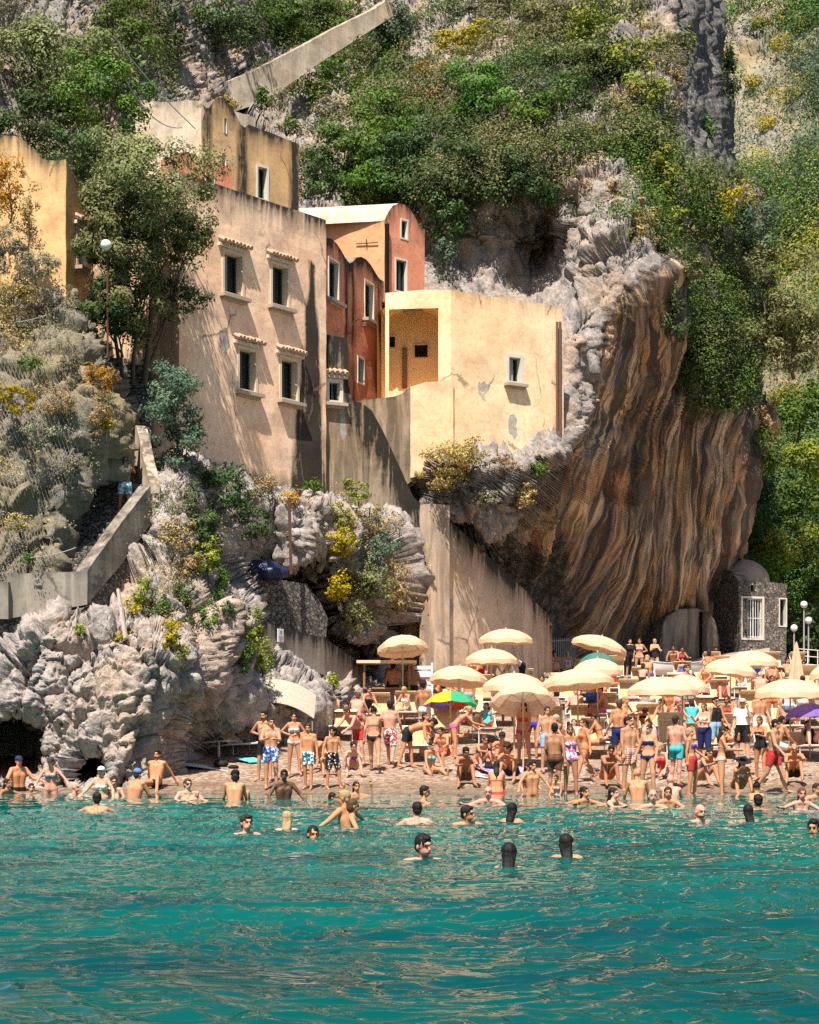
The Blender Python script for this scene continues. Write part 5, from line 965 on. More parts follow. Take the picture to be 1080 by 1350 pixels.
def sunbed_proto(back, hood, name):
    root = empty('sunbed', (0, 0, 0), 'beige canvas sunbed', 'sunbed'); f = MB(); w = .34; hh = .34; L0, L1 = -.95, .95; hy = .22
    for s in (-1, 1): f.tube([(s * w, L0, hh), (s * w, L1, hh)], .02, 6)
    for y in (L0, hy, L1): f.tube([(-w, y, hh), (w, y, hh)], .018, 6)
    f.build('frame', M['white_metal'], root)
    lg = MB(); lg.tube([(0, 0, -.12), (0, 0, hh)], .017, 6); me = None
    for (x, y) in ((-w, L0 + .15), (w, L0 + .15), (-w, L1 - .3), (w, L1 - .3)):
        if me is None: o = lg.build('leg', M['white_metal'], root); me = o.data
        else: o = bpy.data.objects.new('leg', me); COL.objects.link(o); o.parent = root
        o.location = (x, y, 0)
    s = MB(); n = 8
    for i in range(n): 
        y0 = L0 + (hy - L0) * i / n; y1 = L0 + (hy - L0) * (i + 1) / n; s.box((0, (y0 + y1) / 2, hh + .015 - .025 * math.sin(math.pi * (i + .5) / n)), (2 * w - .04, (y1 - y0) * .995, .03))
    s.build('canvas_seat', M['canvas'], root)
    a = R(back); c, sn = math.cos(a), math.sin(a); bl = .74; rm = Matrix.Rotation(a, 3, 'X'); cen = Vector((0, hy + c * bl / 2, hh + sn * bl / 2)); b = MB()
    b.box(cen, (2 * w - .06, bl - .03, .035), rm, bev=.012); b.build('backrest', M['canvas'], root)
    g = MB(); 
    for s_ in (-1, 1): g.tube([(s_ * (w - .01), hy, hh), (s_ * (w - .01), hy + c * bl, hh + sn * bl)], .017, 6)
    g.tube([(-w, hy + c * bl, hh + sn * bl), (w, hy + c * bl, hh + sn * bl)], .017, 6); g.tube([(-w, L1 - .1, hh), (-w, hy + c * bl * .6, hh + sn * bl * .6)], .012, 5); g.build('back_frame', M['white_metal'], root)
    if hood:
        e = Vector((0, hy + c * bl, hh + sn * bl)); h = MB(); ha = R(hood); h.box(e + Vector((0, -math.cos(ha) * .17, math.sin(ha) * .17 + .03)), (2 * w + .02, .36, .022), Matrix.Rotation(-ha, 3, 'X'), bev=.008); h.build('sunshade', M['canvas_light'], root)
    return root
protos = [sunbed_proto(*q) for q in ((62, 12, 'a'), (50, -14, 'b'), (38, 0, 'c'), (72, 30, 'd'), (55, 0, 'e'))]
used_p = set()
def sunbed(px, py, kind, label, rz=None):
    p = protos[kind]; o = p if kind not in used_p else copy_tree(p); used_p.add(kind); b = beach_pt(px, py); b.y += .95; b.z = bz(b.x, b.y) - .03; o.location = b; o.rotation_euler = (R(-3), 0, R(random.uniform(-7, 7) if rz is None else rz)); tag(o, label, 'sunbed', 'sunbeds in rows on the pebbles'); return o
ORD = ['first', 'second', 'third', 'fourth', 'fifth', 'sixth', 'seventh', 'eighth', 'ninth', 'tenth', 'eleventh', 'twelfth', 'thirteenth', 'fourteenth', 'fifteenth']
BEDS = {}
rows = [('front row', 1004, [548, 790, 897, 957, 1024, 1070]), ('second row', 980, [452, 592, 645, 735, 772, 823, 868, 990, 1048]), ('third row', 958, [432, 500, 540, 585, 622, 668, 706, 760, 800, 846, 890, 945, 1000, 1040, 1076]), ('fourth row', 939, [466, 565, 603, 640, 676, 718, 757, 797, 836, 878, 920, 962, 1008, 1056]), ('fifth row', 922, [500, 694, 735, 775, 815, 852, 898, 940, 985, 1030, 1072]), ('sixth row', 907, [730, 772, 812, 858, 905, 960, 1002, 1046]), ('back row', 894, [738, 948, 990, 1030, 1066])]
for rn, py, xs in rows:
    for i, x in enumerate(xs):
        k = 3 if (rn == 'front row' and x == 957) else random.choice([0, 0, 1, 1, 2, 3, 4])
        BEDS[(rn, x)] = sunbed(x + random.uniform(-4, 4), py + random.uniform(-3, 3), k, f'beige canvas sunbed, {ORD[i]} from the left in the {rn} facing the sea')
ROCKBEDS = [sunbed(262, 1000, 0, 'beige sunbed with a raised sunshade beside the sea rock', 62)]; ROCKBEDS += [sunbed(318, 1002, 2, 'beige sunbed under the pink striped towel by the sea rock', 58)]
def towel_on(bed, col, label, mat='cloth', back=False):
    s = MB(); n = 10; V = []; F = []
    for i in range(n + 1):
        y = -.97 + 1.15 * i / n
        for j in range(5): x = -.33 + .165 * j; V.append((x, y, .385 + .012 * math.sin(9 * y + 3 * x) - (.05 if j in (0, 4) else 0)))
    F = [(i*5+j, (i+1)*5+j, (i+1)*5+j+1, i*5+j+1) for i in range(n) for j in range(4)]
    V2 = [(x, y, z - .02) for x, y, z in V]; m = len(V); F2 = [tuple(q + m for q in f[::-1]) for f in F]; ed = [(0, 4), ]
    o = mk('towel', V + V2, F + F2 + [(j, j+1, m+j+1, m+j) for j in range(4)], M[mat], None, True, color=col); o.location = bed.location; o.rotation_euler = bed.rotation_euler; return tag(o, label, 'towel', 'towels on sunbeds')
for key, col, lab, mt_ in [(('front row', 897), (.05, .36, .62), 'bright blue towel on the front sunbed right of the plaid swimmer', 'cloth'), (('front row', 790), (.06, .22, .55), 'deep blue towel on the front sunbed in mid beach', 'cloth'), (('front row', 1070), (.70, .30, .26), 'coral red towel with pale bands at the right edge', 'stripe'), (('front row', 1024), (.72, .66, .60), 'white towel on the sunbed of the seated man at the right', 'cloth'),
      (('fourth row', 718), (.06, .50, .48), 'turquoise towel on a middle sunbed in the fourth row', 'cloth'), (('fourth row', 676), (.25, .55, .58), 'pale aqua towel on the sunbed behind the man in blue briefs', 'stripe'), (('third row', 760), (.10, .42, .60), 'sky blue towel behind the black sun hat', 'cloth'), (('third row', 622), (.68, .65, .60), 'white towel on the sunbed right of the rainbow umbrella', 'cloth'), (('fourth row', 836), (.45, .38, .62), 'lilac towel in the fourth row under the wide parasol', 'cloth'),
      (('fifth row', 1030), (.52, .42, .66), 'lilac striped towel in the fifth row at the right', 'stripe'), (('fourth row', 1008), (.66, .60, .55), 'cream towel in the fourth row behind the white shirted man', 'cloth'), (('third row', 500), (.66, .62, .58), 'white towel on the sunbed behind the black bikini', 'cloth'), (('second row', 645), (.60, .25, .30), 'rose towel behind the seated man in the cap', 'cloth'), (('fifth row', 694), (.08, .20, .40), 'navy towel in the fifth row at the end of the ramp wall', 'cloth')]:
    towel_on(BEDS[key], col, lab, mt_)
for o, col, lab, mt_ in [(None, (.75, .36, .05), 'orange and yellow towel spread on the sunbed by the sea rock', 'floral'), (None, (.60, .10, .22), 'crimson striped towel on the sunbed by the sea rock', 'stripe')]:
    q = ROCKBEDS[0 if 'orange' in lab else 1]; t = towel_on(q, col, lab, mt_)
# beach bar
b = beach_pt(510, 944); root = empty('beach_bar', b, 'brown beach bar stall with a pale roof board under the tilted parasol', 'stall')
for (x, y) in ((-.75, -.3), (.75, -.3), (-.75, .6), (.75, .6)): m = MB(); m.tube([(x, y, -.3), (x, y, 1.75)], .04, 6); m.build('post', M['wood'], root)
m = MB(); m.box((0, .15, 1.8), (2.0, 1.3, .10), bev=.01); m.build('roof_board', M['canvas_light'], root); m = MB(); m.box((0, -.3, .92), (1.6, .35, .06), bev=.01); m.build('counter', M['wood'], root)
for z in (.35, .65): m = MB(); m.box((0, .4, z), (1.5, .3, .04)); m.build('shelf', M['wood'], root)
m = MB(); m.box((0, -.18, .42), (1.5, .05, .95), bev=.01); m.build('front_panel', M['wood'], root)
# upright slatted white lounger
b = beach_pt(556, 941); root = empty('upright_lounger', b, 'white slatted plastic lounger stood on end beside the bar', 'lounger', None, R(-4)); m = MB()
for s in (-1, 1): m.box((s * .36, 0, .85), (.07, .07, 1.75), bev=.015)
m.build('side_rail', M['white'], root); m = MB()
for i in range(9): m.box((0, 0, .2 + i * .17), (.66, .03, .12), bev=.008)
m.build('slat_panel', M['white'], root); m = MB(); m.box((0, -.06, 1.28), (.70, .07, .1), bev=.02); m.build('crossbar', M['white'], root)
# boat and kayak on the landing
def hull(name, c, L, W, H, mat, label, cat, rz, col=None):
    root = empty(name, c, label, cat, None, R(rz)); V = []; F = []; n = 14; k = 8
    for i in range(n + 1):
        t = i / n * 2 - 1; w = W / 2 * (1 - abs(t) ** 2.6) ** .6 * (1 if t > 0 else 1) + .01; lift = .22 * H * abs(t) ** 3
        for j in range(k + 1):
            a = math.pi * j / k; V.append((t * L / 2, -w * math.cos(a), lift + H * (1 - math.sin(a) ** .8)))
    F = [(i*(k+1)+j, (i+1)*(k+1)+j, (i+1)*(k+1)+j+1, i*(k+1)+j+1) for i in range(n) for j in range(k)]
    mk('hull', V, F, M[mat], root, True, color=col); d = MB(); 
    dv = []; 
    for i in range(n + 1): dv += [V[i*(k+1)], V[i*(k+1)+k]]
    dv = [(x, y * .96, z - .04) for x, y, z in dv]; mk('deck', dv, [(2*i, 2*i+2, 2*i+3, 2*i+1) for i in range(n)], M['paint'], root, color=(.5, .5, .5) if col is None else tuple(q * .8 for q in col))
    g = MB(); g.tube([(x, y, z + .01) for x, y, z in V[::k+1]], .03, 6); g.tube([(x, y, z + .01) for x, y, z in V[k::k+1]], .03, 6); g.build('gunwale', M['grey_metal'], root); return root
hull('rowing_boat', beach_pt(888, 893) + Vector((0, 0, .02)), 2.6, 1.1, .55, 'white', 'small white boat drawn up behind the bathers', 'boat', 12)
hull('kayak', beach_pt(908, 887) + Vector((0, 3.5, .12)), 2.3, .75, .40, 'paint', 'red kayak on the landing next to the white boat', 'kayak', -14, (.55, .05, .03))
# navy tarpaulin heap, rusty post, plank
b = P(337, 757, 55.2); root = MB(); root.ell((0, .3, .12), (.92, .6, .34), 20, 10, None, .35, 3); root.ell((.45, .1, .05), (.6, .5, .26), 16, 8, None, .4, 8); tag(root.build('tarpaulin', M['tarp'], None, True, loc=b), 'navy tarpaulin bundle lying on the dry-stone wall', 'tarpaulin')
a, c = Vector(P(384, 757, 55.6)), Vector(P(381, 656, 55.6)); m = MB(); m.tube([(0, 0, 0), c - a], .055, 6); m.tube([(c - a) * .5 + Vector((-.14, 0, 0)), (c - a) * .5 + Vector((.16, 0, 0))], .03, 6); tag(m.build('iron_post', M['iron'], None, loc=a), 'rusty iron post standing in the rocks', 'post')
a, c = Vector(P(166, 842, 44.0)), Vector(P(156, 777, 45.0)); m = MB(); m.tube([(0, 0, 0), c - a], [.06, .05], 4); tag(m.build('plank', M['twig'], None, loc=a), 'grey plank leaning on the rubble footing', 'plank')
# globe lamps
def lamp(px, py, D, pole, label, base=None):
    c = Vector(P(px, py, D)); root = empty('globe_lamp', c - Vector((0, 0, pole)), label, 'lamp'); m = MB(); m.tube([(0, 0, 0), (0, 0, pole - .12)], [.045, .03], 8); m.lathe([(.07, pole - .16), (.09, pole - .11), (.06, pole - .08)], 10); m.build('pole', M['grey_metal'], root)
    g = MB(); g.ell((0, 0, pole), (.17 * D / 84,) * 3, 16, 10); g.build('globe', M['white'], root, True)
lamp(1060, 797, 80, 2.9, 'white globe lamp on a tall pole right of the stone hut'); lamp(1066, 818, 84, 2.0, 'smaller globe lamp just under the tall one'); lamp(1047, 828, 78, 1.9, 'globe lamp nearest the stone hut corner')
c = Vector(P(140, 323, 50.6)); root = empty('street_lamp', Vector(P(140, 470, 50.6)), 'white globe lamp in front of the olive tree by the ochre house', 'lamp'); m = MB(); z = c.z - root.location.z; m.tube([(0, .25, 0), (0, .25, z * .9), (0, .12, z * .98)], .03, 6); m.build('pole', M['iron'], root); m = MB(); m.ell((0, 0, z), (.16, .16, .16), 16, 10); m.build('globe', M['white'], root, True)
# wall lantern arm on the terracotta house
u, z = pr.uz(464, 428); m = MB(); p = lambda o, dz: pr.pt(u, z + dz, o)
root = empty('wall_lamp', p(0, 0), 'curled iron lamp bracket on the terracotta front', 'lamp'); m.tube([p(0, -.05) - root.location, p(.1, .12) - root.location, p(.3, .2) - root.location, p(.5, .1) - root.location], .022, 6); m.build('bracket', M['iron'], root); m = MB(); m.lathe([(.10, -.12), (.07, .0), (.02, .06)], 10, tuple(p(.5, 0) - root.location)); m.build('shade', M['iron'], root)
# rail on the right, low fence in the cave shade
m = MB(); a, c = P(1052, 885, 78), P(1092, 889, 76); 
for dz in (.35, .7, 1.0): m.tube([a + np.array([0, 0, dz]), c + np.array([0, 0, dz])], .022, 6)
for t in (0, .33, .66, 1): q = a + (c - a) * t; m.tube([q, q + np.array([0, 0, 1.02])], .025, 6)
tag(m.build('guard_rail', M['white_metal']), 'white tubular rail at the right end of the beach', 'rail')
m = MB(); a, c = P(722, 885, 71), P(758, 880, 75)
for i in range(14): q = a + (c - a) * i / 13; m.tube([q, q + np.array([0, 0, 1.3])], .02, 5)
m.tube([a + np.array([0, 0, 1.2]), c + np.array([0, 0, 1.2])], .02, 5); m.tube([a + np.array([0, 0, .3]), c + np.array([0, 0, .3])], .02, 5); tag(m.build('picket_fence', M['shutter']), 'thin picket fence in the shade beside the ramp wall end', 'fence')
# prickly pear, cables, net
b = Vector(P(176, 96, 69)); D_ = surfD(176, 80, 12, 12) - .6; b = Vector(P(176, 100, D_)); m = MB(); rnd = random.Random(4)
def pad(c, ax, s, lv):
    rm = ax.to_track_quat('Z', 'Y').to_matrix() @ Matrix.Rotation(rnd.uniform(0, 3), 3, 'Z'); m.ell(c + ax * s * .5, (s * .34, s * .09, s * .5), 10, 6, rm)
    if lv: 
        for _ in range(2): d = (ax + Vector((rnd.uniform(-.9, .9), rnd.uniform(-.6, .2), rnd.uniform(0, .6)))).normalized(); pad(c + ax * s * .85, d, s * .85, lv - 1)
for i in range(7): pad(Vector((rnd.uniform(-.5, .5), 0, 0)), Vector((rnd.uniform(-.6, .6), rnd.uniform(-.5, .1), 1)).normalized(), .45, 3)
tag(m.build('prickly_pear', plain('cactus_green', (.16, .20, .10), .7, .3, .25), None, True, loc=b), 'pale prickly pear cactus on the ledge above the gold house', 'cactus')
def cable(p0, p1, sag, label, r=.02):
    p0, p1 = Vector(p0), Vector(p1); pts = [p0.lerp(p1, i / 14) - Vector((0, 0, sag * 4 * (i / 14) * (1 - i / 14))) for i in range(15)]; m = MB(); m.tube([p - p0 for p in pts], r, 5); tag(m.build('cable', M['grey_metal'], None, loc=p0), label, 'cable', 'cables')
cable(P(150, 48, 60), P(258, 170, 62.5), .15, 'pale cable sloping down to the gold house side wall'); cable(P(165, 104, 59.5), P(240, 168, 62.5), .5, 'slack cable below the steeper one by the gold house'); cable(P(20, 425, 48.2), P(62, 415, 49.6), .03, 'thin wire stretched above the netted bank', .012); cable(P(40, 735, 44.8), P(100, 722, 45.6), .05, 'thin wire across the dark rock beside the stairs', .012)
m = MB(); V = []; F = []; bp_ = bank.copy(); jj = [k for k in range(bp_.shape[1]) if k % 2 == 0]; ii = [k for k in range(bp_.shape[0]) if k % 2 == 0]
from itertools import product
bs = bp_.copy(); 
for _ in range(14): bs[1:-1, 1:-1] = (bs[:-2, 1:-1] + bs[2:, 1:-1] + bs[1:-1, :-2] + bs[1:-1, 2:]) / 4; bs[..., 1] = np.minimum(bs[..., 1], bp_[..., 1] - .03)
sub_ = bs[44:172:2, 26:80:1] + np.array([0.02, -.03, .0]); nn, mm = sub_.shape[:2]; t_ = .004
def strand(pl_):
    global V, F
    pl_ = np.array(pl_); k = len(V); o = np.array([t_, 0, t_]); V += list(pl_ - o) + list(pl_ + o) ; L = len(pl_); F += [(k + i, k + i + 1, k + L + i + 1, k + L + i) for i in range(L - 1)]
for s0 in range(-nn, mm + nn, 2):
    a = [sub_[i, s0 + i // 1] for i in range(nn) if 0 <= s0 + i < mm]; c = [sub_[i, s0 - i] for i in range(nn) if 0 <= s0 - i < mm]
    if len(a) > 2: strand(a)
    if len(c) > 2: strand(c)
tag(mk('rockfall_net', V, F, M['net']), 'wire rockfall net draped over the bank above the stairs', 'net')
# ------------------------------------------------------------------ people
def rotx(f): return np.array([0, -math.sin(R(f)), -math.cos(R(f))])        # 0 hangs down, 90 points forward (-Y), 180 up
POSE = dict(
    stand=dict(lean=-2, L=(4, 5, 3), Rl=(-3, 5, 4), la=(4, 12, 14, 8), ra=(0, 12, 12, 8)),
    relax=dict(lean=-3, side=4, L=(10, 7, 16), Rl=(-3, 3, 2), la=(12, 14, 30, 14), ra=(-6, 12, 10, 6)),
    walk=dict(lean=3, L=(22, 3, 8), Rl=(-20, 3, 22), la=(-18, 10, 20, 6), ra=(22, 10, 25, 8)),
    hips=dict(lean=-3, L=(4, 7, 3), Rl=(-2, 7, 3), la=(-12, 42, 60, 105), ra=(-12, 42, 60, 105)),
    hold=dict(lean=2, L=(3, 6, 3), Rl=(-2, 6, 3), la=(28, 8, 68, 30), ra=(32, 8, 66, 30)),
    face=dict(lean=0, L=(3, 5, 3), Rl=(-3, 5, 3), la=(45, 22, 105, 25), ra=(8, 12, 20, 8)),
    arms_up=dict(lean=-2, L=(3, 4, 3), Rl=(-2, 4, 3), la=(75, 35, 100, 40), ra=(70, 35, 100, 40)),
    bend=dict(lean=62, curl=26, nod=-20, L=(6, 6, 6), Rl=(-8, 6, 6), la=(30, 6, 25, 4), ra=(14, 8, 15, 4)),
    stoop=dict(lean=34, curl=22, nod=10, L=(12, 5, 14), Rl=(2, 5, 10), la=(42, 10, 25, 12), ra=(36, 10, 30, 12)),
    sit_bed=dict(lean=12, curl=12, L=(84, 9, 82), Rl=(80, 9, 76), la=(34, 10, 40, 16), ra=(28, 12, 36, 14), seat=.40),
    sit_knees=dict(lean=22, curl=20, nod=5, L=(126, 9, 104), Rl=(122, 9, 100), la=(66, 12, 34, 26), ra=(64, 12, 34, 26), seat=.02),
    sit_flat=dict(lean=8, curl=14, L=(90, 12, 20), Rl=(86, 12, 12), la=(20, 16, 24, 10), ra=(22, 16, 24, 10), seat=.02),
    sit_back=dict(lean=-22, curl=10, nod=12, L=(112, 10, 84), Rl=(92, 14, 36), la=(-42, 14, 4, 0), ra=(-40, 14, 4, 0), seat=.02),
    recline=dict(lean=-42, curl=8, nod=18, L=(96, 8, 8), Rl=(92, 8, 5), la=(-10, 14, 40, 14), ra=(10, 14, 60, 20), seat=.44),
    lie_knees=dict(lean=-60, curl=6, nod=14, L=(136, 9, 100), Rl=(130, 9, 98), la=(10, 16, 30, 10), ra=(6, 16, 20, 8), seat=.44),
    water=dict(lean=2, L=(6, 6, 8), Rl=(-4, 6, 8), la=(26, 34, 40, 20), ra=(22, 34, 42, 20)),
    swim=dict(lean=18, nod=-14, L=(10, 8, 30), Rl=(-8, 8, 36), la=(62, 48, 24, 20), ra=(62, 48, 24, 20)),
    float=dict(lean=10, L=(10, 8, 30), Rl=(-8, 8, 36), la=(18, 62, 14, 6), ra=(18, 62, 14, 6)),
    reach=dict(lean=20, nod=-10, L=(10, 8, 30), Rl=(-8, 8, 36), la=(35, 80, 8, 0), ra=(50, 30, 30, 20)),
)
def skeleton(pose, S, sex, jit=None):
    p = dict(POSE[pose])
    if jit:
        w = lambda v, a: tuple(x + jit.uniform(-a, a) for x in v)
        p['L'] = w(p['L'], 4); p['Rl'] = w(p['Rl'], 4); p['la'] = w(p['la'], 9); p['ra'] = w(p['ra'], 9); p['lean'] = p.get('lean', 0) + jit.uniform(-3, 3); p['side'] = p.get('side', 0) + jit.uniform(-3, 3); p['nod'] = p.get('nod', 0) + jit.uniform(-8, 14)
    k = S / 1.72; J = {}; X = np.array([1., 0, 0]); lean, curl, side = p.get('lean', 0), p.get('curl', 0), p.get('side', 0)
    t1 = np.array([math.sin(R(side)), -math.sin(R(lean)), math.cos(R(lean))]); t2 = np.array([-math.sin(R(side)) * .5, -math.sin(R(lean + curl)), math.cos(R(lean + curl))]); hd = lean + curl + p.get('nod', 0); hd = hd * .45 if pose not in ('bend',) else hd * .8
    t3 = np.array([0, -math.sin(R(hd)), math.cos(R(hd))]); J['pel'] = np.zeros(3); J['waist'] = .15 * k * t1; J['chest'] = J['waist'] + .20 * k * (t1 + t2) / 2; J['neck'] = J['chest'] + .17 * k * t2; J['skull'] = J['neck'] + .160 * k * t3 + np.array([0, -.014, 0])
    J['t2'] = t2; J['t3'] = t3; sw = (.178 if sex == 'm' else .155) * k; hw = (.085 if sex == 'm' else .092) * k
    for s, nm, leg, arm in ((1, 'l', p['L'], p['la']), (-1, 'r', p['Rl'], p['ra'])):
        h = J['pel'] + X * s * hw - .02 * k * t1; f, a, kn = leg; d = rotx(f) * math.cos(R(a)) + X * s * math.sin(R(a)); kne = h + .43 * k * d; d2 = rotx(f - kn) * math.cos(R(a * .5)) + X * s * math.sin(R(a * .5)); an = kne + .42 * k * d2
        fd = np.array([s * .16, -1, 0]) if d2[2] < -.5 else np.array([0, -.35, .9]); fd = fd / np.linalg.norm(fd); J['hip' + nm], J['knee' + nm], J['ank' + nm], J['toe' + nm] = h, kne, an, an + fd * .165 * k + (np.array([0, 0, -.05 * k]) if d2[2] < -.5 else 0)
        sh = J['neck'] - .035 * k * t2 + X * s * sw; f, a, e, inw = arm; f0 = f + (lean + curl) * (.0 if lean > 40 else .0); d = rotx(f0) * math.cos(R(a)) + X * s * math.sin(R(a)); el = sh + .29 * k * d; a2 = a - inw; d2 = rotx(f0 + e) * math.cos(R(a2)) + X * s * math.sin(R(a2)); wr = el + .25 * k * d2
        J['sho' + nm], J['elb' + nm], J['wri' + nm], J['hd' + nm] = sh, el, wr, d2
    return J, k
def capsule(m, a, b, ra, rb, n=10):
    a, b = Vector(a), Vector(b); d = b - a; L = d.length
    if L < 1e-5: m.ell(a, (ra, ra, ra), n, 6); return
    prof = [(ra * math.sin(t), -ra * math.cos(t)) for t in (.02, .6, 1.1, 1.57)] + [(rb * math.sin(t), L + rb * math.cos(t)) for t in (1.57, 1.1, .6, .02)]
    rm = d.to_track_quat('Z', 'Y').to_matrix(); q = MB(); q.lathe(prof, n); m.add([rm @ Vector(v) + a for v in q.v], q.f)
def body_mesh(J, k, sex, fat=1.0):
    m = MB(); f = sex == 'f'; X = np.array([1., 0, 0]); c = lambda a, b, ra, rb: capsule(m, a, b, ra * k * fat, rb * k * fat)
    hw = .075 if f else .06
    for s in (-1, 1):
        c(J['pel'] + X * s * hw * k, J['waist'] + X * s * (.045 if f else .06) * k, .108 if f else .10, .082 if f else .092)
        c(J['waist'] + X * s * (.045 if f else .06) * k, J['chest'] + X * s * (.062 if f else .085) * k, .082 if f else .092, .092 if f else .105)
        nm = 'l' if s > 0 else 'r'
        c(J['chest'] + X * s * .06 * k, J['sho' + nm] - X * s * .03 * k, .09, .060)
        c(J['neck'] - .01, J['sho' + nm], .05, .056 if not f else .048)
        fw = np.cross(X, J['t2']); fw = fw if fw[1] < 0 else -fw
        if f: m.ell(J['chest'] + X * s * .07 * k + fw * .085 * k - J['t2'] * .01, (.062 * k,) * 3, 10, 6)
        else: m.ell(J['chest'] + X * s * .075 * k + fw * .055 * k + J['t2'] * .03, (.075 * k, .05 * k, .055 * k), 10, 6)
        m.ell(J['pel'] + X * s * .065 * k - fw * .055 * k - np.array([0, 0, .03 * k]), (.085 * k, .085 * k, .09 * k), 10, 6)
        c(J['hip' + nm], J['knee' + nm], .088 if not f else .092, .056); c(J['knee' + nm], J['ank' + nm], .054, .036)
        sh = (J['knee' + nm] * .68 + J['ank' + nm] * .32); dn = J['ank' + nm] - J['knee' + nm]; bk = np.cross(dn, X); bk = bk / (np.linalg.norm(bk) + 1e-9); bk = bk if bk[1] > 0 else -bk
        m.ell(sh + bk * .018 * k, (.048 * k, .050 * k, .095 * k), 10, 6, Vector(dn).to_track_quat('Z', 'Y').to_matrix())
        c(J['ank' + nm], J['toe' + nm], .040, .026)
        c(J['sho' + nm], J['elb' + nm], .052 if not f else .043, .040 if not f else .034); c(J['elb' + nm], J['wri' + nm], .040 if not f else .034, .025)
        d = Vector(J['hd' + nm]).normalized(); sd = d.cross(Vector((0, 0, 1))) if abs(d.z) < .9 else d.cross(Vector((0, 1, 0))); sd.normalize(); up = sd.cross(d); w = Vector(J['wri' + nm])
        c(w, w + d * .075 * k, .026, .034)
        for i, (o, ln) in enumerate(((-.030, .075), (-.010, .088), (.011, .082), (.031, .064))):
            a = w + d * .082 * k + sd * o * k; e = a + (d + sd * o * 4) * ln * .55 * k; c(a, e, .0095, .009); c(e, e + (d + up * -.5 * s).normalized() * ln * .5 * k, .009, .0078)
        c(w + d * .03 * k + sd * -.03 * k, w + d * .085 * k + sd * -.068 * k, .012, .010)
    c(J['chest'], J['neck'], .09, .056); c(J['neck'], J['skull'], .054, .050)
    hm = head_rot(J); sk = Vector(J['skull']); E = lambda o, r, n=12: m.ell(sk + hm @ Vector(o) * k, tuple(q * k for q in r), n, 10, hm)
    E((0, .012, .02), (.076, .094, .095)); E((0, -.022, -.045), (.058, .066, .070)); E((0, -.040, -.088), (.030, .036, .026)); E((0, -.100, -.022), (.013, .020, .024), 8); E((0, -.088, .008), (.011, .014, .026), 8); E((0, -.082, .032), (.046, .02, .012), 8); E((0, -.086, -.058), (.024, .018, .012), 8)
    for s in (-1, 1): E((s * .077, .008, -.012), (.012, .020, .032), 8)
    return m
def head_rot(J, yaw=0):
    z = Vector(J['t3']).normalized(); y = Vector((0, 1, 0)); y = (y - z * y.dot(z)).normalized(); x = y.cross(z); m = Matrix((x, y, z)).transposed(); return m @ Matrix.Rotation(R(J.get('yaw', 0)), 3, 'Z')
SKIN = dict(f=(.60, .335, .225), t=(.50, .245, .140), d=(.36, .165, .088), b=(.085, .040, .026), p=(.60, .285, .205), o=(.54, .235, .115))
HAIR = dict(k=(.010, .008, .008), n=(.028, .017, .011), br=(.075, .042, .022), bl=(.36, .25, .12), g=(.34, .32, .29), r=(.12, .04, .02))
PEOPLE = []
def person(px, py, pose, rot, sex, skin, hair, garb, label, S=None, D=None, up=None, yaw=0, z=None, hat=None, extra=None, vox=.013, group=None, roll=0, fat=1.0, beard=False):
    PEOPLE.append(dict(px=px, py=py, pose=pose, rot=rot, sex=sex, skin=skin, hair=hair, garb=garb, label=label, S=S or (1.76 if sex == 'm' else 1.65), D=D, up=up, yaw=yaw, z=z, hat=hat, extra=extra, vox=vox, group=group, roll=roll, fat=fat, beard=beard))
def hair_mesh(q):
    J, k = q['J'], q['k']; hs = q['hair'][0]
    if hs == 'bald': return None
    hm = head_rot(J); sk = Vector(J['skull']); m = MB(); E = lambda o, r, nz_=.0: m.ell(sk + hm @ Vector(o) * k, tuple(a * k for a in r), 14, 10, hm, nz_, q['px'] * .1)
    E((0, .020, .034), (.085, .097, .091), .06); nk = Vector(J['neck']); fwd = -np.cross([1, 0, 0], J['t2']); fwd = fwd if fwd[1] < 0 else -fwd; bk_ = Vector(-fwd); dn = Vector(J['t2'])
    if hs == 'short': E((.01, -.035, .088), (.056, .045, .026), .2); E((0, .055, -.03), (.068, .05, .06), .1)
    if hs in ('bob', 'long', 'wet', 'curly'): E((0, .042, -.02), (.088 if hs != 'wet' else .080, .070, .100), .08)
    if hs == 'curly': E((0, .02, .06), (.10, .108, .088), .3); E((0, .06, -.05), (.095, .07, .085), .3)
    if hs in ('long', 'wet'):
        a = sk + hm @ Vector((0, .060, -.04)) * k; w = 1.0 if hs == 'long' else .8
        for o in ((-.034, 0, .034) if hs == 'long' else (-.030, 0, .026)): x = Vector((o * k, 0, 0)); m.tube([a + x, a.lerp(nk + bk_ * .075 * k, .7) + x * 1.05, nk + bk_ * .095 * k - dn * .04 * k + x * 1.1 * w, nk + bk_ * .105 * k - dn * (.15 + .04 * math.sin(o * 90 + q['px'])) * k + x * .9 * w], [.046 * k, .044 * k, .036 * k, .010 * k], 10)
        for s in ((-1, 1) if hs == 'long' else ()): b = sk + hm @ Vector((s * .066, .030, -.01)) * k; m.tube([b, b.lerp(nk + Vector((s * .06, 0, 0)) * k + bk_ * .06 * k, .8), nk + Vector((s * .062, 0, 0)) * k + bk_ * .082 * k - dn * .05 * k], [.026 * k, .024 * k, .010 * k], 8)
    if hs == 'bun': E((0, .075, .115), (.042, .042, .040), .15)
    if hs == 'tail': m.tube([sk + hm @ Vector((0, .10, .06)) * k, sk + hm @ Vector((0, .155, .0)) * k, sk + hm @ Vector((0, .14, -.14)) * k], [.03 * k, .036 * k, .012 * k], 8)
    return m
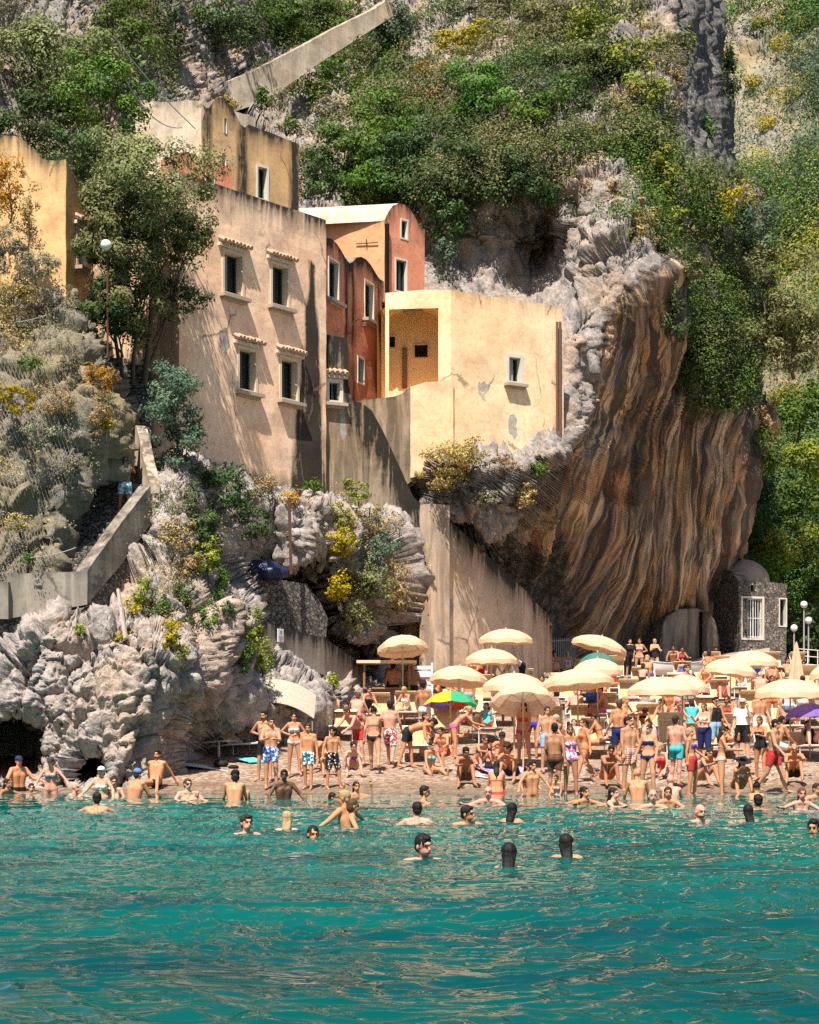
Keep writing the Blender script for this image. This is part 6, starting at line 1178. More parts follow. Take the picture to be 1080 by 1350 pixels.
def build_people():
    hid = bpy.data.collections.new('person_source'); SC.collection.children.link(hid); src = []
    for q in PEOPLE:
        jr = random.Random(len(src) * 7 + 3); J, k = skeleton(q['pose'], q['S'] * jr.uniform(.96, 1.04), q['sex'], jr); q['fat'] *= jr.choice([.94, .98, 1.0, 1.04, 1.10, 1.16]); J['yaw'] = q['yaw'] + jr.uniform(-18, 18); q['J'], q['k'] = J, k; m = body_mesh(J, k, q['sex'], q['fat']); me = bpy.data.meshes.new('source'); me.from_pydata(m.v, [], m.f); o = bpy.data.objects.new('source', me); hid.objects.link(o)
        r = o.modifiers.new('r', 'REMESH'); r.mode = 'VOXEL'; r.voxel_size = q['vox']; s = o.modifiers.new('s', 'SMOOTH'); s.factor = .5; s.iterations = 3 if q['vox'] > .01 else 5; src.append(o); q['nsrc'] = 1; hmb = hair_mesh(q)
        if hmb:
            me = bpy.data.meshes.new('source'); me.from_pydata(hmb.v, [], hmb.f); o = bpy.data.objects.new('source', me); hid.objects.link(o); r = o.modifiers.new('r', 'REMESH'); r.mode = 'VOXEL'; r.voxel_size = q['vox'] * .75; s = o.modifiers.new('s', 'SMOOTH'); s.factor = .5; s.iterations = 3; src.append(o); q['nsrc'] = 2
    dg = bpy.context.evaluated_depsgraph_get(); dg.update()
    meshes = [bpy.data.meshes.new_from_object(o.evaluated_get(dg)) for o in src]
    for o in src: me = o.data; bpy.data.objects.remove(o); bpy.data.meshes.remove(me)
    bpy.data.collections.remove(hid)
    it = iter(meshes)
    for q in PEOPLE:
        me = next(it); q['hairmesh'] = next(it) if q['nsrc'] == 2 else None; dress(q, me)
def segdist(V, a, b):
    d = b - a; t = np.clip(((V - a) @ d) / (d @ d + 1e-9), 0, 1); return np.linalg.norm(V - a - t[:, None] * d, axis=1), t
def dress(q, me):
    J, k = q['J'], q['k']; n = len(me.vertices); V = np.empty(n * 3, np.float32); me.vertices.foreach_get('co', V); V = V.reshape(-1, 3).astype(float); me.polygons.foreach_set('use_smooth', np.ones(len(me.polygons), bool))
    NV = np.empty(n * 3, np.float32); me.vertex_normals.foreach_get('vector', NV); NV = NV.reshape(-1, 3)
    names = ['torso', 'head', 'aul', 'aur', 'all', 'alr', 'thl', 'thr', 'shl', 'shr']; segs = [(J['pel'], J['neck'], .12), (J['neck'] + .06 * J['t3'], J['skull'] + .06 * J['t3'], .09), (J['shol'], J['elbl'], .045), (J['shor'], J['elbr'], .045), (J['elbl'], J['wril'] + J['hdl'] * .15, .035), (J['elbr'], J['wrir'] + J['hdr'] * .15, .035), (J['hipl'], J['kneel'], .085), (J['hipr'], J['kneer'], .085), (J['kneel'], J['ankl'], .05), (J['kneer'], J['ankr'], .05)]
    ds = []; ts = []
    for a, b, r in segs: d, t = segdist(V, a, b); ds.append(d - r * k); ts.append(t)
    lab = np.argmin(ds, 0); T_ = np.array(ts); hT = ((V - J['pel']) @ ((J['neck'] - J['pel']) / np.linalg.norm(J['neck'] - J['pel']))) / k
    is_ = lambda *nm: np.isin(lab, [names.index(x) for x in nm]); th = np.where(lab == 6, T_[6], T_[7]); au = np.where(lab == 2, T_[2], T_[3])
    # skin details: eyes, brows, lips and beard shadow
    hm = np.array(head_rot(J)); HL = (V - J['skull']) @ hm / k; feat = np.ones((n, 3)); hd = lab == 1; front = hd & (HL[:, 1] < -.045)
    for s in (-1, 1):
        feat[front & (np.hypot((HL[:, 0] - s * .030) / 1.5, HL[:, 2] - .006) < .0105)] = (.22, .18, .17); feat[front & (np.abs(HL[:, 0] - s * .032) < .024) & (np.abs(HL[:, 2] - .032) < .008)] = (.42, .34, .30)
    feat[front & (np.abs(HL[:, 0]) < .024) & (np.abs(HL[:, 2] + .058) < .0085)] = (.62, .32, .34)
    if q['beard']: feat[hd & (HL[:, 2] < -.05) & (HL[:, 1] < .0) & ~((np.abs(HL[:, 0]) < .02) & (np.abs(HL[:, 2] + .058) < .008))] = (.20, .15, .13)
    feat[~hd] *= (.93 + .10 * vnoise(V[~hd] * 9, 3))[:, None]
    me.attributes.new('feat', 'FLOAT_VECTOR', 'POINT').data.foreach_set('vector', feat.astype(np.float32).ravel()); me.materials.clear(); me.materials.append(M['skin'])
    zmin = V[:, 2].min()
    # placement
    p = POSE[q['pose']]
    if q['up'] is not None: D = q['D'] or CAMH * FPX / (q['py'] - HZ); base = np.array([(q['px'] - 540) * D / FPX, D, q['up'] - V[:, 2].max()])
    else:
        D = q['D'] or beachD(q['py']); x = (q['px'] - 540) * D / FPX; zb = (float(beach_z(x, D)) if q['z'] is None else q['z']); off = -zmin if 'seat' not in p else p['seat'] + .105 * k
        if q['pose'] in ('sit_knees', 'sit_back', 'sit_flat'): off = max(off, -zmin - .02) if q['pose'] == 'sit_knees' else off
        base = np.array([x, D, zb + off - .005])
    me.name = 'person'; root = bpy.data.objects.new('person', me); COL.objects.link(root); root.location = base; root.rotation_euler = (0, R(q['roll']), R(q['rot'])); root.color = (*SKIN[q['skin']], 1); tag(root, q['label'], 'person', q['group'])
    # clothing cut from the body's own surface
    npol = len(me.polygons); lt = np.empty(npol, np.int32); me.polygons.foreach_get('loop_total', lt); ls = np.empty(npol, np.int32); me.polygons.foreach_get('loop_start', ls); lv = np.empty(len(me.loops), np.int32); me.loops.foreach_get('vertex_index', lv); quads = np.stack([lv[ls + i] for i in range(4)], 1) if (lt == 4).all() else None
    fwd = -np.cross([1, 0, 0], J['t2']); fwd = fwd if fwd[1] < 0 else -fwd; fr = (V - J['chest']) @ fwd
    for g in q['garb']:
        kind, col = g[0], g[1]; mt_ = g[2] if len(g) > 2 else 'cloth'; off = .010
        if kind == 'trunks': mask = (is_('torso') & (hT < .085)) | (is_('thl', 'thr') & (th < .58)); off = .020
        elif kind == 'shorts': mask = (is_('torso') & (hT < .10)) | (is_('thl', 'thr') & (th < .85)); off = .024
        elif kind == 'briefs': mask = (is_('torso') & (hT < .05)) | (is_('thl', 'thr') & (th < .14))
        elif kind == 'bottom': mask = (is_('torso') & (hT < .02) & (hT > -.2)) | (is_('thl', 'thr') & (th < .06)); off = .008
        elif kind == 'top': mask = is_('torso') & (hT > .265) & (hT < .375) & ((fr > .02) | (np.abs(hT - .30) < .014)); off = .008
        elif kind == 'bandeau': mask = is_('torso') & (hT > .27) & (hT < .375); off = .008
        elif kind == 'swimsuit': mask = (is_('torso') & (hT < .39) & ((fr > -.03) | (hT < .2))) | (is_('thl', 'thr') & (th < .07)); off = .009
        elif kind == 'tank': mask = is_('torso') & (hT > .0) & (hT < .50); off = .016
        elif kind == 'tee': mask = (is_('torso') & (hT > -.04) & (hT < .52)) | (is_('aul', 'aur') & (au < .55)); off = .024
        elif kind == 'wrap': mask = (is_('torso') & (hT < .10)) | is_('thl', 'thr'); off = .03
        else: continue
        if kind in ('trunks', 'shorts', 'briefs', 'bottom', 'wrap'): mask |= is_('thl', 'thr') & (th < .02)
        sel = mask[quads].all(1)
        if not sel.any(): continue
        fq = quads[sel]; used, inv = np.unique(fq, return_inverse=True); vv = V[used] + NV[used] * off
        NM = dict(top='bikini_top', bottom='bikini_bottom', tee='shirt', tank='tank_top', wrap='sarong'); mk(NM.get(kind, kind), vv, inv.reshape(-1, 4), M[mt_], root, True, color=col)
    # hair and headwear in head space
    H = Matrix([list(r) for r in hm]); sk = Vector(J['skull']); E = lambda mm, o, r, nz_=.0, n=14: mm.ell(sk + H @ Vector(o) * k, tuple(a * k for a in r), n, 10, H, nz_, q['px'] * .1)
    if q.get('hairmesh'):
        hme = q['hairmesh']; n = len(hme.vertices); V = np.empty(n * 3, np.float32); hme.vertices.foreach_get('co', V); V = V.reshape(-1, 3).astype(float); N2 = np.empty(n * 3, np.float32); hme.vertex_normals.foreach_get('vector', N2); N2 = N2.reshape(-1, 3)
        L = (V - J['skull']) / k; a = np.arctan2(L[:, 0], L[:, 1]); s_ = vnoise(np.stack([a * 7 + q['px'], L[:, 2] * 5, L[:, 0] * 0], 1), 4) + .6 * vnoise(np.stack([a * 17, L[:, 2] * 9, L[:, 0] * 30], 1), 6); amp = .0055 if q['hair'][0] not in ('curly', 'short') else .0055
        hme.vertices.foreach_set('co', (V + N2 * (s_ * amp)[:, None]).astype(np.float32).ravel()); hme.polygons.foreach_set('use_smooth', np.ones(len(hme.polygons), bool)); hme.update(); hme.materials.clear(); hme.materials.append(M['hair']); hme.name = 'hair'
        ho = bpy.data.objects.new('hair', hme); COL.objects.link(ho); ho.parent = root; ho.color = (*HAIR[q['hair'][1]], 1)
    if q['hat']:
        ht, col = q['hat']; m = MB(); E(m, (0, .016, .062), (.094, .106, .078))
        if ht == 'cap': m.ell(sk + H @ Vector((0, -.105, .055)) * k, (.07 * k, .075 * k, .012 * k), 12, 6, H)
        if ht == 'sunhat': m.ell(sk + H @ Vector((0, .01, .050)) * k, (.20 * k, .21 * k, .018 * k), 18, 6, H, .0)
        if ht == 'mask':
            m = MB(); E(m, (0, -.07, .004), (.066, .028, .020))
        m.build({'cap': 'cap', 'sunhat': 'sun_hat', 'mask': 'sunglasses', 'band': 'bandana'}[ht], M['cloth'], root, True, color=col)
    if q['extra']:
        q['extra'](q, root, J, k)
    q['obj'] = root
W = dict(w=(.72, .70, .68), k=(.012, .012, .014), nv=(.012, .022, .10), rd=(.50, .035, .03), bl=(.03, .12, .50), pk=(.65, .10, .30), tq=(.05, .45, .48), br=(.12, .05, .03), pu=(.12, .05, .35), gr=(.3, .3, .3), ye=(.75, .5, .05), or_=(.7, .2, .05), lb=(.25, .45, .65), te=(.01, .16, .2), pl=(.70, .42, .40))
def bag(col, dz=-.05, dx=.28):
    def f(q, root, J, k): pass
    return f
P_ = person
# --- the group by the sea rock and the left of the beach
P_(357, 1040, 'hold', 12, 'm', 't', ('short', 'n'), [('trunks', W['bl'], 'floral')], 'young man in blue and white floral trunks standing ankle deep, arms held forward', yaw=20)
P_(349, 1030, 'hips', -20, 'm', 't', ('short', 'k'), [('trunks', W['k'])], 'bearded man with hands on hips behind the floral trunks', beard=True)
P_(388, 1022, 'hips', 10, 'f', 't', ('bun', 'k'), [('bandeau', W['w']), ('bottom', W['w'])], 'woman in a white bandeau bikini with her hair in a bun')
P_(406, 1041, 'stand', -14, 'm', 'o', ('short', 'br'), [('trunks', W['te'], 'floral')], 'boy in navy and turquoise trunks standing in the wash', S=1.62)
P_(438, 1041, 'relax', 30, 'm', 'o', ('curly', 'k'), [('shorts', W['k'], 'dots')], 'curly haired boy in black trunks with white flowers', S=1.55, yaw=-30)
P_(430, 1020, 'sit_knees', 15, 'f', 'o', ('bob', 'k'), [('top', W['pk'])], 'girl sitting on the pebbles behind the flowered trunks', S=1.5)
P_(464, 1022, 'sit_knees', 8, 'f', 'f', ('tail', 'k'), [('top', W['pu']), ('bottom', W['pu'])], 'woman in a purple bikini sitting on the pebbles')
P_(473, 1010, 'stoop', -40, 'm', 'p', ('short', 'r'), [('trunks', W['rd'])], 'reddened man stooping over the purple bikini woman')
P_(493, 1017, 'walk', 175, 'f', 't', ('bun', 'k'), [('top', W['k']), ('bottom', W['k'])], 'woman in a black bikini seen from behind walking up the beach')
P_(514, 1010, 'walk', 165, 'm', 'p', ('short', 'k'), [('shorts', W['rd'], 'floral')], 'man in long red and white shorts walking away from the water')
P_(538, 1013, 'bend', 78, 'm', 'o', ('short', 'k'), [('trunks', W['k'])], 'man in black trunks bending down over a sunbed')
P_(440, 962, 'sit_bed', -8, 'm', 't', ('short', 'n'), [('trunks', W['nv'])], 'man sitting on a sunbed next to the pale rock', D=54)
P_(470, 968, 'sit_bed', 168, 'm', 'p', ('short', 'r'), [('briefs', W['rd'])], 'pink skinned man sitting with his back turned behind the black bikini')
P_(484, 958, 'sit_bed', 25, 'f', 't', ('bob', 'k'), [('swimsuit', W['k'])], 'dark haired woman sitting right of the pink skinned man', D=56)
P_(519, 943, 'stand', 178, 'm', 'o', ('short', 'k'), [('shorts', W['k'])], 'man in black shorts with his back to the water near the bar')
P_(544, 943, 'relax', 185, 'm', 'd', ('bald', 'k'), [('trunks', W['k'])], 'bald tanned man in black trunks seen from behind near the bar')
P_(517, 921, 'hold', 5, 'm', 'd', ('short', 'k'), [('trunks', W['k'])], 'barman in a red cap behind the brown counter', hat=('cap', W['rd']), D=59.6)
P_(560, 916, 'sit_bed', -20, 'f', 'd', ('long', 'k'), [('swimsuit', W['br'])], 'woman sitting in the dark arch shade behind the upright lounger', D=60.6)
P_(575, 990, 'recline', 70, 'f', 'o', ('bob', 'n'), [('swimsuit', W['k'])], 'woman reclining on the front sunbed beside the straw bag', D=48.6)
P_(586, 1016, 'sit_bed', -28, 'm', 'o', ('short', 'n'), [('trunks', W['rd'])], 'boy in red trunks sitting on the edge of a sunbed', S=1.5)
P_(591, 966, 'sit_bed', 5, 'f', 'f', ('wet', 'k'), [('swimsuit', W['k'])], 'pale woman in a black swimsuit under the rainbow umbrella')
P_(613, 1036, 'sit_knees', 3, 'm', 'd', ('short', 'k'), [('trunks', W['br'])], 'man sitting with knees drawn up close to the waterline')
P_(631, 1014, 'sit_knees', 28, 'f', 't', ('long', 'br'), [('top', W['br'])], 'long haired woman sitting beside the man with drawn up knees')
P_(645, 1015, 'sit_flat', 160, 'f', 't', ('bob', 'k'), [('swimsuit', W['k'])], 'dark haired child sitting with back turned among the seated group', S=1.15)
P_(664, 1012, 'sit_knees', -10, 'm', 'o', ('short', 'k'), [('trunks', W['gr'])], 'man in a dark cap hugging his knees on a lilac towel', hat=('cap', W['k']))
P_(690, 1009, 'relax', -18, 'f', 'o', ('long', 'k'), [('top', W['rd']), ('bottom', W['rd'])], 'woman standing in a red bikini facing the sea', yaw=-25)
P_(703, 1001, 'relax', 172, 'm', 'd', ('bald', 'k'), [('briefs', (.02, .04, .42))], 'bald man in bright blue briefs seen from behind')
P_(618, 952, 'stand', 170, 'm', 'o', ('short', 'n'), [('trunks', W['gr'])], 'man standing behind the rainbow umbrella')
P_(577, 948, 'stoop', 60, 'f', 'o', ('bun', 'n'), [('bottom', W['k']), ('top', W['k'])], 'woman stooping left of the rainbow umbrella')
P_(626, 914, 'sit_bed', -30, 'm', 'o', ('short', 'n'), [('trunks', W['k'])], 'man sitting in the shade of the flat beige parasol', D=63.0, z=3.0)
P_(648, 914, 'sit_bed', 20, 'f', 'o', ('tail', 'n'), [('swimsuit', W['gr'])], 'woman sitting under the flat beige parasol', D=63.3, z=3.0)
P_(688, 905, 'bend', -70, 'm', 'd', ('short', 'k'), [('tank', W['w']), ('shorts', W['k'])], 'man in a white tank top and black shorts bending at the ramp wall', D=64.2, z=3.0)
P_(634, 905, 'sit_bed', 0, 'f', 'p', ('bob', 'n'), [('swimsuit', W['rd'])], 'woman in red sitting by the ramp wall', D=63.4, z=3.0)
# --- middle
P_(742, 1003, 'sit_bed', -75, 'm', 'd', ('short', 'g'), [('trunks', W['gr'])], 'tanned older man hunched on a sunbed edge')
P_(760, 998, 'lie_knees', 4, 'f', 'f', ('bob', 'n'), [('bottom', W['w']), ('top', W['w'])], 'woman in white lying with knees raised on a sunbed', D=48.5)
P_(777, 978, 'sit_bed', 10, 'f', 'd', ('long', 'n'), [('swimsuit', W['br'])], 'woman with a wide black sun hat behind the front sunbeds', hat=('sunhat', W['k']))
P_(793, 1004, 'sit_bed', -115, 'f', 'o', ('tail', 'n'), [('top', W['br']), ('bottom', W['br'])], 'woman in a brown bikini sitting sideways on the deep blue towel', D=48.0)
P_(823, 996, 'hold', 48, 'f', 'o', ('bob', 'bl'), [('bandeau', W['w']), ('wrap', W['w'])], 'fair haired woman standing in a white sarong')
P_(856, 1004, 'bend', 176, 'f', 'o', ('tail', 'n'), [('top', W['or_']), ('wrap', W['pl'])], 'woman bending forward in a rose sarong')
P_(843, 985, 'bend', 8, 'f', 'd', ('bob', 'k'), [('top', W['k']), ('bottom', W['k'])], 'woman bending in a black bikini under the wide parasol')
P_(829, 1046, 'relax', 36, 'm', 't', ('short', 'k'), [('trunks', W['rd'], 'plaid')], 'man in red plaid trunks standing at the edge of the sea', yaw=35, fat=1.08)
P_(855, 1047, 'relax', -18, 'f', 't', ('bun', 'n'), [('bandeau', W['nv']), ('bottom', W['nv'])], 'woman in a navy bikini next to the plaid trunks', yaw=-30)
P_(876, 975, 'sit_bed', -40, 'f', 'f', ('tail', 'n'), [('top', W['k'])], 'woman with dark glasses sitting sideways', hat=('mask', W['k']))
P_(891, 976, 'sit_bed', 10, 'f', 'p', ('bob', 'n'), [('swimsuit', W['pk'])], 'woman in a pink bathing cap', hat=('band', (.70, .22, .22)))
P_(831, 894, 'stand', 5, 'f', 'f', ('long', 'k'), [('tee', W['k']), ('shorts', W['k'])], 'woman in a black shirt at the back by the boat', S=1.68)
P_(843, 894, 'hips', -12, 'f', 't', ('long', 'n'), [('top', W['pl']), ('bottom', W['pl'])], 'woman in a pale bikini with her hand on her hip by the boat')
P_(863, 892, 'hold', 8, 'f', 'f', ('bob', 'bl'), [('swimsuit', W['k'])], 'blonde woman holding a black bag to her chest by the white boat')
P_(888, 884, 'sit_bed', -10, 'm', 'd', ('short', 'k'), [('trunks', W['k'])], 'man sitting in the cave shade behind the kayak', D=79)
P_(897, 884, 'sit_bed', 15, 'f', 'd', ('bob', 'k'), [('swimsuit', W['rd'])], 'woman sitting in the cave shade right of the seated man', D=79)
P_(806, 888, 'sit_bed', 5, 'm', 'd', ('short', 'k'), [('tee', W['rd'])], 'man in a red shirt sitting in the shade under the overhang', D=77)
P_(730, 900, 'sit_bed', 0, 'm', 'o', ('short', 'k'), [('trunks', W['bl'])], 'man on a back row sunbed near the picket fence')
P_(749, 897, 'sit_bed', -10, 'f', 'f', ('bob', 'g'), [('swimsuit', W['w'])], 'grey haired woman on a back row sunbed')
# --- right
P_(943, 872, 'sit_bed', 0, 'm', 'd', ('short', 'k'), [('tank', W['pl']), ('shorts', W['k'])], 'man sitting on the landing steps in the shade', D=80)
P_(935, 916, 'hips', 180, 'f', 'o', ('bob', 'n'), [('bottom', W['tq'])], 'woman seen from behind in a turquoise bikini bottom')
P_(929, 1006, 'hold', -35, 'f', 'f', ('long', 'br'), [('bandeau', W['w']), ('wrap', W['nv'])], 'woman wrapped in a long navy sarong', hat=('mask', W['k']))
P_(943, 1001, 'relax', 25, 'm', 't', ('short', 'k'), [('tank', W['k']), ('shorts', W['lb'])], 'man in a black tank top and light blue shorts', hat=('mask', W['k']))
P_(979, 1006, 'face', -24, 'm', 'f', ('short', 'n'), [('tee', W['w']), ('shorts', W['k'])], 'man in a white shirt and cap touching his face', hat=('cap', (.66, .5, .36)))
P_(993, 985, 'sit_bed', 0, 'm', 'o', ('short', 'k'), [('trunks', W['w'])], 'dark haired man sitting right of the white shirt')
P_(1001, 1001, 'relax', 20, 'm', 't', ('short', 'k'), [('shorts', W['w'], 'stripe')], 'man in striped trunks standing half hidden by the white shirt', D=49.5)
P_(957, 1001, 'recline', 0, 'f', 'o', ('bob', 'k'), [('top', W['k']), ('bottom', W['k'])], 'woman sunbathing under the hooded front sunbed', D=48.0)
P_(1024, 1010, 'sit_bed', 118, 'm', 'o', ('short', 'k'), [('trunks', W['w'])], 'tanned man in white trunks sitting sideways on the front sunbed', D=47.2)
P_(1070, 1000, 'lie_knees', 0, 'f', 'f', ('bob', 'n'), [('swimsuit', W['k'])], 'woman lying with her knees up at the right edge', D=47.8)
P_(960, 972, 'sit_bed', -20, 'f', 'd', ('long', 'n'), [('swimsuit', W['rd'])], 'woman in dark red sitting behind the black tank top')
P_(912, 976, 'sit_bed', 170, 'f', 't', ('bob', 'n'), [('tee', W['tq'])], 'person with a turquoise towel round the shoulders')
P_(1040, 972, 'stand', 175, 'f', 'f', ('tail', 'bl'), [('tank', W['w']), ('trunks', (.10, .14, .22))], 'woman in denim shorts standing under the large parasol')
P_(1018, 962, 'stand', 10, 'f', 'd', ('bob', 'n'), [('swimsuit', W['or_'])], 'woman in orange standing under the left half of the large parasol')
P_(1058, 963, 'stand', 165, 'm', 'o', ('short', 'n'), [('trunks', W['w'])], 'man in white trunks standing under the right half of the large parasol')
P_(1058, 916, 'sit_bed', 0, 'm', 'd', ('short', 'k'), [('trunks', W['k'])], 'man on a back row sunbed at the white rail')
P_(912, 1050, 'relax', 70, 'f', 'o', ('bob', 'bl'), [('top', W['pu']), ('trunks', W['rd'])], 'fair haired woman with a red towel round her hips at the water', D=41.3)
P_(951, 1051, 'hold', 80, 'f', 'o', ('long', 'n'), [('top', W['pl']), ('bottom', W['pl'])], 'woman in profile with long brown hair at the water', D=41.2)
P_(973, 1049, 'sit_knees', 10, 'f', 'o', ('long', 'k'), [('top', W['w'])], 'woman in a black sun hat sitting at the waterline', hat=('sunhat', W['k']), D=41.8)
P_(752, 1052, 'stand', 10, 'f', 'd', ('bob', 'br'), [('swimsuit', W['pk'], 'floral')], 'woman in a pink swimsuit wading ashore', D=41.4)
P_(732, 1052, 'relax', 165, 'm', 'd', ('short', 'k'), [('trunks', W['br'])], 'brown backed man wading with his back turned', D=41.2)
# --- sitting and standing in the shallows (waterline y, height of the head above the water)
Wt = lambda px, py, up, pose, rot, sex, skin, hair, garb, label, **k: P_(px, py, pose, rot, sex, skin, hair, garb, label, up=up, **k)
Wt(702, 1049, .78, 'water', 14, 'm', 'o', ('short', 'k'), [], 'bare chested boy standing waist deep in the shallows', S=1.6, yaw=20)
Wt(692, 1042, .72, 'sit_flat', 30, 'f', 't', ('long', 'n'), [('top', W['br'])], 'woman in sunglasses sitting behind the bare chested boy', hat=('mask', W['k']), D=42.6)
Wt(655, 1048, .74, 'sit_flat', 178, 'f', 'o', ('wet', 'k'), [('top', W['rd']), ('bottom', W['rd'])], 'woman with long wet hair sitting in the wash with her back turned', D=41.6)
Wt(737, 1052, .46, 'sit_flat', -30, 'f', 't', ('bob', 'n'), [('swimsuit', W['pl'])], 'small child in front of the pink swimsuit', S=1.1, D=40.6)
Wt(841, 1054, .66, 'sit_flat', 180, 'm', 'o', ('bald', 'k'), [('trunks', W['rd'])], 'broad backed bald man sitting in the shallows')
Wt(884, 1052, .50, 'sit_flat', 170, 'm', 'p', ('bald', 'g'), [('trunks', W['k'])], 'balding man sitting in the shallows right of the navy bikini')
Wt(24, 1042, .86, 'water', 40, 'm', 'o', ('short', 'k'), [('trunks', W['k'])], 'man in a dark blue cap standing in the shallows before the cave', hat=('cap', (.01, .03, .10)), D=42.4)
Wt(67, 1046, .85, 'water', 4, 'f', 'p', ('bob', 'n'), [('bandeau', (.12, .2, .26))], 'woman in a grey cap and patterned bandeau before the cave', hat=('cap', (.03, .05, .05)))
Wt(3, 1047, .36, 'swim', 60, 'f', 'd', ('wet', 'k'), [], 'dark haired bather at the far left edge'); Wt(40, 1046, .24, 'swim', 20, 'f', 'f', ('short', 'n'), [], 'bather lying low between the two caps'); Wt(89, 1047, .28, 'swim', 75, 'm', 'p', ('bald', 'n'), [], 'bald bather facing right of the grey cap')
Wt(134, 1050, .66, 'water', -6, 'f', 'f', ('bob', 'n'), [('top', W['w'])], 'woman in a white cap and white bikini in the shallows', hat=('cap', W['w'])); Wt(152, 1049, .44, 'sit_flat', 0, 'f', 'f', ('bob', 'n'), [], 'young woman between the white cap and the blue cap'); Wt(176, 1051, .62, 'sit_flat', 150, 'm', 'o', ('short', 'n'), [], 'man in a light blue cap turned to the shore', hat=('cap', (.10, .20, .45)))
P_(205, 1031, 'sit_back', -8, 'm', 'o', ('short', 'k'), [('briefs', W['k'])], 'bearded man sitting back on his hands beside the sea rock', beard=True, D=42.6, z=.12)
Wt(247, 1052, .42, 'water', 25, 'm', 'f', ('short', 'br'), [], 'fair man in sunglasses holding a baby in the shallows', hat=('mask', W['k'])); Wt(261, 1056, .22, 'swim', 0, 'f', 'p', ('bald', 'br'), [], 'baby held at the surface by the fair man', S=1.0)
Wt(309, 1055, .62, 'sit_flat', 182, 'm', 'o', ('curly', 'k'), [], 'dark curly haired man seen from behind in the water'); Wt(322, 1054, .36, 'sit_flat', 200, 'f', 'o', ('bob', 'k'), [], 'child half hidden by the curly haired man', S=1.2)
Wt(374, 1054, .64, 'water', 20, 'm', 'b', ('short', 'k'), [], 'dark skinned man standing chest deep with a hand raised', yaw=-30)
Wt(470, 1049, .36, 'arms_up', 15, 'f', 'o', ('wet', 'k'), [('top', W['k'])], 'woman wringing her dark hair in the shallows'); Wt(646, 1060, .36, 'swim', -15, 'm', 'p', ('bald', 'br'), [], 'bather crouching before the long wet hair')
Wt(881, 1063, .38, 'swim', -8, 'f', 'o', ('wet', 'n'), [], 'woman facing out to sea right of the bald swimmer'); Wt(858, 1066, .36, 'swim', 6, 'm', 'p', ('bald', 'g'), [], 'bald swimmer facing out to sea'); Wt(1055, 1067, .40, 'swim', 0, 'f', 'p', ('wet', 'r'), [], 'red haired woman neck deep at the right'); Wt(1071, 1055, .36, 'swim', 20, 'm', 't', ('short', 'n'), [], 'dark haired man behind the red haired woman')
Wt(995, 1052, .34, 'sit_flat', 150, 'f', 'o', ('bun', 'k'), [], 'bather with dark tied hair near the black sun hat'); Wt(1000, 1068, .28, 'swim', 170, 'm', 'd', ('short', 'k'), [], 'dark headed swimmer seen from behind at the right')
# --- swimmers
Sw = lambda *a, **k: Wt(*a, vox=.0085, **k)
Wt(125, 1072, .36, 'swim', 178, 'm', 'o', ('short', 'k'), [], 'swimmer seen from behind below the cave'); Wt(430, 1054, .14, 'swim', 90, 'f', 'o', ('wet', 'k'), [], 'swimmer almost submerged left of the wringing woman')
Sw(318, 1101, .29, 'swim', 28, 'm', 'p', ('short', 'n'), [], 'wet haired man swimming with his face to the right'); Sw(377, 1095, .27, 'float', 175, 'f', 'f', ('wet', 'bl'), [], 'wet blonde woman seen from behind'); Sw(411, 1105, .17, 'swim', 10, 'f', 'o', ('wet', 'k'), [], 'woman with black hair low in the water beside the blonde')
Wt(463, 1086, .52, 'float', -120, 'm', 'o', ('short', 'bl'), [], 'fair haired half of the embracing couple'); Wt(457, 1085, .40, 'float', 95, 'f', 'o', ('bob', 'br'), [], 'darker half of the embracing couple', D=27.0)
Wt(547, 1058, .34, 'swim', 85, 'm', 'o', ('short', 'k'), [], 'bather in sunglasses facing right', hat=('mask', W['k'])); Wt(549, 1085, .32, 'float', 178, 'm', 'p', ('short', 'k'), [], 'short haired swimmer seen from behind before the bather in sunglasses')
Sw(612, 1086, .29, 'reach', 12, 'm', 'o', ('short', 'k'), [], 'man swimming with one arm stretched out to the right', yaw=40); Wt(670, 1084, .30, 'swim', 150, 'f', 'o', ('wet', 'k'), [], 'dark haired swimmer at the end of the stretched arm')
Sw(557, 1134, .295, 'float', 6, 'm', 'p', ('short', 'k'), [], 'man nearest the camera treading water with spread arms', yaw=14); Sw(669, 1144, .25, 'float', 172, 'f', 'o', ('wet', 'k'), [], 'black haired woman swimming away, lower left of the other', S=1.65); Sw(748, 1131, .26, 'float', 178, 'f', 'o', ('wet', 'k'), [], 'long haired woman swimming away, upper right of the other')
Wt(765, 1060, .34, 'swim', 30, 'f', 'o', ('wet', 'k'), [], 'left swimmer of the dark haired pair in mid bay'); Wt(774, 1061, .34, 'swim', -160, 'm', 'd', ('short', 'k'), [], 'right swimmer of the dark haired pair in mid bay', D=35.2); Wt(799, 1063, .36, 'swim', 60, 'f', 'f', ('wet', 'k'), [], 'woman with long wet black hair in profile')
Sw(916, 1083, .28, 'swim', 22, 'm', 'p', ('bald', 'k'), [], 'balding man swimming toward the right', beard=True); Sw(991, 1085, .28, 'swim', -170, 'f', 'd', ('wet', 'k'), [], 'dark haired swimmer with hair tied seen from behind'); Wt(1082, 1098, .20, 'reach', -40, 'm', 'o', ('short', 'k'), [], 'swimmer at the right edge reaching out an arm')
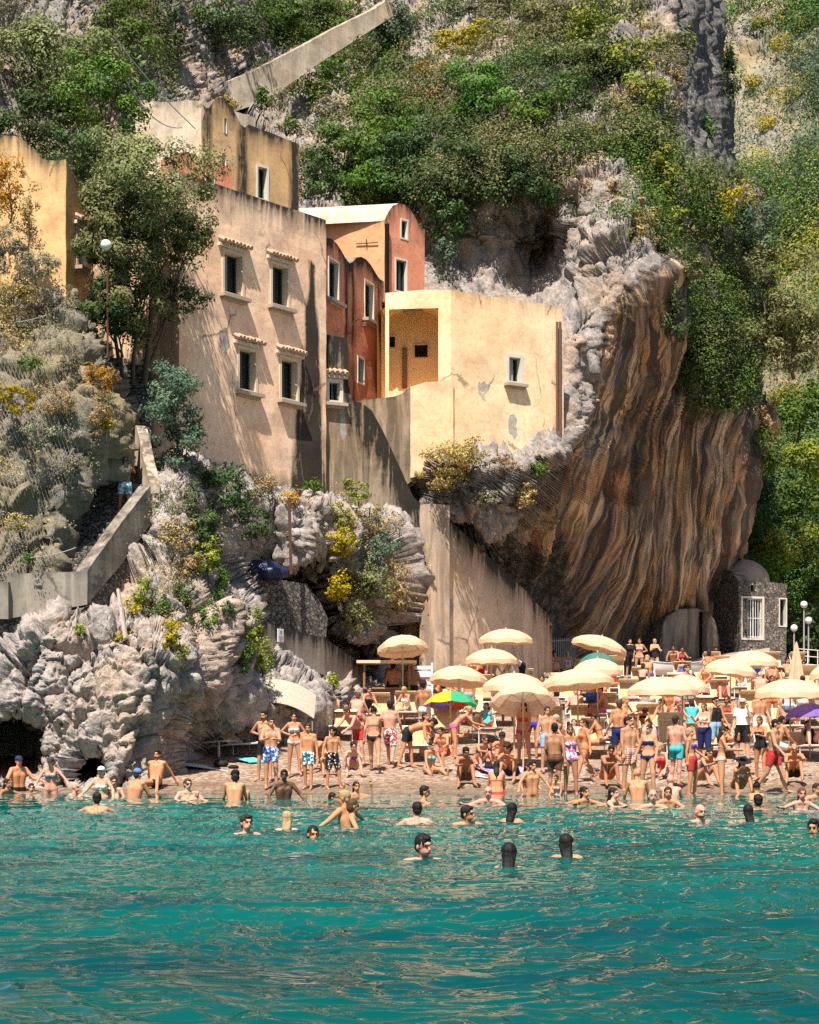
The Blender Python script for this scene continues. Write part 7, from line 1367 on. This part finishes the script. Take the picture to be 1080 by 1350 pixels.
# --- the woman on the stairs
P_(165, 683, 'arms_up', -165, 'f', 'd', ('long', 'k'), [('trunks', (.16, .38, .60), 'floral'), ('top', W['k'])], 'woman in light blue shorts on the stairs with arms raised to her head', D=48.9, z=float(P(165, 683, 48.9)[2]))
for a in [(566, 1019, 'sit_flat', 20, 'f', 't', ('bun', 'n'), [('top', W['tq']), ('bottom', W['tq'])], 'woman in a turquoise bikini sitting on the pebbles right of the white sandals'), (676, 1030, 'sit_knees', -25, 'm', 'o', ('curly', 'n'), [('trunks', W['nv'])], 'curly haired man in navy trunks sitting in front of the red bikini'), (722, 1018, 'relax', 20, 'm', 't', ('short', 'n'), [('trunks', W['lb'])], 'man in pale blue trunks standing right of the blue briefs'),
    (770, 1030, 'walk', -70, 'f', 'o', ('tail', 'n'), [('top', W['or_']), ('bottom', W['or_'])], 'woman in an orange bikini walking left along the pebbles'), (800, 1034, 'sit_knees', 12, 'm', 'd', ('short', 'k'), [('trunks', W['or_'])], 'man in orange trunks sitting by the plaid swimmer'), (816, 1010, 'stand', -160, 'm', 'o', ('short', 'br'), [('shorts', W['nv'])], 'brown haired man in navy shorts turned to the sunbeds'), (874, 1022, 'sit_flat', -30, 'f', 'f', ('long', 'bl'), [('swimsuit', W['rd'])], 'blonde woman in a red swimsuit sitting right of the navy bikini'),
    (892, 1036, 'relax', 150, 'm', 'p', ('short', 'n'), [('trunks', W['tq'])], 'man in turquoise trunks walking out of the water'), (925, 1034, 'sit_knees', 30, 'f', 't', ('long', 'n'), [('top', W['bl'])], 'woman in a bright blue top sitting at the wash'), (1003, 1030, 'hold', -40, 'f', 'o', ('bob', 'br'), [('swimsuit', W['k'])], 'woman in a black swimsuit standing before the white towel bed'), (1020, 1046, 'walk', 60, 'm', 't', ('short', 'k'), [('trunks', W['rd'])], 'man in plain red trunks wading at the right'), (1046, 1032, 'sit_knees', -10, 'm', 'o', ('bald', 'n'), [('trunks', W['k'])], 'bald man sitting on the pebbles at the right edge'),
    (560, 978, 'stand', 150, 'm', 'd', ('short', 'k'), [('trunks', W['w'])], 'dark tanned man in white trunks behind the bending man'), (598, 1000, 'stoop', 100, 'f', 'o', ('tail', 'bl'), [('top', W['pk']), ('bottom', W['pk'])], 'blonde woman in a pink bikini leaning over a sunbed'), (720, 962, 'stand', -20, 'f', 't', ('long', 'n'), [('top', W['w']), ('bottom', W['w'])], 'woman in a white bikini standing under the large middle parasol'), (780, 955, 'relax', 185, 'm', 'o', ('short', 'br'), [('trunks', W['bl'])], 'man in blue trunks seen from behind under the middle parasols'), (905, 950, 'relax', 30, 'm', 'o', ('short', 'n'), [('trunks', W['gr'])], 'man in grey trunks right of the wide parasol pole'), (420, 1012, 'sit_knees', -20, 'm', 't', ('short', 'k'), [('trunks', W['tq'])], 'man sitting on the pebbles between the two standing boys')]: P_(*a)
SUIT = [('black', W['k']), ('red', W['rd']), ('white', W['w']), ('navy', W['nv']), ('turquoise', W['tq']), ('pink', W['pk']), ('blue', W['bl']), ('orange', W['or_'])]
rp = random.Random(11); rowset = [(rn, x, i) for rn, py, xs in rows[1:6] for i, x in enumerate(xs) if (rn, x) not in (('third row', 432), ('third row', 500), ('second row', 735), ('second row', 772), ('second row', 990), ('third row', 1040))]
for (rn, x, i) in rp.sample(rowset, 26):
    b = BEDS[(rn, x)]; px_ = 540 + b.location.x / b.location.y * FPX; cn, cc = rp.choice(SUIT); sx = rp.choice('mf'); ps_ = rp.choice(['recline', 'sit_bed', 'lie_knees', 'sit_bed', 'recline']); rt = 0 if ps_ != 'sit_bed' else rp.choice([-80, 75, 20, 160, -25])
    vb = dict(recline='reclining', sit_bed='sitting', lie_knees='lying knees up')[ps_]
    person(px_, 0, ps_, rt + rp.uniform(-8, 8), sx, rp.choice('ottdp'), (rp.choice(['short', 'curly', 'bald']) if sx == 'm' else rp.choice(['long', 'bob', 'tail', 'bun']), rp.choice(['k', 'n', 'n', 'br', 'bl'])), [('trunks', cc)] if sx == 'm' else [rp.choice([('swimsuit', cc)]), ], f"{'man' if sx == 'm' else 'woman'} in {cn} {'trunks' if sx == 'm' else 'swimsuit'} {vb} on the {ORD[i]} bed from the left, {rn}", D=b.location.y + rp.uniform(-.1, .25), z=b.location.z)
build_people()
# --- bags, towels and shoes on the pebbles
def lay_towel(px, py, w, l, rz, col, label, mat='cloth'):
    b = beach_pt(px, py); n = 9; V = []; F = []
    for s in (1, 0):
        for i in range(n):
            for j in range(n): x = (i / (n - 1) - .5) * w; y = (j / (n - 1) - .5) * l; V.append((x, y, y * .12 + .012 + s * .014 + .018 * mnoise.noise(Vector((x * 4 + px, y * 4, 0)))))
    F = [(i*n+j, (i+1)*n+j, (i+1)*n+j+1, i*n+j+1) for i in range(n - 1) for j in range(n - 1)]; F += [tuple(q + n * n for q in f[::-1]) for f in F]
    o = mk('towel', V, F, M[mat], None, True, b, color=col); o.rotation_euler = (0, 0, R(rz)); tag(o, label, 'towel', 'towels laid on the pebbles')
lay_towel(278, 1013, 1.0, 1.7, 70, (.66, .66, .68), 'rumpled white towel on the pebbles below the rock sunbeds'); lay_towel(660, 1014, 1.3, 1.6, 20, (.42, .32, .60), 'lilac towel under the man hugging his knees'); lay_towel(635, 1024, .9, 1.2, 60, (.40, .45, .62), 'pale blue towel in front of the seated group', 'floral'); lay_towel(332, 1003, .6, 1.0, 30, (.12, .52, .55), 'turquoise towel in front of the crimson striped bed')
def sack(px, py, r, col, label, cat='bag', strap=True):
    b = beach_pt(px, py); root = empty('beach_bag', b, label, cat); m = MB(); m.ell((0, 0, r[2] * .9), r, 14, 9, None, .22, px); m.build('body', M['cloth'], root, True, color=col)
    if strap: m = MB(); m.tube([(-r[0] * .6, 0, r[2] * 1.5), (-r[0] * .3, 0, r[2] * 2.5), (r[0] * .3, 0, r[2] * 2.5), (r[0] * .6, 0, r[2] * 1.5)], .012, 6); m.build('strap', M['cloth'], root, True, color=tuple(q * .7 for q in col))
sack(291, 1012, (.20, .14, .11), (.015, .015, .015), 'black bag on the white towel'); sack(308, 1014, (.14, .10, .06), (.012, .012, .012), 'small black bag right of the larger one', strap=False); sack(562, 999, (.20, .10, .20), (.66, .52, .36), 'straw coloured bag leaning on the front sunbed'); sack(640, 948, (.20, .14, .18), (.10, .45, .50), 'turquoise beach bag behind the front rows'); sack(672, 1022, (.12, .10, .06), (.03, .10, .45), 'small blue pouch on the pebbles', strap=False); sack(782, 1018, (.18, .12, .06), (.05, .06, .09), 'dark rolled clothes under the deep blue towel', 'clothes', False); sack(990, 978, (.24, .16, .26), (.012, .012, .014), 'black shoulder bag hanging beside the white shirt'); sack(770, 938, (.16, .12, .16), (.5, .12, .12), 'red bag among the middle sunbeds'); sack(1013, 905, (.18, .14, .14), (.10, .25, .35), 'blue bag beneath the back row sunbeds', strap=False)
def sandals(px, py, col, label, rz):
    root = empty('sandals', beach_pt(px, py) + Vector((0, 0, .01)), label, 'sandals', None, R(rz))
    for s in (-1, 1):
        m = MB(); m.ell((s * .07, 0, .015), (.045, .13, .016), 12, 6); so_ = m.build('sole', M['cloth'], root, True, color=col); m = MB(); m.tube([(s * .07 - .045, -.03, .015), (s * .07, -.05, .05), (s * .07 + .045, -.03, .015)], .012, 5); m.build('strap', M['cloth'], root, True, color=tuple(q * .6 for q in col))
for a in [(500, 1019, (.60, .55, .5), 'pale sandals below the black bikini', 20), (541, 1016, (.62, .6, .58), 'white sandals near the bending man', -30), (936, 1012, (.03, .03, .03), 'dark sandals under the navy sarong', 35), (984, 1018, (.05, .05, .06), 'black flip-flops on the pebbles before the white shirt', 10), (1015, 1020, (.62, .62, .62), 'white sandals in front of the white towel bed', -15), (1064, 1024, (.06, .06, .07), 'dark sandals at the right edge', 5), (897, 1014, (.2, .2, .2), 'grey flip-flops in front of the bright blue towel bed', 0)]: sandals(*a)
